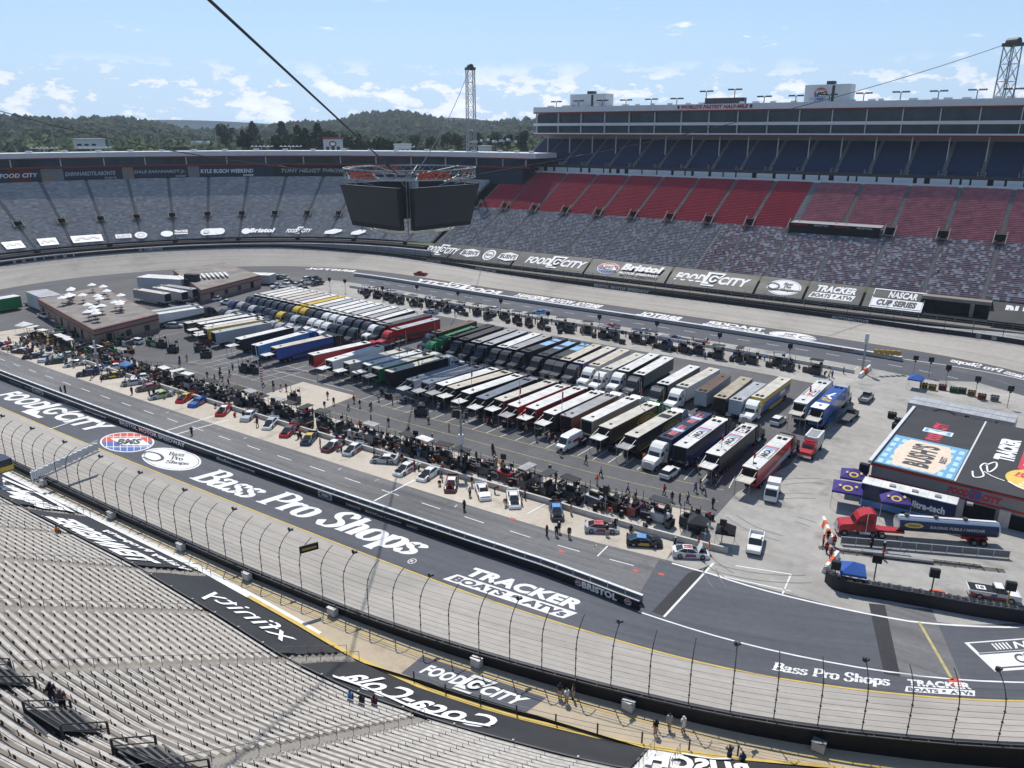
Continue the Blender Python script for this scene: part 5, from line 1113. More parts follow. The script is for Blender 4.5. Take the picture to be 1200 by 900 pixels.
for h in HB:
    x, y, r = place(h[:4], 4.1, None if h[0] > 580 else None); a, b = G(h[0], h[1], 4.1), G(h[2], h[3], 4.1); c = (a+b)/2; r = math.atan2(b[1]-a[1], b[0]-a[0]); r = max(rad(-129), min(rad(-121), r)); hauler(c[0]-math.cos(r)*8.1, c[1]-math.sin(r)*8.1, r, h[4], h[5], h[6], h[8], GB_, None, h[7])
cols_c = [('white','dark','dark'),('grey','red','dark'),('white','dark','dark'),('silver','dark','white'),('white','dark','white'),('white','dark','white'),('white','navy','dark'),('silver','dark','dark'),('white','dark','yellow'),('yellow','yellow','yellow'),('white','dark','dark'),('pink','dark','dark'),('offwhite','dark','dark'),('offwhite','dark','dark'),('white','dark','dark'),('white','dark','dark'),('offwhite','dark','dark')]
PTS = [(485,364.5,440,375),(478,363,428,373.5),(465,361.3,415.5,371.2),(456.5,358.8,407,369),(447,357,397,367),(437,355,388,365.5),(428,353,378,363.5),(418,351.5,368,361),(407,349.5,359,359),(389,352.5,355,359)]
PC['pink'] = (.55,.45,.45)
p0, p1 = np.array([442,374.0]), np.array([306,344.5])    # front ends of the far left row, evenly spaced
A_, B_ = G(447,377.5,4.1), G(300,345.3,4.1); n_c = 17; hd = rad(-124)
for i in range(n_c):
    f = (i+1)/(n_c); p = A_+(B_-A_)*f; rf, sd, cb = cols_c[i]; x, y = p[0]-math.cos(hd)*16.2, p[1]-math.sin(hd)*16.2
    lab = 'the yellow roofed hauler in the far left row' if rf == 'yellow' else '%s roofed hauler with %s cab, %s from the right in the far left row' % (rf.replace('offwhite', 'off white'), cb, ordn(i+1))
    hauler(x, y, hd, rf, sd, cb, lab, 'race haulers in the far left row')
# parked tractor units in front of that row, nose to the camera
def tractor(x, y, rz, c, label, group):
    t = empty('tractor_unit', (x, y, 0), rz, label, 'truck', group)
    o = mkobj('cab', M_CAB, t, (-17, 0, 0)); setmat(o, 0, pm(c)); mkobj('windshield', M_CGL, t, (-17,0,0)); mkobj('bumper_and_stacks', M_CHR, t, (-17,0,0)); mkobj('chassis', boxes('chassis', [((-1.4,0,.95),(3.4,1.,.3))], [UNDER]) if 'ch' not in MATS else MATS['ch'], t)
    for wx, wy in [(-2.2,-.9),(-2.2,.9),(-.9,-.9),(-.9,.9),(4.2,-1.),(4.2,1.)]: mkobj('wheel', WH_T, t, (wx, wy, .5))
random.seed(4); k = 0
for row in range(2):
    for i in range(17):
        f = (i+.5)/n_c; p = A_+(B_-A_)*f; d_ = 8.+row*8.5+random.uniform(-.5,.5); k += 1; x, y = p[0]+math.cos(hd)*d_, p[1]+math.sin(hd)*d_
        if row == 1 and (i < 4 or i > 14): continue
        c = 'white' if (row == 0 and i in (3,4,5)) else 'yellow' if i == 9 and row == 0 else random.choice(('dark','dark','black','black','navy','grey','silver'))
        tractor(x, y, hd+random.uniform(-.03,.03), c, '%s tractor unit parked without trailer, %s from the right in the %s row' % (c, ordn(i+1), ('front','second')[row]), 'tractor units parked before the far left row')
# right hand group
GR = 'haulers parked in the right block'
for h in [(813,429,788.7,442.7,'white','black','dark',None,'white roofed black hauler at the left end of the right block'),
 (836.5,432,803.8,450,'offwhite','silver','white',None,'silver sided hauler with white sleeper cab in the right block'),
 (849,439.7,822.5,458.4,'brown','silver',None,None,'bare silver trailer with a dirty brown stained roof'),
 (875,442,843.5,466,'tan','black',None,None,'tan roofed trailer behind the parked white pickup'),
 (890,449,863,468.3,'silver','silver',None,None,'short blue grey silver trailer with a rooftop unit'),
 (920,442.5,888,465.4,'offwhite','yellow','white','blue','yellow and blue sided hauler with a white sleeper cab')]:
    a, b = G(h[0], h[1], 4.1), G(h[2], h[3], 4.1); c = (a+b)/2; r = max(rad(-130), min(rad(-120), math.atan2(b[1]-a[1], b[0]-a[0]))); L = min(16.2, np.linalg.norm(b-a)+1)
    hauler(c[0]-math.cos(r)*L/2, c[1]-math.sin(r)*L/2, r, h[4], h[5], h[6] or 'white', h[8], GR, None, h[7], cabon=bool(h[6]), lscale=L/16.2 if not h[6] else 1)
navh = place((825,484,781.4,512), 4.1, None); a, b = G(825,484,4.1), G(781.4,512,4.1); r = math.atan2(b[1]-a[1], b[0]-a[0]); c = (a+b)/2
H4 = hauler(c[0]-math.cos(r)*8.1, c[1]-math.sin(r)*8.1, r, 'navy', 'navy', 'white', 'navy hauler with red and white supermarket roof lettering and a white cab toward the camera', GA)
LRD2 = mat('lettering_pale_red', (.62,.16,.17), .6); LBL = mat('lettering_sky_blue', (.22,.42,.66), .6)
def roofsign(t, fn, mats, x0, x1, y0=-1.1, y1=1.1, z=4.085, flip=False):
    S = Sign(lambda x, y: np.array([x1+(x0-x1)*x, y1+(y0-y1)*y, z]) if flip else np.array([x0+(x1-x0)*x, y0+(y1-y0)*y, z]), (0,0,1), .006); fn(S); return S.build('roof_lettering', mats, t)
for x0 in (1.2, 8.6): roofsign(H4, lambda S: (S.text('FOOD', 0,.2,.42,.8,0,.06,.2), S.rect(.40,-.0,.62,1,1), S.text('K', .45,.15,.58,.85,2,.06), S.text('CITY', .6,.2,1,.8,0,.06,.2)), [LRD2, LBL, LWHITE], x0, x0+5.6, flip=True)
pass
def hl(s): return next(o for o in COL.objects if o.name.startswith('hauler') and s in o.get('label', ''))
for s_ in ('red flame side', 'two roof panels', 'deep blue rear'):
    roofsign(hl(s_), lambda S: (S.frame(0,0,1,1,.02,.06,1), S.rect(.72,.08,.86,.92,3), S.rect(.86,.08,.97,.92,2), S.text('ARCA', .06,.25,.68,.75,1,.04)), [LWHITE, BLK, LRD2, LBL], 5., 10.5)
roofsign(hl('two roof panels'), lambda S: (S.rect(0,0,1,1,1), S.text('ECR', .1,.2,.9,.8,0,.05)), [LWHITE, BLK], 12., 14.2)
roofsign(hl('left of the navy roof'), lambda S: (S.rect(0,0,1,1,1), S.text('UNOH', .1,.2,.9,.8,0,.05)) if 0 else S.rect(0,0,1,1,1), [LWHITE, BLK], 11.4, 13.4)
for s_, f0, f1 in (('rightmost of three',4,8),('middle of three',2,6),('leftmost of three',5,9)):
    roofsign(hl(s_), lambda S: S.rect(0,0,1,1,0), [LBL], f0, f1); roofsign(hl(s_), lambda S: S.rect(0,0,1,1,0), [LBL], f0-2.6 if f0 > 3 else f0+6, (f0-2.6 if f0 > 3 else f0+6)+1.6)
for s_ in ('left of the navy roof', 'gold oval and green cab'):
    t = hl(s_); S = Sign(lambda x, y: np.array([9+6*x, -1.31, 1.5+2.1*y]), (0,-1,0), .012); S.oval(.5,.5,.5,.5,0); S.oval(.5,.5,.42,.38,1); S.oval(.5,.5,.36,.3,0,hole=.0); S.build('side_emblem', [pm('gold'), BLK], t)
t = hl('yellow and blue'); S = Sign(lambda x, y: np.array([.5+15*x, 1.31, 1.9+1.2*y]), (0,1,0), .012); S.rect(0,0,1,1,0); S.rect(.2,.2,.4,.8,1); S.build('side_band', [pm('blue'), LWHITE], t)
t = hl('taxi lettering'); S = Sign(lambda x, y: np.array([2+3*x, -1.31, 2.6+1.0*y]), (0,-1,0), .012); S.text('TAXI', 0,0,1,1,0,.03); S.build('side_lettering', [LWHITE], t)
# two tall haulers at the right
for (ru,rv,fu,fv,rf,sd,cb,lb,txt) in ((938.5,471,966.5,446,'white','offwhite','silver','tall white hauler with a flag mast and striped roof emblem',0),(955.4,480,986,452,'blue','blue','silver','tall bright blue hauler with a raised white rear deck, yellow splash on roof',1)):
    x, y, r = place((ru,rv,fu,fv), 4.8, None); t = hauler(x, y, r, rf, sd, cb, lb, 'tall haulers parked at the right', 'offwhite', 'navy' if txt else 'grey', height=1.17)
    if txt: roofsign(t, lambda S: (S.text('S', 0,.1,.2,.9,0,.06,.3), S.line([(.1,.1),(.3,.9),(.4,.3),(.6,.8),(.75,.2)], .2, 0, 2.5), S.text('NAPA', .3,.2,1,.7,1,.05) if 0 else S.line([(.3,.2),(.6,.6),(1,.3)], .2, 1, 2.5)), [pm('yellow'), LWHITE], 5, 11); roofsign(t, lambda S: S.rect(0,0,1,1,0), [LWHITE], .0, 3.6, -1.29, 1.29)
    else: roofsign(t, lambda S: (S.frame(0,0,1,1,.03,.08,1), S.rect(.1,.3,.4,.7,0), S.text('C', .5,.2,.8,.8,1,.05)), [LRD2, BLK], 5, 10)
# ================================================================ VANS, PICKUPS, CROSSOVERS
def vehicle(kind, x, y, rz, c, label, cat, group=None, stripe=None):
    t = empty({'van':'parked_van','pickup':'pickup_truck','suv':'parked_car','flatbed':'flatbed_truck'}[kind], (x, y, 0), rz, label, cat, group); m = pm(c)
    if kind == 'suv':
        mb = MB(); loft(mb, [(-2.25,.80,.45,.85,.9),(-2.2,.90,.3,1.0,.92),(-1.2,.93,.25,1.02,.94),(.9,.93,.25,1.0,.93),(1.5,.92,.25,.98,.9),(2.15,.86,.3,.86,.85),(2.3,.75,.4,.7,.8)]); mb.build('body', m, t, smooth=False)
        mb = MB(); loft(mb, [(-2.1,.82,.95,1.0,.8),(-1.7,.82,.95,1.55,.78),(-.2,.84,.95,1.62,.78),(.55,.83,.95,1.5,.78),(1.25,.8,.95,1.0,.85)]); mb.build('windows', WIN, t)
        mb = MB(); loft(mb, [(-1.72,.66,1.54,1.58,.9),(-.2,.68,1.6,1.66,.9),(.5,.66,1.5,1.54,.9)]); mb.build('roof', m, t); wl = [(-1.4,.83),(1.4,.83)]; wm = WH_C
    elif kind == 'van':
        mb = MB(); loft(mb, [(-2.95,.95,.45,2.55,.85),(-2.8,1.0,.4,2.68,.85),(1.2,1.0,.4,2.7,.85),(1.7,.98,.4,2.5,.82),(2.35,.97,.4,1.45,.85),(2.95,.93,.4,1.2,.85),(3.1,.85,.5,.95,.85)]); mb.build('body', m, t)
        mb = MB(); mb.quad((1.78,-.76,2.42),(1.78,.76,2.42),(2.38,.82,1.5),(2.38,-.82,1.5)); 
        for s_ in (-1,1): mb.quad((.6,s_*1.01,1.55),(1.9,s_*1.01,1.5),(1.6,s_*.97,2.1),(.6,s_*.97,2.1))
        mb.build('windows', WIN, t); wl = [(-1.9,.9),(2.0,.9)]; wm = WH_C
    else:
        mb = MB(); loft(mb, [(.1,.97,.5,1.15,.95),(1.5,.98,.45,1.15,.93),(2.6,.95,.45,1.1,.9),(2.85,.88,.55,1.0,.88)])
        if kind == 'pickup':
            mb.box((-1.35,0,.62),(2.9,1.9,.2))
            for s_ in (-1,1): mb.box((-1.35,s_*.93,.92),(2.9,.12,.5))
            mb.box((-2.75,0,.92),(.12,1.86,.5))
        mb.build('body', m, t); mb = MB(); loft(mb, [(-.05,.84,1.1,1.2,.85),(.0,.84,1.1,1.75,.82),(.9,.85,1.1,1.78,.82),(1.55,.84,1.1,1.2,.86)]); mb.build('windows', WIN, t)
        mb = MB(); loft(mb, [(0,.7,1.74,1.8,.92),(.9,.71,1.76,1.83,.92)]); mb.build('roof', m, t); wl = [(-1.6,.88),(1.75,.88)]; wm = WH_P
        if kind == 'flatbed': mb = MB(); mb.box((-2.3,0,1.02),(4.6,2.3,.16)); mb.box((-2.3,0,.8),(4.6,.9,.3)); mb.build('flat_bed', mat('bed_plate', (.10,.10,.105), .6, var=.25), t)
    if stripe:
        mb = MB()
        for s_ in (-1,1): mb.quad((-1.9,s_*1.035,1.2),(.3,s_*1.035,1.2),(.3,s_*1.02,1.75),(-1.9,s_*1.02,1.75))
        mb.build('side_panel', pm(stripe), t)
    for wx, wy in wl:
        for s_ in (-1,1): mkobj('wheel', wm, t, (wx, wy*s_, .34 if wm is WH_C else .42))
    fx = {'suv':2.25,'van':3.0}.get(kind, 2.8)
    for s_ in (-1,1): mb = MB(); mb.box((fx,s_*.62,.78 if kind != 'van' else 1.05),(.12,.3,.16)); mb.build('headlight', LAMP, t)
    return t
def vp(kind, u, v, deg, c, label, cat, **k): p = G(u, v, 0.4); return vehicle(kind, p[0], p[1], rad(deg), c, label, cat, **k)
vp('van', 667, 522, -128, 'white', 'white high roof van with red side panel nose to the near lane', 'van', stripe='red')
vp('suv', 785, 555, 52, 'white', 'white crossover parked with its tail to the near lane beside the navy hauler', 'car')
vp('suv', 912, 494, 50, 'white', 'white crossover parked alone in the right block behind the tall blue hauler', 'car')
vp('pickup', 861, 484, -125, 'white', 'white pickup squeezed between the tan and silver trailers', 'pickup')
vp('pickup', 52, 371, -40, 'white', 'white crew truck left one of the pair beside the corner building', 'pickup')
vp('suv', 69, 377, -30, 'white', 'white car right one of the pair beside the corner building', 'car')
vp('van', 121, 393, -70, 'grey', 'grey van facing away beside the low white lines at left', 'van')
vp('suv', 159, 401, 160, 'white', 'white crossover with its hatch toward the left trailers', 'car')
vp('pickup', 38, 357, -20, 'silver', 'silver car half hidden behind the white canopy at far left', 'pickup')
vp('pickup', 136, 393, -60, 'dark', 'dark pickup right of the grey van', 'pickup')
vp('suv', 251, 351, 185, 'white', 'small white van standing before the garage building door', 'car')
vp('flatbed', 996, 488, 50, 'black', 'black flatbed tow truck beside the tall blue hauler', 'truck')
vp('pickup', 1015, 467, 52, 'grey', 'stripped grey pickup on the concrete near the far pit road', 'pickup')
vp('pickup', 885, 638, -112, 'white', 'white pickup parked on the concrete beside the last pit stall', 'pickup')
vp('pickup', 493, 322, 150, 'red', 'red pickup driving on the banked concrete of the far turn', 'pickup')
t_ = vp('pickup', 1163, 697, -18, 'white', 'white and red safety pickup with dark bed cover behind the black tyre barrier', 'pickup')
S = Sign(lambda x, y: np.array([-2.7+2.6*x, -.9+1.8*y, 1.19]), (0,0,1), .01); S.rect(0,0,1,1,1); S.rect(.3,.25,.7,.75,0); S.text('18', .36,.35,.64,.65,1); S.build('bed_cover', [LWHITE, BLK], t_)
for s_ in (-1,1):
    S = Sign((lambda x, y: np.array([-2.6+5.2*x, -1.0, .5+.6*y])) if s_ < 0 else (lambda x, y: np.array([2.6-5.2*x, 1.0, .5+.6*y])), (0,s_,0), .012); S.poly2([(0,0),(1,.0),(.7,.35),(.2,.3),(0,.8)], 0); S.poly2([(.38,.2),(.5,.2),(.56,.9),(.44,.9)], 1); S.build('side_stripe', [pm('red'), pm('blue')], t_)
# ================================================================ RACE CARS
def racecar_parts():
    D = {}
    mb = MB(); loft(mb, [(-2.45,.88,.38,.86,.96),(-2.35,.96,.16,.93,.96),(-1.75,.99,.1,.97,.93),(-.6,1.0,.1,.86,.93),(.7,1.0,.1,.84,.93),(1.5,.99,.1,.80,.88),(2.15,.97,.08,.66,.84),(2.45,.86,.08,.46,.8),(2.52,.6,.12,.34,.7)]); D['body'] = mb.mesh('body', [WPAN])
    mb = MB(); loft(mb, [(-1.95,.80,.86,.94,.9),(-1.2,.80,.84,1.22,.78),(-.75,.80,.82,1.27,.78),(.25,.80,.82,1.25,.78),(1.0,.82,.80,.84,.92)]); D['windows'] = mb.mesh('windows', [WIN])
    mb = MB(); loft(mb, [(-1.05,.60,1.25,1.31,.94),(-.6,.63,1.27,1.34,.94),(.22,.62,1.25,1.30,.94)]); 
    for s_ in (-1,1): mb.tube((-1.1,s_*.62,1.26),(-1.95,s_*.80,.93),.05,0,4); mb.tube((.2,s_*.6,1.26),(1.0,s_*.78,.84),.045,0,4); mb.tube((-.5,s_*.66,1.27),(-.45,s_*.84,.85),.045,0,4)
    D['roof'] = mb.mesh('roof', [WPAN])
    mb = MB(); mb.box((-2.38,0,1.06),(.06,1.7,.24)); mb.box((-2.3,.84,1.0),(.25,.03,.3)); mb.box((-2.3,-.84,1.0),(.25,.03,.3)); D['spoiler'] = mb.mesh('spoiler', [WPAN])
    mb = MB(); mb.box((.0,0,0),(1.35,1.45,.05)); D['hood'] = mb.mesh('hood', [WPAN]); mb = MB(); mb.box((1.55,0,.80),(1.1,1.3,.06)); mb.box((1.6,0,.86),(.5,.5,.12)); D['engine_bay'] = mb.mesh('engine_bay', [DARK])
    mb = MB()
    for s_ in (-1,1): mb.quad((-.9,s_*1.012,.3),(.7,s_*1.012,.3),(.6,s_*1.0,.72),(-.6,s_*1.0,.72))
    D['door_panel'] = mb.mesh('door_panel', [WPAN]); mb = MB(); mb.box((2.44,0,.22),(.1,1.2,.16)); D['grille'] = mb.mesh('grille', [DARK]); return D
RC = racecar_parts(); racers = []
def racecar(u, v, deg, c, roof, label, hood='shut', door=None, num=None):
    p = G(u, v, .5); t = empty('race_car', (p[0], p[1], 0), rad(deg), label, 'race car', 'stock cars in their pit stalls'); racers.append((u, v))
    def a(k, m, loc=None, rot=None):
        o = mkobj(k, RC[k], t, loc); 
        if m: setmat(o, 0, m)
        if rot: o.rotation_euler = rot
        return o
    a('body', pm(c)); a('windows', None); a('roof', pm(roof)); a('spoiler', pm(c)); a('grille', None)
    if door: a('door_panel', pm(door))
    if hood == 'up': a('hood', pm(roof), (1.15,0,1.35), (0,-1.15,0)); a('engine_bay', None)
    elif hood == 'off': a('engine_bay', None)
    else: a('hood', pm(roof if door else c), (1.55,0,.80), (0,.12,0))
    for wx in (-1.45,1.5):
        for s_ in (-1,1): mkobj('wheel', WH_R, t, (wx, s_*.86, .35))
    if num:
        S = Sign(lambda x, y: np.array([-.95+1.15*(1-y), -.5+1.0*x, 1.34]), (0,0,1), .01); S.text(num, .1,.0,.9,1,0,.06); S.build('roof_number', [pm('red')], t)
        for s_ in (-1, 1):
            S = Sign((lambda x, y: np.array([-.7+1.1*x, -1.015, .3+.45*y])) if s_ < 0 else (lambda x, y: np.array([.4-1.1*x, 1.015, .3+.45*y])), (0,s_,0), .01); S.text(num, 0,0,1,1,0,.06); S.build('door_number', [pm('red')], t)
    return t
CARS = [(809,647,-6,'white','white','white race car numbered 18 with its hood raised, last stall on the right','up','blue','18'),(755,634,-8,'black','light blue','black race car with light blue roof, second stall from the right','off','gold',None),(705,618,-5,'silver','pink2','silver race car numbered 97 with pinkish roof parked along the low wall','off','dark','97'),
 (652,599,-88,'dark','light blue','grey race car with pale blue roof crowded by crew',"off",None,None),(602,585,-85,'white','white','white race car nose toward the pit road with open engine bay','off','blue',None),(566,576,-78,'white','white','plain white race car standing alone between two stalls','shut','red',None),(529,567,-92,'maroon','white','dark maroon race car with white roof, hood off','off','silver',None),
 (502,555,-118,'white','white','white race car with a crewman leaning in at the front','off',None,None),(475,549,-120,'white','white','white race car with red roof mark beside the crossing white line','off','red',None),(451,538,172,'silver','white','silver race car parked lengthways along the low wall','off',None,None),(414,526,-112,'silver','white','silver white race car with red roof patch','off','red',None),(390,522,-115,'maroon','white','maroon and white race car with hood off','off','maroon',None),
 (362,514,-95,'navy','yellow','dark blue race car with yellow green roof','off',None,None),(338,505,-98,'red','brown','red and brown race car with black nose','off','dark',None),(317,496,-95,'white','silver','white grey race car right of the sign pole','off','dark',None),(292,487,-98,'silver','white','silver race car left of the sign pole, crew at each side','shut',None,None),(262,481,-92,'red','white','red nosed race car with white roof before the double white line','off','white',None),
 (232,471,-105,'blue','blue','bright blue race car facing the pit road','shut','orange',None),(217,466,-100,'red','yellow','red race car with a yellow roof','off','red',None),(188,463,-140,'silver','lime','silver race car with lime green roof panel','off','lime',None),(173,454,-140,'brown','pink2','brownish race car with pale roof','off',None,None),(155,448,-150,'silver','white','silver race car with raised white hood at the white line','up',None,None),(131,440,-150,'dark','yellow','black and yellow race car','off','yellow',None),
 (113,432,-150,'blue','white','blue and white race car among a dense crew','off','white',None),(103,437,-150,'navy','navy','dark navy race car nearest the pit road at left','off',None,None),(87,426,-140,'white','white','white race car with open trunk in the left cluster','off','dark',None),(66,423,-150,'dark','green','dark race car with green roof glass in the left cluster','off',None,None),(53,420,-85,'silver','silver','silver race car facing the pit road in the left cluster','shut',None,None),(39,417,-160,'dark','silver','dark grey race car in the left cluster','off',None,None),(25,411,170,'maroon','white','dark red race car with pale roof at far left','shut','maroon',None),(13,407,170,'silver','white','silver race car with white roof at far left','shut','grey',None),(2,403,165,'red','white','red race car cut by the left frame edge','shut','red',None),
 (78,416,-150,'white','white','white race car behind the silver one in the left cluster','shut','green',None),(134,430,-150,'white','white','white race car behind the black and yellow one','shut',None,None),(166,442,-165,'white','white','white race car parked crosswise behind the brown one','shut',None,None),(119,420,-160,'white','white','white race car at the foot of the grey column','shut','blue',None),(181,374,20,'blue','blue','blue race car left one of two before the taxi trailer','shut',None,None),(196,371,20,'navy','navy','navy race car right one of two before the taxi trailer','shut',None,None),
 (505,365,150,'silver','silver','grey race car on the far pit stalls near the left end','shut',None,None),(578,362,150,'white','white','white race car in the far pit stalls','shut',None,None),(632,366,160,'light blue','light blue','light blue race car in the far pit stalls','shut',None,None),(716,382,140,'red','red','red race car in the far pit stalls','shut','white',None),(752,388,160,'white','silver','silver race car at the foot of a far sign pole','shut',None,None),(820,402,150,'orange','orange','orange roofed race car in the far pit stalls','shut',None,None),(786,396,150,'blue','purple','purple blue race car in the far pit stalls','shut',None,None)]
PC['pink2'] = (.55,.14,.15)
for c_ in CARS: racecar(c_[0], c_[1], c_[2], c_[3], c_[4], c_[5], c_[6], c_[7], c_[8])
# ================================================================ PEOPLE
SKIN = mat('skin', (.45,.27,.19), .6, var=.08); HAIR = mat('hair', (.03,.022,.018), .8)
def cloth(c): return mat('cloth_'+c.replace(' ', '_'), PC.get(c, (.1,.1,.1)), .85, var=.15, scale=3)
J0 = {'pel':(0,0,.95),'wai':(0,0,1.12),'che':(0,.0,1.33),'nec':(0,0,1.5),'hea':(0,.02,1.62),'top':(0,.02,1.74),'ls':(-.19,0,1.43),'rs':(.19,0,1.43),'le':(-.25,.02,1.16),'re':(.25,.02,1.16),'lh':(-.26,.1,.90),'rh':(.26,.1,.90),'lhip':(-.1,0,.9),'rhip':(.1,0,.9),'lk':(-.11,.03,.5),'rk':(.11,.03,.5),'la':(-.11,0,.09),'ra':(.11,0,.09),'lt':(-.12,.17,.04),'rt':(.12,.17,.04)}
EDG = [('pel','wai',1,.155,.14),('wai','che',1,.14,.165),('che','nec',1,.165,.06),('nec','hea',2,.06,.10),('hea','top',3,.10,.065),('che','ls',1,.165,.075),('che','rs',1,.165,.075),('ls','le',1,.075,.05),('rs','re',1,.075,.05),('le','lh',2,.05,.035),('re','rh',2,.05,.035),('pel','lhip',0,.155,.11),('pel','rhip',0,.155,.11),('lhip','lk',0,.11,.07),('rhip','rk',0,.11,.07),('lk','la',0,.07,.05),('rk','ra',0,.07,.05),('la','lt',4,.05,.04),('ra','rt',4,.05,.04)]
POSE = {'standing':{}, 'walking':{'lk':(-.1,.22,.52),'la':(-.1,.30,.1),'lt':(-.1,.47,.07),'rk':(.1,-.02,.5),'ra':(.1,-.32,.14),'rt':(.1,-.2,.04),'lh':(-.27,-.16,.95),'rh':(.27,.28,1.0),'re':(.25,.06,1.17),'le':(-.24,-.1,1.16)},
 'bending over':{'wai':(0,.12,1.06),'che':(0,.34,1.16),'nec':(0,.52,1.2),'hea':(0,.64,1.2),'top':(0,.75,1.16),'ls':(-.19,.44,1.14),'rs':(.19,.44,1.14),'le':(-.22,.56,.9),'re':(.22,.56,.9),'lh':(-.16,.72,.74),'rh':(.16,.72,.74),'lk':(-.12,.06,.5),'rk':(.12,.06,.5)},
 'sitting':{'pel':(0,-.1,.55),'wai':(0,-.1,.72),'che':(0,-.06,.93),'nec':(0,-.03,1.1),'hea':(0,0,1.22),'top':(0,0,1.34),'ls':(-.19,-.04,1.03),'rs':(.19,-.04,1.03),'le':(-.24,.1,.8),'re':(.24,.1,.8),'lh':(-.12,.3,.66),'rh':(.12,.3,.66),'lhip':(-.1,-.05,.52),'rhip':(.1,-.05,.52),'lk':(-.12,.36,.52),'rk':(.12,.36,.52),'la':(-.12,.36,.09),'ra':(.12,.36,.09),'lt':(-.12,.52,.04),'rt':(.12,.52,.04)},
 'raising both hands':{'le':(-.36,.1,1.5),'re':(.36,.1,1.5),'lh':(-.12,.22,1.66),'rh':(.12,.22,1.66)},
 'crouching':{'pel':(0,-.1,.42),'wai':(0,.02,.58),'che':(0,.16,.74),'nec':(0,.28,.88),'hea':(0,.38,.96),'top':(0,.46,1.04),'ls':(-.19,.22,.82),'rs':(.19,.22,.82),'le':(-.24,.38,.62),'re':(.24,.38,.62),'lh':(-.1,.52,.46),'rh':(.1,.52,.46),'lhip':(-.1,-.06,.4),'rhip':(.1,-.06,.4),'lk':(-.16,.3,.42),'rk':(.16,.3,.42),'la':(-.13,.02,.09),'ra':(.13,.02,.09),'lt':(-.13,.2,.04),'rt':(.13,.2,.04)}}
def person_mesh(pose, shorts=False):
    J = dict(J0); J.update(POSE[pose]); names = list(J); E2 = list(EDG); R = {}
    for a, b, m, r0, r1 in EDG: R[a] = max(R.get(a, 0), r0) if a in ('pel','che') else R.get(a, r0); R[b] = R.get(b, r1)
    R['hea'] = .105; R['top'] = .07; R['nec'] = .06; V = [Vector(J[k]) for k in names]; ed = [(names.index(a), names.index(b)) for a, b, *_ in EDG]; segs = [(a, b, m) for a, b, m, *_ in EDG]
    for s_, h in ((-1,'lh'),(1,'rh')):          # palm, four fingers, thumb
        e = 'le' if s_ < 0 else 're'; d = (Vector(J[h])-Vector(J[e])).normalized(); side = Vector((1,0,0)) if abs(d.x) < .8 else Vector((0,1,0)); pal = Vector(J[h])+d*.05
        V.append(pal); pi = len(V)-1; ed.append((names.index(h), pi)); R[('p',s_)] = .03; rr = [('p',s_)]; names.append(('p',s_)); J[('p',s_)] = tuple(pal); segs.append((h, ('p',s_), 2))
        for q in range(5):
            f = pal+side*((q-1.5)*.022)+d*(.055+.02*(q in (1,2))) if q < 4 else pal-side*s_*.06+d*.03; k = ('f',s_,q); V.append(f); names.append(k); J[k] = tuple(f); R[k] = .010; ed.append((pi, len(V)-1)); segs.append((('p',s_), k, 2))
    me = bpy.data.meshes.new('p'); me.from_pydata([tuple(v) for v in V], ed, []); o = bpy.data.objects.new('p', me); COL.objects.link(o)
    md = o.modifiers.new('s', 'SKIN'); md.use_smooth_shade = True
    for i, k in enumerate(names): r = R.get(k, .05); me.skin_vertices[0].data[i].radius = (r*(1.0 if k not in ('che','wai','pel') else 1.12), r*(1.0 if k not in ('che','wai','pel') else .72))
    me.skin_vertices[0].data[0].use_root = True
    dg = bpy.context.evaluated_depsgraph_get(); dg.update(); m2 = bpy.data.meshes.new_from_object(o.evaluated_get(dg)); bpy.data.objects.remove(o); m2.name = 'person_'+pose.replace(' ', '_')
    m2.materials.clear()
    for _ in range(5): m2.materials.append(SKIN)
    for p in m2.polygons:
        c = p.center; best = 9; bi = 0
        for a, b, m in segs:
            A, B = Vector(J[a]), Vector(J[b]); d = B-A; t = max(0, min(1, (c-A).dot(d)/max(1e-9, d.dot(d)))); q = (c-A-d*t).length-.5*R.get(a, .05)
            if q < best: best = q; bi = m
        if bi == 0 and shorts and c.z < .5: bi = 2
        p.material_index = bi; p.use_smooth = True
    return m2
PM = {k: person_mesh(k) for k in POSE}; PM['shorts'] = person_mesh('standing', True); pcount = {}
SHOE = mat('shoe_rubber', (.02,.02,.02), .8)
def person(x, y, z, rz, pose, shirt, pants, label, group=None, hair='hair'):
    o = bpy.data.objects.new('person', PM[pose]); COL.objects.link(o); o.location = (x, y, z); o.rotation_euler = (0,0,rz)
    for i, m in enumerate((cloth(pants), cloth(shirt), SKIN, HAIR if hair == 'hair' else cloth(hair), SHOE)): setmat(o, i, m)
    o['label'] = label; o['category'] = 'person'
    if group: o['group'] = group
    return o
def pp(u, v, z, deg, pose, sh, pa, label, group=None, hair='hair'): p = G(u, v, z); return person(p[0], p[1], z, rad(deg), pose, sh, pa, label, group, hair)
pp(768,861,1.56,20,'shorts','black','tan','person in black shirt and light shorts on the walkway behind the fence'); pp(784,854,1.56,160,'walking','grey','tan','person in grey shirt walking on the walkway, middle one of three'); pp(800,857,1.56,200,'shorts','white','white','person in white top with white cap on the walkway','',hair='white')
pp(656,818,1.56,-20,'standing','dark','tan','person in dark shirt standing left in the group of three at the fence'); pp(664,824,1.56,30,'shorts','white','tan','person in white shirt and shorts in the group of three at the fence'); pp(672,819,1.56,100,'standing','brown','tan','person in brown shirt right in the group of three at the fence')
pp(854,893,1.56,5,'raising both hands','dark','black','person in dark clothes holding both hands up to the face at the bottom edge'); pp(869,900,1.56,0,'standing','navy','dark','person in dark top partly hidden at the bottom edge right of the arm raiser')
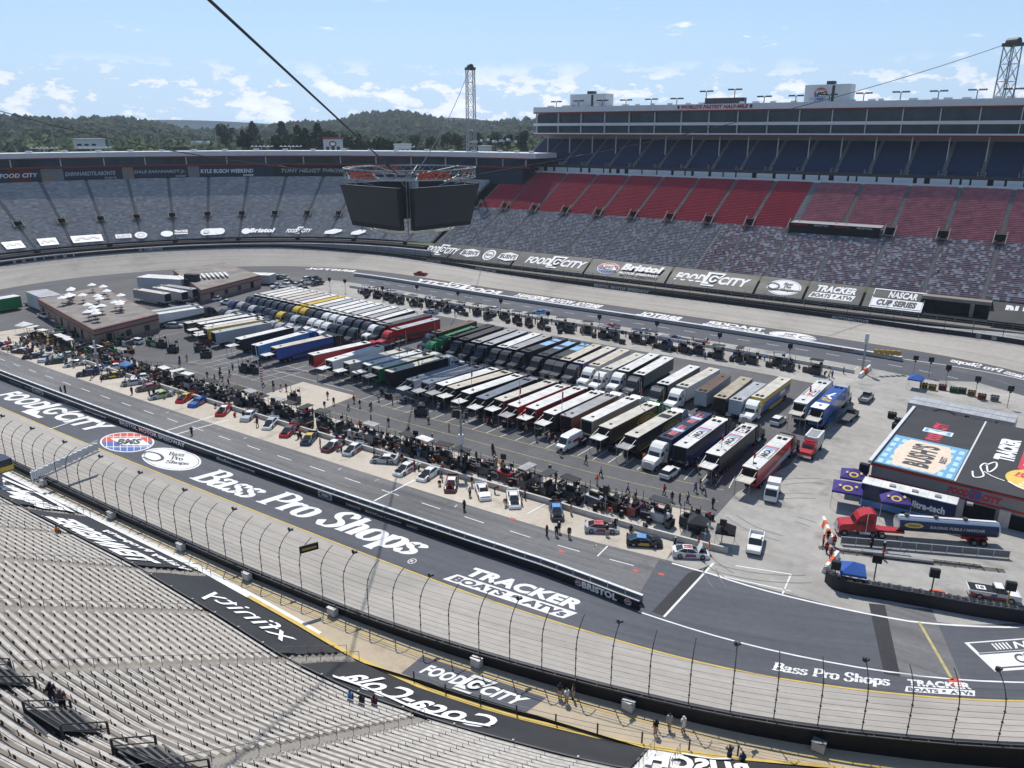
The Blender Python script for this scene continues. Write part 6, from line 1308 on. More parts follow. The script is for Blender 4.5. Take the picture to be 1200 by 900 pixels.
def on_stand(u, v):                             # meet of a line of sight with the near stand
    a, k = stand_at(u, v); q = PE(a, k*TR+.25, 1.7+k*RI); return q[0]+fs.location.x, q[1]+fs.location.y, 1.7+k*RI
for u, v, dg_, po, sh, pa, lb in ((64,826,25,'standing','black','navy','person in black hoodie standing by the stair well in the near stand'),(79,832,15,'standing','brown','black','person in brown camouflage jacket and grey cap beside the black hooded one'),(413,824,0,'sitting','light blue','dark','person in light blue shirt sitting on a near bench'),(424,827,0,'sitting','dark','dark','person in dark shirt sitting between the blue and maroon ones'),(436,830,0,'sitting','maroon','dark','person in maroon shirt sitting on a near bench'),(67,628,0,'sitting','orange','dark','person in orange top sitting at the edge of the black tarp')):
    q = on_stand(u, v); person(q[0], q[1], q[2], rad(dg_), po, sh, pa, lb, hair='grey' if 'cap' in lb else 'hair')
for i, (u, v) in enumerate(((836,306),(846,302),(1101,308),(1003,330),(886,364))): 
    s_, z_ = onm(u, v, 255); p = SM(s_, 256.2, 13.9); person(p[0], p[1], 13.9 if v < 320 else 11.8, rad(145), 'sitting', ('dark','maroon','black','navy','dark')[i], 'dark', 'tiny seated person in %s among the far seats, %s from the left' % (('dark top','maroon top','black top','navy top','dark jacket')[i], ordn((1,2,5,4,3)[i])), 'people scattered in the far stand')
crew = []
rp = random.Random(77)
SHC = ['black','black','dark','navy','red','white','grey','maroon','blue','black','orange','tan','dark']
def addcrew(a, d, pose=None, where=0, face=None):
    p = W(a, d, 0); crew.append((p[0], p[1], rp.uniform(0, 360) if face is None else face, pose or rp.choice(('standing','standing','walking','bending over','standing','crouching')), rp.choice(SHC), rp.choice(('black','black','dark','tan','navy','grey')), where))
for u, v in racers:
    if v < 400: continue
    for k in range(4 if u > 380 else 3):
        a, d = adp(u, v); t = rp.uniform(0, 6.28); r = rp.uniform(1.7, 2.6); addcrew(a+r*1.1*math.cos(t), min(d+r*math.sin(t), -19.6), None, 0)
for k in range(150): addcrew(rp.uniform(40, 204), rp.uniform(-33.5, -27.6), None, 1)
for k in range(46): addcrew(rp.uniform(60, 203), rp.uniform(-44, -35.5), rp.choice(('walking','walking','standing')), 2)
for u, v in ((544,598),(641,628),(655,624),(652,628),(667,630),(72,462),(77,460),(155,462),(366,506)): 
    p = G(u, v, 0); crew.append((p[0], p[1], rp.uniform(0,360), 'standing', 'black', 'black', 3))
for k in range(56): addcrew(rp.uniform(118, 205), rp.uniform(-53, -46), None, 6)
for k in range(60): addcrew(rp.uniform(4, 60), rp.uniform(-34, -20), None, 1)
for k in range(90): addcrew(rp.uniform(424, 590), rp.uniform(-42, -32), None, 4)
for u, v in ((964,640),(968,648),(973,655),(977,640),(1021,642),(1035,648),(1034,655),(970,634)): p = G(u, v, 0); crew.append((p[0], p[1], rp.uniform(0,360), rp.choice(('standing','walking')), rp.choice(('red','black','red')), 'black', 5))
for u, v in ((735,452),(744,455),(860,475),(882,568),(940,470),(838,568),(181,475-10),(225,520-10),(215,440),(240,452),(252,447),(258,470),(268,452),(90,392),(97,391),(178,396),(145,382),(150,384)): p = G(u, v, 0); crew.append((p[0], p[1], rp.uniform(0,360), 'walking', rp.choice(('black','red','dark')), 'black', 6))
WN = ['beside the near race cars','behind the low wall','on the marked asphalt lane','on the pit road','in the far pits','by the red tanker','among the haulers']
crew.sort(key=lambda c: (c[6], c[0]))
seen = {}; far = sorted(crew, key=lambda c: -math.hypot(c[0], c[1]))[:max(0, len(crew)-278)]; fset = set(id(c) for c in far)
for c_ in crew:
    if id(c_) in fset: continue
    x, y, fc, po, sh, pa, wh = c_; seen[wh] = seen.get(wh, 0)+1
    person(x, y, .0, rad(fc), po, sh, pa, 'person %s in %s top, %s trousers, %s from left %s' % (po, sh, pa, ordn(seen[wh]), WN[wh]), 'crew '+WN[wh], hair=rp.choice(('hair','black','white','red')))
bmj = bmesh.new(); jm = []                      # the farthest specks of the crowd, one object
for x, y, fc, po, sh, pa, wh in far:
    idx = []
    for m in (cloth(pa), cloth(sh), SKIN, HAIR, SHOE):
        if m not in jm: jm.append(m)
        idx.append(jm.index(m))
    mm = PM[po].copy(); mm.transform(Matrix.Translation((x, y, 0)) @ Matrix.Rotation(rad(fc), 4, 'Z')); n0 = len(bmj.faces); bmj.from_mesh(mm); bmj.faces.ensure_lookup_table()
    for f in bmj.faces[n0:]: f.material_index = idx[min(4, f.material_index)]
    bpy.data.meshes.remove(mm)
me = bpy.data.meshes.new('crowd'); bmj.to_mesh(me); bmj.free()
for m in jm: me.materials.append(m)
mkobj('crowd', me, None, kind='stuff', label='farthest pit crew members standing about the distant pits as tiny specks', cat='people')
# ================================================================ PIT EQUIPMENT
def pitbox_meshes():
    D = {}
    mb = MB(); mb.box((0,0,.85),(2.7,1.3,1.3)); D['tool_chest'] = mb.mesh('tool_chest', [WPAN])
    mb = MB()
    for i in range(4): mb.box((0,-.66,.42+.28*i),(2.4,.03,.22))
    D['drawers'] = mb.mesh('drawers', [STEEL]); mb = MB()
    for sx in (-1,1):
        for sy in (-1,1): mb.tube((sx*1.25,sy*.58,1.5),(sx*1.25,sy*.58,3.5),.05,0,4)
    mb.tube((-1.25,-.6,2.4),(1.25,-.6,2.4),.04,0,4); mb.tube((-1.25,.6,2.4),(1.25,.6,2.4),.04,0,4); mb.tube((-1.3,.7,0),(-1.3,.7,2.3),.03,0,4); mb.tube((-1.0,.7,0),(-1.0,.7,2.3),.03,0,4)
    for i in range(6): mb.tube((-1.3,.7,.3+i*.35),(-1.0,.7,.3+i*.35),.025,0,4)
    D['frame_posts'] = mb.mesh('frame_posts', [STEEL]); mb = MB(); mb.box((0,0,3.52),(3.0,1.7,.1)); D['canopy'] = mb.mesh('canopy', [WPAN])
    mb = MB(); mb.box((.3,0,1.85),(1.2,.4,.5)); mb.box((-.6,0,1.8),(.5,.5,.5)); mb.box((.9,.5,2.7),(.7,.08,.5)); D['seats'] = mb.mesh('seats', [DARK])
    mb = MB()
    for sx in (-1,1): mb.cyl((sx*.95,0,.2),.2,1.4,'y',0,10)
    D['wheels'] = mb.mesh('wheels', [TYRE]); mb = MB(); mb.box((0,0,.62),(1.6,.8,.95)); D['chest'] = mb.mesh('chest', [WPAN]); mb = MB(); mb.box((0,0,1.13),(1.7,.88,.06)); D['worktop'] = mb.mesh('worktop', [STEEL]); mb = MB()
    for i in range(3): mb.box((0,-.41,.35+.26*i),(1.4,.03,.2))
    for i in range(3): mb.box((-.5+.5*i,.1,1.25),(.3,.25,.2))
    D['drawers_small'] = mb.mesh('drawers', [DARK]); mb = MB()
    for sx in (-1,1): mb.cyl((sx*.6,0,.1),.1,.75,'y',0,8)
    D['castors'] = mb.mesh('castors', [TYRE]); return D
PB_ = pitbox_meshes(); eq = []
def pitbox(x, y, rz, c, top, label, group):
    t = empty('pit_box', (x, y, 0), rz, label, 'pit box', group)
    o = mkobj('tool_chest', PB_['tool_chest'], t); setmat(o, 0, pm(c)); mkobj('drawers', PB_['drawers'], t); mkobj('frame_posts', PB_['frame_posts'], t); mkobj('seats', PB_['seats'], t); mkobj('wheels', PB_['wheels'], t)
    if top: o = mkobj('canopy', PB_['canopy'], t); setmat(o, 0, roofm(top))
def cart(x, y, rz, c, label, group):
    t = empty('tool_cart', (x, y, 0), rz, label, 'tool cart', group); o = mkobj('chest', PB_['chest'], t); setmat(o, 0, pm(c)); mkobj('worktop', PB_['worktop'], t); mkobj('drawers', PB_['drawers_small'], t); mkobj('castors', PB_['castors'], t)
mb = MB()
for i in range(3): mb.cyl((0,0,.16+i*.31),.35,.29,'z',0,14); mb.cyl((0,0,.16+i*.31),.18,.30,'z',1,8)
TS = mb.mesh('tyre_stack', [TYRE, RIM])
mb = MB(); mb.box((0,0,.12),(1.5,.7,.08)); mb.box((-.7,0,.6),(.05,.6,.9)); mb.tube((-.7,.25,1.0),(-1.1,.25,1.1),.03); mb.tube((-.7,-.25,1.0),(-1.1,-.25,1.1),.03); DOL = mb.mesh('hand_cart_frame', [STEEL]); mb = MB(); mb.cyl((.1,.15,.5),.17,.75,'z',0,10); mb.cyl((.5,-.1,.5),.17,.75,'z',0,10); mb.box((-.35,-.1,.4),(.35,.4,.5)); DOLB = mb.mesh('fuel_cans', [WPAN])
def tyres(x, y, label, group): mkobj('tyre_stack', TS, None, (x, y, 0), rp.uniform(0,3), label, 'tyres', group)
def handcart(x, y, rz, c, label, group): t = empty('hand_cart', (x, y, 0), rz, label, 'hand cart', group); mkobj('frame', DOL, t); o = mkobj('fuel_cans', DOLB, t); setmat(o, 0, pm(c))
used = {}
def spot(kind, a, d, c, top=None, where='behind the near low wall'):
    p = W(a, d, 0); eq.append((kind, p[0], p[1], rad(-35)+rp.choice((0, math.pi, math.pi/2, 0))+rp.uniform(-.15,.15), c, top, where))
DK = ['black','black','black','dark','dark','navy','red','grey','black','silver','maroon']
for k in range(38):
    a = 42+k*4.25+rp.uniform(-.5,.5); spot('pit box', a, -29.4+rp.uniform(-.4,.4), rp.choice(DK), rp.choice((None,None,'dark','black',None,'grey','white','black')))
    spot('tool cart', a+2.1, -29+rp.uniform(-1,1), rp.choice(DK)); spot('tool cart', a+rp.uniform(-1,2), -32+rp.uniform(-.6,.6), rp.choice(DK))
    spot('tool cart', a+rp.uniform(0,4), -30.8+rp.uniform(-.5,.5), rp.choice(DK)) if k % 2 else None; spot('tyre stack', a+rp.uniform(1,3), -27.6+rp.uniform(0,.5)*0-rp.uniform(0,.6), 'black'); 
    if k % 2: spot('hand cart', a+rp.uniform(0,3), -32.5+rp.uniform(-.8,.8), rp.choice(('red','red','white','silver')))
    if k % 3: spot('tyre stack', a+rp.uniform(0,4), -33+rp.uniform(-.5,.5), 'black')
for k in range(44): spot(rp.choice(('tool cart','tool cart','pit box','tyre stack')), rp.uniform(0,44), rp.uniform(-45,-33), rp.choice(DK+['white','green','yellow']), None, 'on the asphalt behind the far left cluster')
for k in range(12): spot('pit box', 6+k*3.2, -30+rp.uniform(-1,1), rp.choice(DK+['yellow','green']), rp.choice((None,'dark','white')), 'in the far left cluster'); spot('tool cart', 6+k*3.2+1.5, -33+rp.uniform(-1,1), rp.choice(DK), None, 'in the far left cluster'); spot('tool cart', 6+k*3.2, -27+rp.uniform(-1,1), rp.choice(DK+['white']), None, 'in the far left cluster')
for k in range(32):
    a = 432+k*4.9+rp.uniform(-.8,.8); spot('pit box', a, -37.+rp.uniform(-2.5,.8), rp.choice(('black','black','dark','navy','dark')), rp.choice((None,'black','dark','navy','slate')), 'in the far pits'); spot('tool cart', a+2+rp.uniform(-.6,.6), -39+rp.uniform(-2,3), rp.choice(('black','black','dark')), None, 'in the far pits'); spot('tool cart', a+rp.uniform(0,3), -34+rp.uniform(-2,1), rp.choice(('black','dark','blue')), None, 'in the far pits'); spot('tyre stack', a+rp.uniform(0,4), -33+rp.uniform(-2,2), 'black', None, 'in the far pits')
for k in range(24): a = 118+k*3.4; spot('tool cart', a, -50.5+rp.uniform(-1,1.5), rp.choice(DK), None, 'under the raised hauler gates')
for u, v, c in ((203,413,'black'),(222,455,'black'),(494,487,'black'),(345,475-3,'black'),(297,437,'black'),(287,436,'black'),(235,412,'dark'),(240,404,'red'),(242,419,'black'),(190,407,'black')): p = G(u, v, 0); eq.append(('pit box', p[0], p[1], rp.uniform(0,1)-.6, c, None, 'out on the asphalt'))
eq.sort(key=lambda e: (e[0], e[6], e[1]))
for kind, x, y, rz, c, top, wh in eq:
    n = used[(kind, wh)] = used.get((kind, wh), 0)+1; lab = '%s%s, %s from left %s' % (c+' ' if kind != 'tyre stack' else '', kind+(' with %s canopy' % top if top else ''), ordn(n), wh); g = kind+('s' if kind != 'pit box' else 'es')+' '+wh
    if kind == 'pit box': pitbox(x, y, rz, c, top, lab, g)
    elif kind == 'tool cart': cart(x, y, rz, c, lab, g)
    elif kind == 'tyre stack': tyres(x, y, 'stack of black tyres, %s from the left %s' % (ordn(n), wh), 'tyre stacks '+wh)
    else: handcart(x, y, rz, c, lab, g)
# ================================================================ BUILDINGS, TENTS, TANKER AND THE LOT AT THE RIGHT
def frame2(p0, p1):          # ground frame from two points: origin, unit along, unit across, length
    a, b = np.array(p0[:2], float), np.array(p1[:2], float); d = b-a; L = np.linalg.norm(d); d /= L; return a, d, np.array([-d[1], d[0]]), L
def bld(name, x, y, rz, label, cat='building', group=None): return empty(name, (x, y, 0), rz, label, cat, group)
# -- supermarket branded hall
H_ = 4.9
c0 = G(1022.5, 543, H_); c1 = G(1073, 480, H_); c2 = G(1216, 505, H_)
o_, dx_, dn_, Ld = frame2(c0, c1); Lw = 46.; rz_ = math.atan2(-dn_[1], -dn_[0])
t = bld('hall_building', c0[0], c0[1], rz_, 'large low hall with supermarket, beans and boat adverts painted on its flat black roof')
# local x runs right along the near wall, local y runs back
mb = MB(); mb.box((Lw/2, Ld/2, H_/2), (Lw, Ld, H_)); mb.build('wall', mat('hall_wall', (.30,.27,.25), .8, var=.06, scale=.3), t)
mb = MB(); mb.box((Lw/2, Ld/2, H_+.12), (Lw+.5, Ld+.5, .24)); mb.build('roof', mat('roof_membrane_black', (.045,.047,.052), .8, var=.15, scale=.2), t)
for y_, z_ in ((-.27,H_-.05),(-.05,H_-2.15)): mb = MB(); mb.box((Lw/2, y_, z_), (Lw+.5, .1, .28)); mb.build('red_trim', pm('red'), t)
mb = MB(); mb.box((-.35, Ld/2, H_+.3), (.5, Ld+.6, .5)); mb.box((12.9*float(-((G(1122,559,H_)-c0)[:2]@dn_))/12.9, Ld/2, H_+.27), (.25, Ld, .12)); mb.build('roof_kerb', WPAN, t)
mb = MB(); mb.box((15.,-.08,1.2),(4.,.2,2.3)); mb.box((22.5,-.08,1.1),(9,.2,2.1)); mb.build('shopfront', DARK, t)
for x_ in (13.6, 19.4): mb = MB(); mb.box((x_-1.2,-.3,1.35),(1.4,.6,2.7)); mb.build('pillar', mat('pillar_paint', (.5,.46,.42), .7), t)
mb = MB(); mb.box((-1., -.3, H_-1.0), (1.4, .8, 1.5)); mb.build('loudspeaker', BLK, t)
q_ = G(1122,559,H_)-G(1022.5,543,H_); XK = float(-(q_[:2]@dn_))/12.9; ZR = H_+.25; SKY = mat('advert_blue', (.16,.36,.55), .7, var=.06); SKY2 = mat('advert_pale_blue', (.42,.62,.75), .7); CRM = mat('advert_cream', (.72,.58,.46), .7); DRK = mat('advert_dark', (.07,.07,.08), .7); PRED = mat('advert_red', (.55,.05,.08), .6); AYEL = mat('advert_yellow', (.70,.50,.12), .6)
S = Sign(lambda x, y: np.array([x*XK, y, ZR]), (0,0,1), .006)
hy = Ld*.47
S.rect(.2,.3,12.6,hy,0); S.layf = 0
for i in range(5):
    for j in range(9):
        if j in (0,1,7,8) or i in (0,4) : S.add([S.P(.5+j*1.36, .7+i*(hy-1)/5), S.P(1.3+j*1.36, .7+i*(hy-1)/5), S.P(1.3+j*1.36, .7+(i+.6)*(hy-1)/5), S.P(.5+j*1.36, .7+(i+.6)*(hy-1)/5)], [(0,1,2,3)], 1)
S.lay += 1; cx, cy = 6.4, hy/2+.1
S.poly2([(cx-3.6,.9),(cx+3.2,.9),(cx+3.6,2.2),(cx+4.6,cy),(cx+3.6,hy-2),(cx+3.2,hy-.8),(cx-3.4,hy-.8),(cx-3.8,hy-2),(cx-4.6,cy),(cx-3.8,2.2)], 2)
def rtext(S, t, cx, cy, w, h, mi, bold=.04, up=True): # reads upwards along local y
    V, Q, _ = text2d(t, bold, 0); S.add([S.P(cx+h/2-p[1]*h, cy-w/2+p[0]*w) for p in V], Q, mi); S.lay += 1
rtext(S, "BUSH'S", cx-.2, cy, hy-4.2, 4.4, 3, .05); rtext(S, 'BEST', cx+3.4, cy, 3.0, 1.1, 3); rtext(S, '1908', cx-3.6, cy, 1.6, .8, 3) if 0 else None
rtext(S, 'FOOD', 6.3, hy+2.6, 3.6, 2.6, 4, .08); S.poly2([(3.8,hy+4.5),(8.9,hy+4.5),(8.9,hy+6.6),(3.8,hy+6.6)], 5); S.poly2([(4.1,hy+4.7),(8.6,hy+4.7),(8.6,hy+6.4),(4.1,hy+6.4)], 0); rtext(S, 'K', 6.3, hy+5.5, 1.4, 3.2, 5, .06); rtext(S, 'CITY', 6.3, hy+8.6, 3.4, 2.6, 4, .08)
rtext(S, 'TRACKER', 18.2, Ld*.60, 11., 3.2, 5, .07); S.rect(20.6, Ld*.35, 24.2, Ld*.86, 4); rtext(S, 'BOATS & ATVs', 22.4, Ld*.60, 11.5, 2.4, 5, .05)
S.line([(14.6,5.5),(15.2,3.2),(16.4,4.6),(15.4,8.),(16.,10.),(16.8,6.5),(17.6,9.2),(17.2,11.4),(16.,9.)], .28, 5); S.line([(16.2,6.4),(17.6,5.2),(19.5,4.4)], .22, 5)
S.oval(24.2, 6.9, 4.9, 4.6, 6); S.text('Bass', 20.4,7.2,24.5,9.2,4,ser=True); S.text('Pro', 24.6,6.6,27.6,8.2,4,ser=True); S.text('Shops', 21.5,3.6,28.,6.,5,ser=True); S.line([(20.,4.5),(22,3.2),(25,2.6),(28,3.4)], .4, 5)
S.build('roof_advert', [SKY, SKY2, CRM, DRK, PRED, LWHITE, AYEL], t)
S = Sign(lambda x, y: np.array([x, -.02, y]), (0,-1,0), .012); S.text('FOOD', 10.6, H_-1.75, 13.4, H_-.65, 0, .07, .2); S.rect(13.5, H_-1.85, 14.9, H_-.45, 1); S.text('K', 13.8, H_-1.65, 14.6, H_-.65, 0, .07); S.text('CITY', 15.0, H_-1.75, 17.6, H_-.65, 0, .07, .2); S.build('wall_lettering', [PRED, BLUEP], t)
# -- long trailer behind with forward arrow lettering
def longbox(name, pL, pR, z, dep, label, cat, col, roofc):
    a, b = G(*pL, z), G(*pR, z); o, d, n, L = frame2(a, b); rz = math.atan2(d[1], d[0]); tt = bld(name, a[0], a[1], rz, label, cat)
    mb = MB(); mb.box((L/2, dep/2, z/2+.3), (L, dep, z-.6)); mb.build('body', col, tt); mb = MB(); mb.box((L/2, dep/2, z+.04), (L+.1, dep+.1, .1)); mb.build('roof', roofc, tt); return tt, L
t, L = longbox('exhibit_trailer', (1064,472), (1189,496), 4.3, 5., 'long grey double trailer behind the hall with a black forward sign', 'trailer', mat('trailer_grey', (.36,.34,.33), .6), roofm('silver'))
mb = MB(); mb.box((L/2,2.5,4.36),(L,.25,.12)); mb.build('roof_ridge', GALV, t); S = Sign(lambda x, y: np.array([x, -.0, y]), (0,-1,0), .02); S.text('Forward', 9.6,2.9,15.,4.0,0,.05,.15); S.oval(6.4,2.9,2.2,1.4,0,hole=.9,a0=0,a1=180); S.build('side_lettering', [BLK], t)
for i in range(4):
    for s_ in (0,4.6): mkobj('wheel', WH_T, t, (L-4-i*1.3, s_+.2, .5))
t, L = longbox('parts_trailer', (1010,566), (1121,592), 3.9, 2.6, 'blue fuel technology trailer with white roof along the hall front', 'trailer', pm('navy'), roofm('white'))
t.rotation_euler[2] += 0
S = Sign(lambda x, y: np.array([x, -.0, y]), (0,-1,0), .015); S.rect(0,.4,L,1.4,1); S.text('Ultra-tech', L*.52,2.0,L*.9,3.1,0,.05); S.text('PERFORMANCE FUEL', L*.6,1.6,L*.86,1.8,0,.03) if 0 else None; S.oval(L*.45,3.0,1.2,.45,2); S.build('side_lettering', [LWHITE, pm('light blue'), AYEL], t)
for i in range(3): mkobj('wheel', WH_T, t, (L*.5+i*1.5, .1, .5))
for x_ in (4,7,10,14): mb = MB(); mb.box((x_,1.2,4.05),(.8,.7,.3)); mb.build('roof_vent', GALV, t)
def tent(u, v, z, w, col, label, h=2.6, deg=-20, group=None, emblem=False, dep=None):
    p = G(u, v, z+.4); dep = dep or w; t = empty('canopy_tent', (p[0], p[1], 0), rad(deg), label, 'tent', group); zt = z
    mb = MB(); P = [(-w/2,-dep/2,zt),(w/2,-dep/2,zt),(w/2,dep/2,zt),(-w/2,dep/2,zt)]; mb.add(P+[(0,0,zt+1.0)]+[(q[0],q[1],zt-.3) for q in P], [(0,1,4),(1,2,4),(2,3,4),(3,0,4),(0,5,6,1),(1,6,7,2),(2,7,8,3),(3,8,5,0)]); mb.build('canopy', mat('canopy_'+col, PC[col], .8, var=.1, scale=.6), t)
    for sx in (-1,1):
        for sy in (-1,1): mb = MB(); mb.tube((sx*w*.48,sy*dep*.48,0),(sx*w*.48,sy*dep*.48,zt),.035,0,5); mb.build('leg', WPAN, t)
    if emblem:
        S = Sign(lambda x, y: np.array([(-.5+x)*w*.8, -dep*.47+dep*.4*y, zt+.05+.8*y]), (0,-.3,.9), .05); S.oval(.5,.4,.22,.3,0); S.oval(.5,.4,.13,.15,1); S.oval(.18,.55,.06,.12,0); S.oval(.84,.6,.06,.12,0); S.build('emblem', [AYEL, pm('purple')], t)
    return t
PC['purple'] = (.05,.035,.19)
tent(1001,553,3.0,3.8,'purple','purple canopy with yellow emblem, rear left of three near the tanker',emblem=True,deg=-25); tent(994,568,3.0,4.2,'purple','purple canopy with yellow emblem, front left of three near the tanker',emblem=True,deg=-25); tent(1049,580,3.0,4.0,'purple','purple canopy with yellow emblem in front of the blue trailer',emblem=True,deg=-18)
tent(1000,663,2.4,3.0,'blue','small blue canopy at the left end of the black barrier',deg=-20); tent(1074,441,2.4,3.0,'blue','small blue canopy beside the far pit exit',deg=-35); tent(147,425,2.3,2.4,'light blue','light blue sun canopy in the left crew cluster'); tent(818,607,2.1,2.6,'dark','grey umbrella canopy behind the last stalls'); tent(851,617,2.3,2.6,'black','black canopy over the last crew at the pit end'); tent(28,379,2.4,3.4,'white','white canopy beside the pale ground at the far left')
PC['light blue'] = (.12,.28,.55)
# -- red tanker
p = G(1058,629,0); t = bld('tanker_truck', p[0], p[1], rad(180-9.5), 'red truck towing a polished tank trailer with navy flank, parked by the white railing', 'truck'); t.scale = (.94,.94,.94)
for k, me_, m_ in (('cab', M_CAB, pm('red')), ('windshield', M_CGL, None), ('bumper_and_stacks', M_CHR, None)): o = mkobj(k, me_, t, (-12.6,0,0)); (m_ and setmat(o, 0, m_))
mb = MB(); mb.cyl((-5.6,0,2.35),1.18,13.8,'x',0,24); mb.build('tank', mat('polished_tank', (.62,.63,.66), .22, .85, var=.05), t, smooth=False)
mb = MB()
for s_ in (-1,1):
    for i in range(6): a0, a1 = rad(-58+i*17), rad(-58+(i+1)*17); q = lambda a, x: (x, s_*1.2*math.cos(a), 2.35+1.2*math.sin(a)); mb.quad(q(a0,-12.3),q(a0,1.1),q(a1,1.1),q(a1,-12.3))
mb.build('tank_flank', pm('navy'), t)
S = Sign(lambda x, y: np.array([0-x, 1.24, y]), (0,1,0), .015); S.oval(.8,2.6,1.3,.42,0); S.text('SUNOCO', .0,2.45,1.6,2.75,2,.04,.1); S.text('RACING FUELS / NASCAR', 3.,2.3,10.4,2.75,1,.05,.1); S.build('tank_lettering', [AYEL, LGREY, pm('navy')], t)
mb = MB(); mb.box((-5.6,0,3.56),(13.2,.5,.08)); mb.build('walkway', WPAN, t); mb = MB(); mb.box((2.2,0,1.0),(4.2,1.4,.35)); mb.box((-9.5,0,.9),(3.6,1.2,.4)); mb.build('chassis', pm('red'), t)
for x_ in (-8,-4,0): mb = MB(); mb.cyl((x_,0,3.7),.35,.25); mb.build('hatch', STEEL, t)
for wx in (-10.6,-9.3,3.3,4.6,8.6):
    for s_ in (-.95,.95): mkobj('wheel', WH_T, t, (wx, s_, .5))
# -- ambulance style fire truck and white tilt bed truck
p = G(949,531,0); t = bld('fire_truck', p[0], p[1], rad(-125), 'red and white emergency truck parked on the concrete right of the red hauler', 'truck')
mb = MB(); loft(mb, [(.4,1.15,.6,2.5,.88),(1.6,1.15,.6,2.5,.85),(2.2,1.13,.6,1.6,.9),(3.6,1.05,.6,1.4,.88),(3.7,.9,.7,1.2,.9)]); mb.build('cab', pm('red'), t); mb = MB(); mb.quad((2.24,-.85,1.62),(2.24,.85,1.62),(1.68,.8,2.35),(1.68,-.8,2.35)); mb.build('windshield', WIN, t); mb = MB(); mb.box((-1.9,0,1.95),(4.4,2.3,2.3)); mb.build('box_body', GPAN, t)
mb = MB(); mb.box((-1.9,0,3.12),(3.4,1.4,.06)); mb.build('roof_deck', GALV, t); mb = MB(); mb.box((-1.9,1.0,3.16),(4.4,.32,.16)); mb.box((-1.9,-1.0,3.16),(4.4,.32,.16)); mb.build('roof_edge', WPAN, t); mb = MB(); mb.box((3.8,0,.75),(.35,2.3,.4)); mb.build('bumper', CHROME, t); mb = MB(); mb.box((.9,0,2.6),(.5,1.5,.18)); mb.build('light_bar', pm('red'), t)
for wx in (-2.6,2.7):
    for s_ in (-1,1): mkobj('wheel', WH_T, t, (wx, s_*.95, .5))
p = G(904,584,0); t = bld('service_truck', p[0], p[1], rad(-115), 'small white cab-over truck parked behind the red hauler rear', 'truck')
mb = MB(); loft(mb, [(.2,1.0,.5,2.3,.9),(1.6,1.0,.5,2.35,.88),(2.1,.98,.5,1.3,.92),(2.2,.95,.5,1.0,.92)]); mb.build('cab', pm('white'), t); mb = MB(); mb.quad((2.14,-.85,1.34),(2.14,.85,1.34),(1.7,.8,2.2),(1.7,-.8,2.2)); mb.build('windshield', WIN, t); mb = MB(); mb.box((-2.2,0,1.5),(2.2,1.9,1.5)); mb.build('box_body', pm('white'), t); mb = MB(); mb.box((-1.4,0,.7),(4.4,1.6,.25)); mb.build('chassis', UNDER, t)
for wx in (-2.2,1.1):
    for s_ in (-1,1): mkobj('wheel', WH_P, t, (wx, s_*.85, .42))
# -- railing, barriers, stacked rails
def railing(pts, label):
    P = [G(u, v, 0) for u, v in pts]; t = bld('railing', P[0][0], P[0][1], 0, label, 'railing'); Q = [(p[0]-P[0][0], p[1]-P[0][1]) for p in P]
    mb = MB(); mp = MB(); pa = MB()
    for (x0,y0),(x1,y1) in zip(Q, Q[1:]):
        L = math.hypot(x1-x0, y1-y0); n = max(1, int(L/1.9)); mb.tube((x0,y0,1.2),(x1,y1,1.2),.05); mb.tube((x0,y0,.15),(x1,y1,.15),.04); pa.quad((x0,y0,.2),(x1,y1,.2),(x1,y1,1.15),(x0,y0,1.15))
        for i in range(n+1): f = i/n; mp = MB(); mp.tube((x0+(x1-x0)*f,y0+(y1-y0)*f,0),(x0+(x1-x0)*f,y0+(y1-y0)*f,1.25),.05); mp.build('post', WPAN, t)
    mb.build('rail', WPAN, t); pa.build('mesh_panel', mat('rail_mesh', (.2,.2,.2), .8), t)
railing([(985,638),(1182,655)], 'white railing with mesh panels along the near side of the tanker')
def seg_barrier(pts, label, cols, h=.9, w=.5, n=6):
    P = [G(u, v, 0) for u, v in pts]; t = bld('barrier', P[0][0], P[0][1], 0, label, 'barrier'); a, b = P; 
    for i in range(n):
        p = a+(b-a)*(i/n)-P[0]; q = a+(b-a)*((i+1)/n)-P[0]; rz = math.atan2(q[1]-p[1], q[0]-p[0]); L = math.hypot(q[0]-p[0], q[1]-p[1]); mb = MB(); mb.box(((p[0]+q[0])/2,(p[1]+q[1])/2,h/2),(L*.96,w,h),0,rz,(1,.5)); mb.build('segment', mat('barrier_'+cols[i % len(cols)], PC[cols[i % len(cols)]], .6), t)
PC['orange'] = (.62,.10,.02)
seg_barrier(((964,612),(974,637)), 'orange and white water filled barrier at the nose of the tanker', ['white','orange'], 1.0, .8, 5); seg_barrier(((966,672),(981,652)), 'white and orange barrier behind the left end of the black tyre wall', ['white','orange'], .9, .8, 3); seg_barrier(((1007,443),(1019,432)), 'orange and white barrier at the far pit exit', ['white','orange'], 1., .9, 3); seg_barrier(((1088,698),(1106,701)), 'short orange barrier behind the black tyre wall', ['orange'], .9, .6, 2)
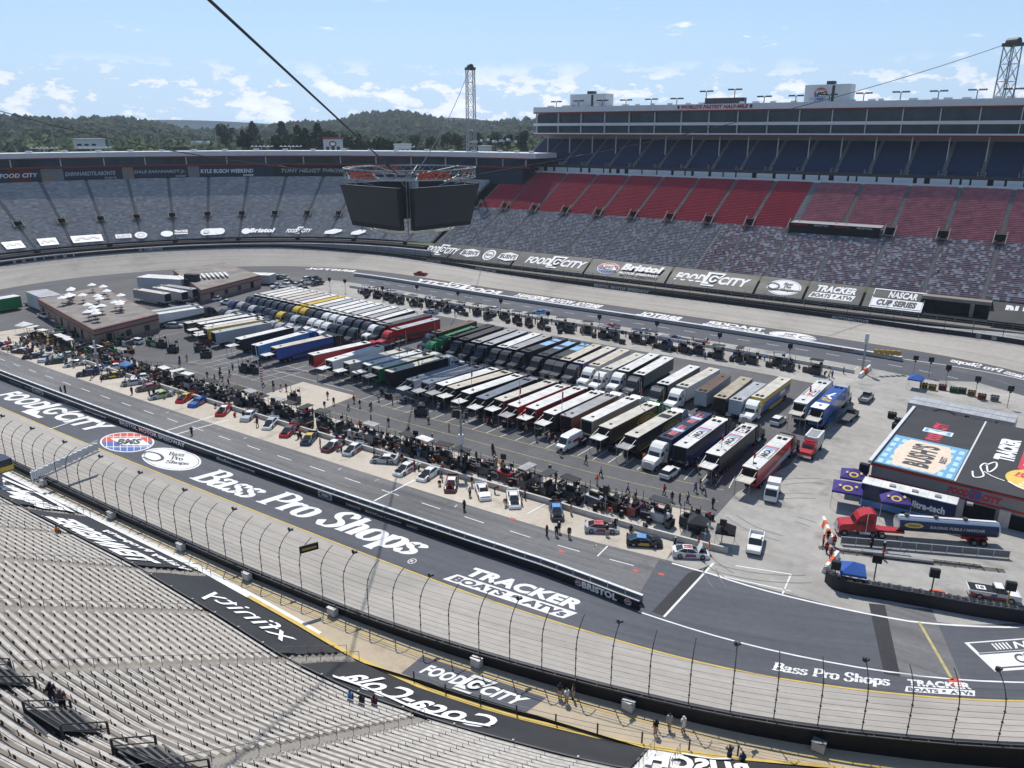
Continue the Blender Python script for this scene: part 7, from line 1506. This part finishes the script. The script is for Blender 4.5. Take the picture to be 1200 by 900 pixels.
# black tyre wall with rings
a0, d0 = adp(966,682); a1, d1 = adp(1262,748)
t = bld('tyre_wall', 0, 0, 0, 'long black barrier wall with rings of stacked tyres along its top edge of the right infield', 'barrier'); t['label'] = 'long curved black barrier wall topped with tyre rings at the right infield edge'
TW = [(966,682),(985,694),(1040,704),(1100,715),(1150,724),(1200,731),(1300,742)]; P = [tuple(G(u, v, 0)) for u, v in TW]
mb = MB(); Pc = catmull(np.array([p[:2] for p in P]), 5, False)
mb.strip([(x,y,0) for x,y in Pc], [(x,y,1.7) for x,y in Pc]); mb.strip([(x,y,1.7) for x,y in Pc], [(x+.5,y+1.0,1.7) for x,y in Pc]); mb.strip([(x+.5,y+1.0,1.7) for x,y in Pc], [(x+.5,y+1.,0) for x,y in Pc]); mb.build('wall_panel', BLK, t)
mb = MB(); L_ = 0
for (xa,ya),(xb,yb) in zip(Pc, Pc[1:]):
    n = max(1, int(math.hypot(xb-xa, yb-ya)/.62))
    for i in range(n):
        for r_o in (.28,.78): x, y = xa+(xb-xa)*i/n+.5*r_o, ya+(yb-ya)*i/n+r_o; Pq = [(x+.27*math.cos(k*.785), y+.27*math.sin(k*.785), 1.78) for k in range(9)]; mb.path(Pq, .045, 0, 3)
mb.build('tyre_rings', mat('tyre_ring_grey', (.13,.13,.13), .8), t, kind='stuff'); mb = MB(); q = G(1067,708,0); mb.box((q[0],q[1]-.1,.9),(.5,.1,1.6),0,-.3); mb.build('joint_plate', GPAN, t)
for i, (u, v) in enumerate(((1015,650),(1040,655))):
    p = G(u, v, 0); t = bld('rail_stack', p[0], p[1], rad(-14), ('rear','front')[i]+' one of two long silver rail stacks lying on the concrete', 'steel rails', 'rail stacks on the concrete')
    mb = MB()
    for k in range(3): mb.tube((-6,k*.3,.12),(14,k*.3,.12),.05)
    for k in range(12): mb.box((-5.5+k*1.7,.3,.1),(.12,.9,.1))
    mb.build('long_rails', STEEL, t); mb = MB(); mb.box((2.5,.3,.35),(6,.7,.3)); mb.build('silver_beam', GALV, t)
for i, (u, v, h) in enumerate(((976,688,2.6),(1024,680,2.6),(1090,700,2.9),(1178,716,2.9))):
    p = G(u, v, 0); t = bld('signal_post', p[0], p[1], rad(-20), 'black square signal lamp on a post, %s from the left above the tyre wall' % ordn(i+1), 'signal lamp', 'signal lamps along the right tyre wall'); mb = MB(); mb.tube((0,0,0),(0,0,h),.08); mb.build('post', YEL if i > 2 else STEEL, t); mb = MB(); mb.box((0,0,h+.5),(1.1,.5,1.1)); mb.build('lamp_box', BLK, t)
# -- sign posts with square boards along the pits
def spost(u, v, h, label, group, w=.9): p = G(u, v, 0); t = bld('sign_post', p[0], p[1], rad(-20), label, 'sign post', group); mb = MB(); mb.tube((0,0,0),(0,0,h),.07); mb.build('post', GALV, t); mb = MB(); mb.box((0,0,h),(w,.25,w)); mb.box((0,-.15,h-.75),(.4,.2,.3)); mb.build('board', BLK, t)
for i, (u, v, h) in enumerate(((322,489,3.6),(488,531,3.8),(590,560,3.8),(709,600,3.8),(845,640,3.6))): spost(u, v, h, 'grey post with square dark board, %s from the left along the near pits' % ordn(i+1), 'sign posts along the near pits')
for i, (u, v) in enumerate(((387,341),(405,343),(449,352),(489,350),(537,358),(587,368),(642,384),(702,388),(769,396),(842,411),(924,425),(1070,440),(1088,442),(1108,452),(1142,466),(1180,478))): spost(u, v, 4.2, 'thin post with black square head, %s from the left along the far pits' % ordn(i+1), 'sign posts along the far pits', 1.1)
# -- tall mast with equipment, grey columns, flagpole, starter gantry
p = G(541,550,0); t = bld('light_mast', p[0], p[1], 0, 'tall grey mast with a black lamp cluster standing behind the near low wall', 'mast'); mb = MB(); mb.tube((0,0,0),(0,0,10.5),.24,0,10,.18); mb.build('pole', GALV, t); mb = MB(); mb.box((-.7,0,10.),(1.1,.8,1.3)); mb.build('lamp_cluster', BLK, t); mb = MB(); mb.cyl((.0,0,5.5),.45,1.6); mb.build('junction_box', GPAN, t); mb = MB(); mb.tube((0,0,10.5),(-.25,0,12.5),.06); mb.build('antenna', GALV, t)
p = G(116,436,0); t = bld('light_mast', p[0], p[1], 0, 'pale grey column standing in the crowded left pit cluster', 'mast'); mb = MB(); mb.tube((0,0,0),(0,0,7.6),.3,0,10,.22); mb.build('pole', GPAN, t); mb = MB(); mb.box((0,0,4.),(1.,.7,1.2)); mb.build('junction_box', GALV, t)
p = G(310,476,0); t = bld('flagpole', p[0], p[1], 0, 'tall white flagpole with a drooping striped flag beside the concrete patch', 'flagpole'); mb = MB(); mb.tube((0,0,0),(-.55,0,13.5),.09,0,6,.05); mb.build('pole', WPAN, t)
FR_, FW_, FB_ = pm('red'), LWHITE, pm('navy'); mb = MB()
for i in range(7): z0 = 8.6-i*.52; mb.box((.05+.09*math.sin(i),0,z0),(.62-.04*i,.10,.26),0,.3); mb.box((.05+.09*math.sin(i+.5),0,z0-.26),(.60-.04*i,.12,.26),1,.2)
mb.box((-.05,0,9.1),(.5,.11,.9),2,.3); mb.build('flag', [FR_, FW_, FB_], t)
for i, (u, v, h) in enumerate(((511,425,10),(469,440,9),(553,475,9),(609,497,9),(658,505,9),(700,480,9),(749,500,9),(477,430,9))): p = G(u, v, 0); t = bld('flagpole', p[0], p[1], 0, 'thin flagpole above the hauler roofs, %s from the left' % ordn((3,1,4,5,6,7,8,2)[i]), 'flagpole', 'thin flagpoles on the haulers'); mb = MB(); mb.tube((0,0,0),(0,0,h),.06,0,5); mb.build('pole', GALV, t); mb = MB(); mb.box((.12,0,h-2),(.22,.06,1.6),0,.4); mb.build('flag', pm('red'), t)
for s_, x_ in (('red flame side', 1.2), ('two roof panels', 3.5), ('flag mast', 6.)):
    b = hl(s_); ca, sa = math.cos(b.rotation_euler[2]), math.sin(b.rotation_euler[2]); t = bld('flagpole', b.location.x+x_*ca, b.location.y+x_*sa, 0, 'short flag mast standing at the roof of the '+('red flamed','second','tall white')[('red flame side','two roof panels','flag mast').index(s_)]+' hauler', 'flagpole'); mb = MB(); mb.tube((0,0,4.0),(0,0,6.6),.04); mb.build('pole', STEEL, t); mb = MB(); mb.box((.15,0,5.9),(.3,.06,1.2),0,.5); mb.build('flag', pm('red'), t)
p = G(1010,437,0); t = bld('light_mast', p[0], p[1], rad(40), 'silver signal gantry at the far pit exit with yellow lamp bar', 'signal mast'); mb = MB(); mb.tube((0,0,0),(0,0,7.5),.28,0,10,.2); mb.build('pole', GALV, t); mb = MB(); mb.box((0,0,8.3),(.9,.7,2.4),0,.3); mb.build('signal_head', GPAN, t); mb = MB(); mb.tube((0,0,5.6),(7.,-5,4.6),.1); mb.build('arm', GALV, t)
for k in range(5): mb = MB(); mb.box((2.2+k*1.1,-1.6-k*.8,5.1-k*.12),(.95,.6,1.1),0,-.6); mb.build('lamp', mat('lamp_amber', (.35,.22,.04), .5), t)
# starter stand and white arch at the left edge
p = G(6,600,1.6); t = bld('starter_stand', p[0], p[1], rad(-35), 'yellow and black starter platform on a grey post at the left frame edge', 'starter stand'); mb = MB(); mb.tube((-1.5,0,-.5),(-2.2,1.0,7.),.5); mb.build('post', GALV, t); mb = MB(); mb.box((-2.2,1.6,8.),(2.6,2.,1.9)); mb.build('platform', pm('dark'), t); mb = MB(); mb.box((-2.2,1.6,7.6),(2.7,2.1,.7)); mb.build('yellow_band', pm('yellow'), t); mb = MB(); mb.box((1.8,.4,2.0),(3.6,2.2,.3)); mb.build('yellow_deck', YEL, t)
for x_ in (.4,3.2): mb = MB(); mb.tube((x_,.0,0),(x_,.0,1.9),.07); mb.build('leg', STEEL, t)
a_ = G(40,572,3.); b_ = G(118,535,3.); t = bld('start_line_banner', 0, 0, 0, 'white slatted finish line bridge leaning over the banked concrete at left', 'sign'); mb = MB()
for i in range(40): q = a_+(b_-a_)*i/40; mb.box((q[0],q[1],5.0+.35*math.sin(i*1.9)*.3),(.22,.5,1.2),0,.6)
mb.build('white_slats', WPAN, t); mb = MB(); mb.tube(tuple(a_+[0,0,1.]),tuple(b_+[0,0,1.]),.14); mb.tube(tuple(a_+[0,0,2.9]),tuple(b_+[0,0,2.9]),.06); mb.build('beam', GPAN, t)
p = G(355,660,6); t = bld('track_sign', 0, 0, 0, 'small tilted black and gold sign board hanging in the catch fence', 'sign'); q = fpt(ad(G(362,700,2.7))[0], 4.6); q = G(362,642,8.5); mb = MB(); mb.box(tuple(q),(2.2,.12,.9),0,.55); mb.build('board', BLK, t); S = Sign(bil([tuple(q+[-.9,-.62,.35]),tuple(q+[.95,.5,.35]),tuple(q+[.95,.5,-.35]),tuple(q+[-.9,-.62,-.35])]), (.45,-.8,0), .05); S.text('TISSOT', .05,.2,.95,.8,0) if 0 else S.text('EXIT', .3,.2,.7,.8,0) if 0 else S.rect(.1,.3,.9,.7,0); S.build('gold_lettering', [pm('gold')], t)
random.seed(9)
for i, a in enumerate((88,108,127,143,156,170,188,203,218)):   # grey boxes on the wall foot
    p = W(a, dwall(a)+1.0, 1.56); t = bld('equipment_box', p[0], p[1], TH, 'grey equipment box at the foot of the catch fence wall, %s from the left' % ordn(i+1), 'box', 'equipment boxes along the walkway'); t.location.z = 1.56; mb = MB(); mb.box((0,0,.55),(1.1,.7,.9)); mb.build('case', GPAN, t); mb = MB(); mb.box((0,0,1.03),(1.2,.8,.06)); mb.build('lid', GALV, t)
# fences along the walkway edge
fe = bld('walkway_fence', 0, 0, 0, 'low wire fence on dark posts along the walkway edge at the bottom', 'fence'); mb = MB(); A__ = aran(184, 212, 3.2); mb.path([PE(a, -.5, 2.7) for a in A__] if 0 else [tuple(np.array(W(a, dedge(a)-.6, 2.75))) for a in A__], .03); mb.path([W(a, dedge(a)-.6, 2.2) for a in A__], .02); mb.build('wires', GALV, fe)
for a in A__: mb = MB(); q = W(a, dedge(a)-.6, 1.56); mb.tube(q, (q[0],q[1],2.85), .08); mb.build('post', STEEL, fe)
# -- infield buildings at left
def block(corners, z, label, name='building', canopy=True):
    P = [G(u, v, 0) for u, v in corners]; c = sum(P)/len(P); t = bld(name, c[0], c[1], 0, label); Q = [(p[0]-c[0], p[1]-c[1]) for p in P]; n = len(Q)
    W1 = mat('building_tan', (.30,.24,.20), .85, var=.08, scale=.3); W2 = mat('building_mauve', (.22,.15,.14), .85)
    def band(nm, z0, z1, k, m):
        mb = MB(); R = [(x*k, y*k) for x, y in Q]; mb.add([(x,y,z0) for x,y in R]+[(x,y,z1) for x,y in R], [(i,(i+1)%n,n+(i+1)%n,n+i) for i in range(n)]+[tuple(range(n-1,-1,-1)),tuple(range(n,2*n))]); return mb.build(nm, m, t)
    band('wall', 0, z, 1, W1); band('plinth', 0, 1., 1.004, W2); band('red_band', z-1.3, z-1.0, 1.006, REDT); band('roof_edge', z, z+.35, 1.012, mat('edge_red', (.20,.05,.05), .6)); band('roof', z+.36, z+.4, .985, mat('roof_dusty', (.22,.20,.185), .9, var=.3, scale=.2))
    for i in range(n):
        (x0,y0),(x1,y1) = Q[i], Q[(i+1) % n]; L = math.hypot(x1-x0,y1-y0); rz = math.atan2(y1-y0,x1-x0)
        for k in range(int(L//6)):
            f = (k+.7)/(L//6+.4); mb = MB(); mb.box((x0+(x1-x0)*f,y0+(y1-y0)*f,1.9),(1.6,.2,1.5 if k % 3 else 2.2),0,rz); mb.build('window' if k % 3 else 'door', GLASS if k % 3 else DARK, t)
    return t, c
g1 = [(119,410),(187,391),(145,364),(52,376)]
g1 = [(113,417-9),(188,388),(120,353),(48,369)]
t, c = block(g1, 4.6, 'two storey tan infield building with red trim and a crowded roof terrace of white parasols at left')
t['label'] = 'tan infield building with red trim and roof terrace full of white parasols'
random.seed(31)
for i in range(22):
    f, g = random.uniform(.12,.9), random.uniform(.12,.88); P = [G(u, v, 0) for u, v in g1]; q = (P[0]*(1-f)+P[1]*f)*(1-g)+(P[3]*(1-f)+P[2]*f)*g
    t = bld('parasol', q[0], q[1], 0, '%s parasol on the roof terrace, %s of them from the stairs' % ('white' if i % 3 else 'cream', ordn(i+1)), 'parasol', 'white parasols on the roof terrace'); t.location.z = 5.0; mb = MB(); n = 8; P2 = [(1.35*math.cos(k*.785),1.35*math.sin(k*.785),2.3) for k in range(n)]; mb.add(P2+[(0,0,3.0)], [(k,(k+1)%n,n) for k in range(n)]); mb.build('canopy', LWHITE, t); mb = MB(); mb.tube((0,0,0),(0,0,2.9),.05); mb.build('pole', GALV, t); mb = MB(); mb.box((0,0,.75),(1.1,1.1,.06)); mb.box((0,0,.37),(.1,.1,.75)); mb.build('table', DARK if i % 3 else REDT, t)
t, c = block([(238,356),(306,337),(262,321),(205,331)], 4.2, 'wide low infield garage building with white roof and a row of slanted white panels on top')
t['label'] = 'wide low infield garage with pale roof and slanted white roof panels'
for i in range(11): mb = MB(); q = G(212+i*5.3, 327-i*.4, 4.8)-c; mb.box((q[0],q[1],5.4),(.8,9,.15),0,.5); mb.build('roof_panel', WPAN, t)
t, L = longbox('stage_trailer', (160,325), (212,328), 5.2, 6, 'pale stage trailer with wide white roof behind the parasol building', 'trailer', pm('silver'), roofm('white')); mb = MB(); mb.box((L+3,2,4.),(5,2,6)); mb.build('black_tower', BLK, t)
t, L = longbox('long_tent', (283,322), (316,323), 3.6, 5, 'long white tent behind the garage building', 'tent', LGREY, roofm('white')); t, L = longbox('storage_shed', (30,345-3), (47,349), 5, 6, 'pale grey gabled shed left of the parasol building', 'shed', GPAN, roofm('silver')); t, L = longbox('green_trailer', (-6,352), (24,347), 4.2, 4, 'green sided trailer with white top at the far left edge', 'trailer', pm('green'), roofm('white'))
# cars parked behind the far left row and yard clutter as crates
random.seed(12)
for i in range(16):
    u = random.uniform(322, 372); v = random.uniform(327, 342); p = G(u, v, 0); vehicle(random.choice(('suv','pickup')), p[0], p[1], random.uniform(0,6), random.choice(('white','silver','grey','dark','black','white')), 'vehicle parked beyond the far left haulers, %s of sixteen' % ordn(i+1), 'car', 'vehicles parked beyond the far left row')
for i, (u, v, c) in enumerate(((1082,455,'yellow'),(1092,457,'yellow'),(1104,457,'red'),(1117,460,'green'),(1127,461,'green'),(1138,464,'yellow'),(1150,468,'orange'),(1045,490,'black'),(1053,497,'black'),(1050,503,'black'),(1165,470,'white'))): p = G(u, v, 0); cart(p[0], p[1], rad(-30), c, '%s crate cart near the far pit exit, %s of eleven' % (c, ordn(i+1)), 'carts behind the grey exhibit trailer')
# rubber and scuffs laid on the ground
random.seed(15); TMK = mat('rubber_mark', (.17,.165,.155), .9, var=.3, scale=.5, kind='world'); mb = MB()
for i in range(9):
    u, v = random.uniform(880, 1010), random.uniform(585, 690); p = G(u, v, 0); a = random.uniform(-1.2, -.2); r = random.uniform(6, 18); t0 = random.uniform(0, 6); L_ = random.uniform(.3, .8)
    for off in (0, 1.7):
        A = [(p[0]+(r+off)*math.cos(t0+L_*k/8), p[1]+(r+off)*math.sin(t0+L_*k/8), .024+.0006*i) for k in range(9)]; B = [(p[0]+(r+off+.16)*math.cos(t0+L_*k/8), p[1]+(r+off+.16)*math.sin(t0+L_*k/8), .024+.0006*i) for k in range(9)]; A = [q for q in A]; mb.strip(A, B, 0, flip=True)
for i in range(16):
    a = random.uniform(60, 180); d = random.uniform(-17.5, -10.5); n = random.uniform(8, 26); AA = aran(a, a+n, 3); z = .0225+.0004*i; mb.strip([W(x, d+(x-a)*.01, z) for x in AA], [W(x, d+.2+(x-a)*.01, z) for x in AA], 0)
mb.build('tyre_marks', TMK, apr, kind='stuff')
for i, (u, v, c, kd) in enumerate(((170,384,'dark','pickup'),(150,380-2,'black','suv'),(205,384,'silver','suv'),(98,366+14,'white','suv'),(232,346,'dark','pickup'),(222,352,'grey','suv'),(268,357,'white','pickup'),(140,399-12,'blue','suv'))):
    p = G(u, v, 0); vehicle(kd, p[0], p[1], random.uniform(0, 6), c, '%s %s parked in the left yard between low buildings and trailers, %s of eight' % (c, 'pickup' if kd == 'pickup' else 'car', ordn(i+1)), 'car' if kd == 'suv' else 'pickup', 'vehicles in the left yard')
# ================================================================ AIR
mb = MB(); mb.box((0, 1650, 140), (5200, 4200, 320)); hb = mb.mesh('haze', [])
hm = bpy.data.materials.new('haze'); hm.use_nodes = True; ht = hm.node_tree; ht.nodes.remove(ht.nodes['Principled BSDF'])
pv = nd(ht, 'ShaderNodeVolumePrincipled'); pv.inputs['Color'].default_value = (.72,.82,.95,1); pv.inputs['Density'].default_value = .00010; pv.inputs['Anisotropy'].default_value = .3
ht.links.new(pv.outputs[0], ht.nodes['Material Output'].inputs['Volume']); hb.materials.append(hm); mkobj('haze', hb, None, kind='stuff', label='thin bluish summer haze filling the air', cat='haze')
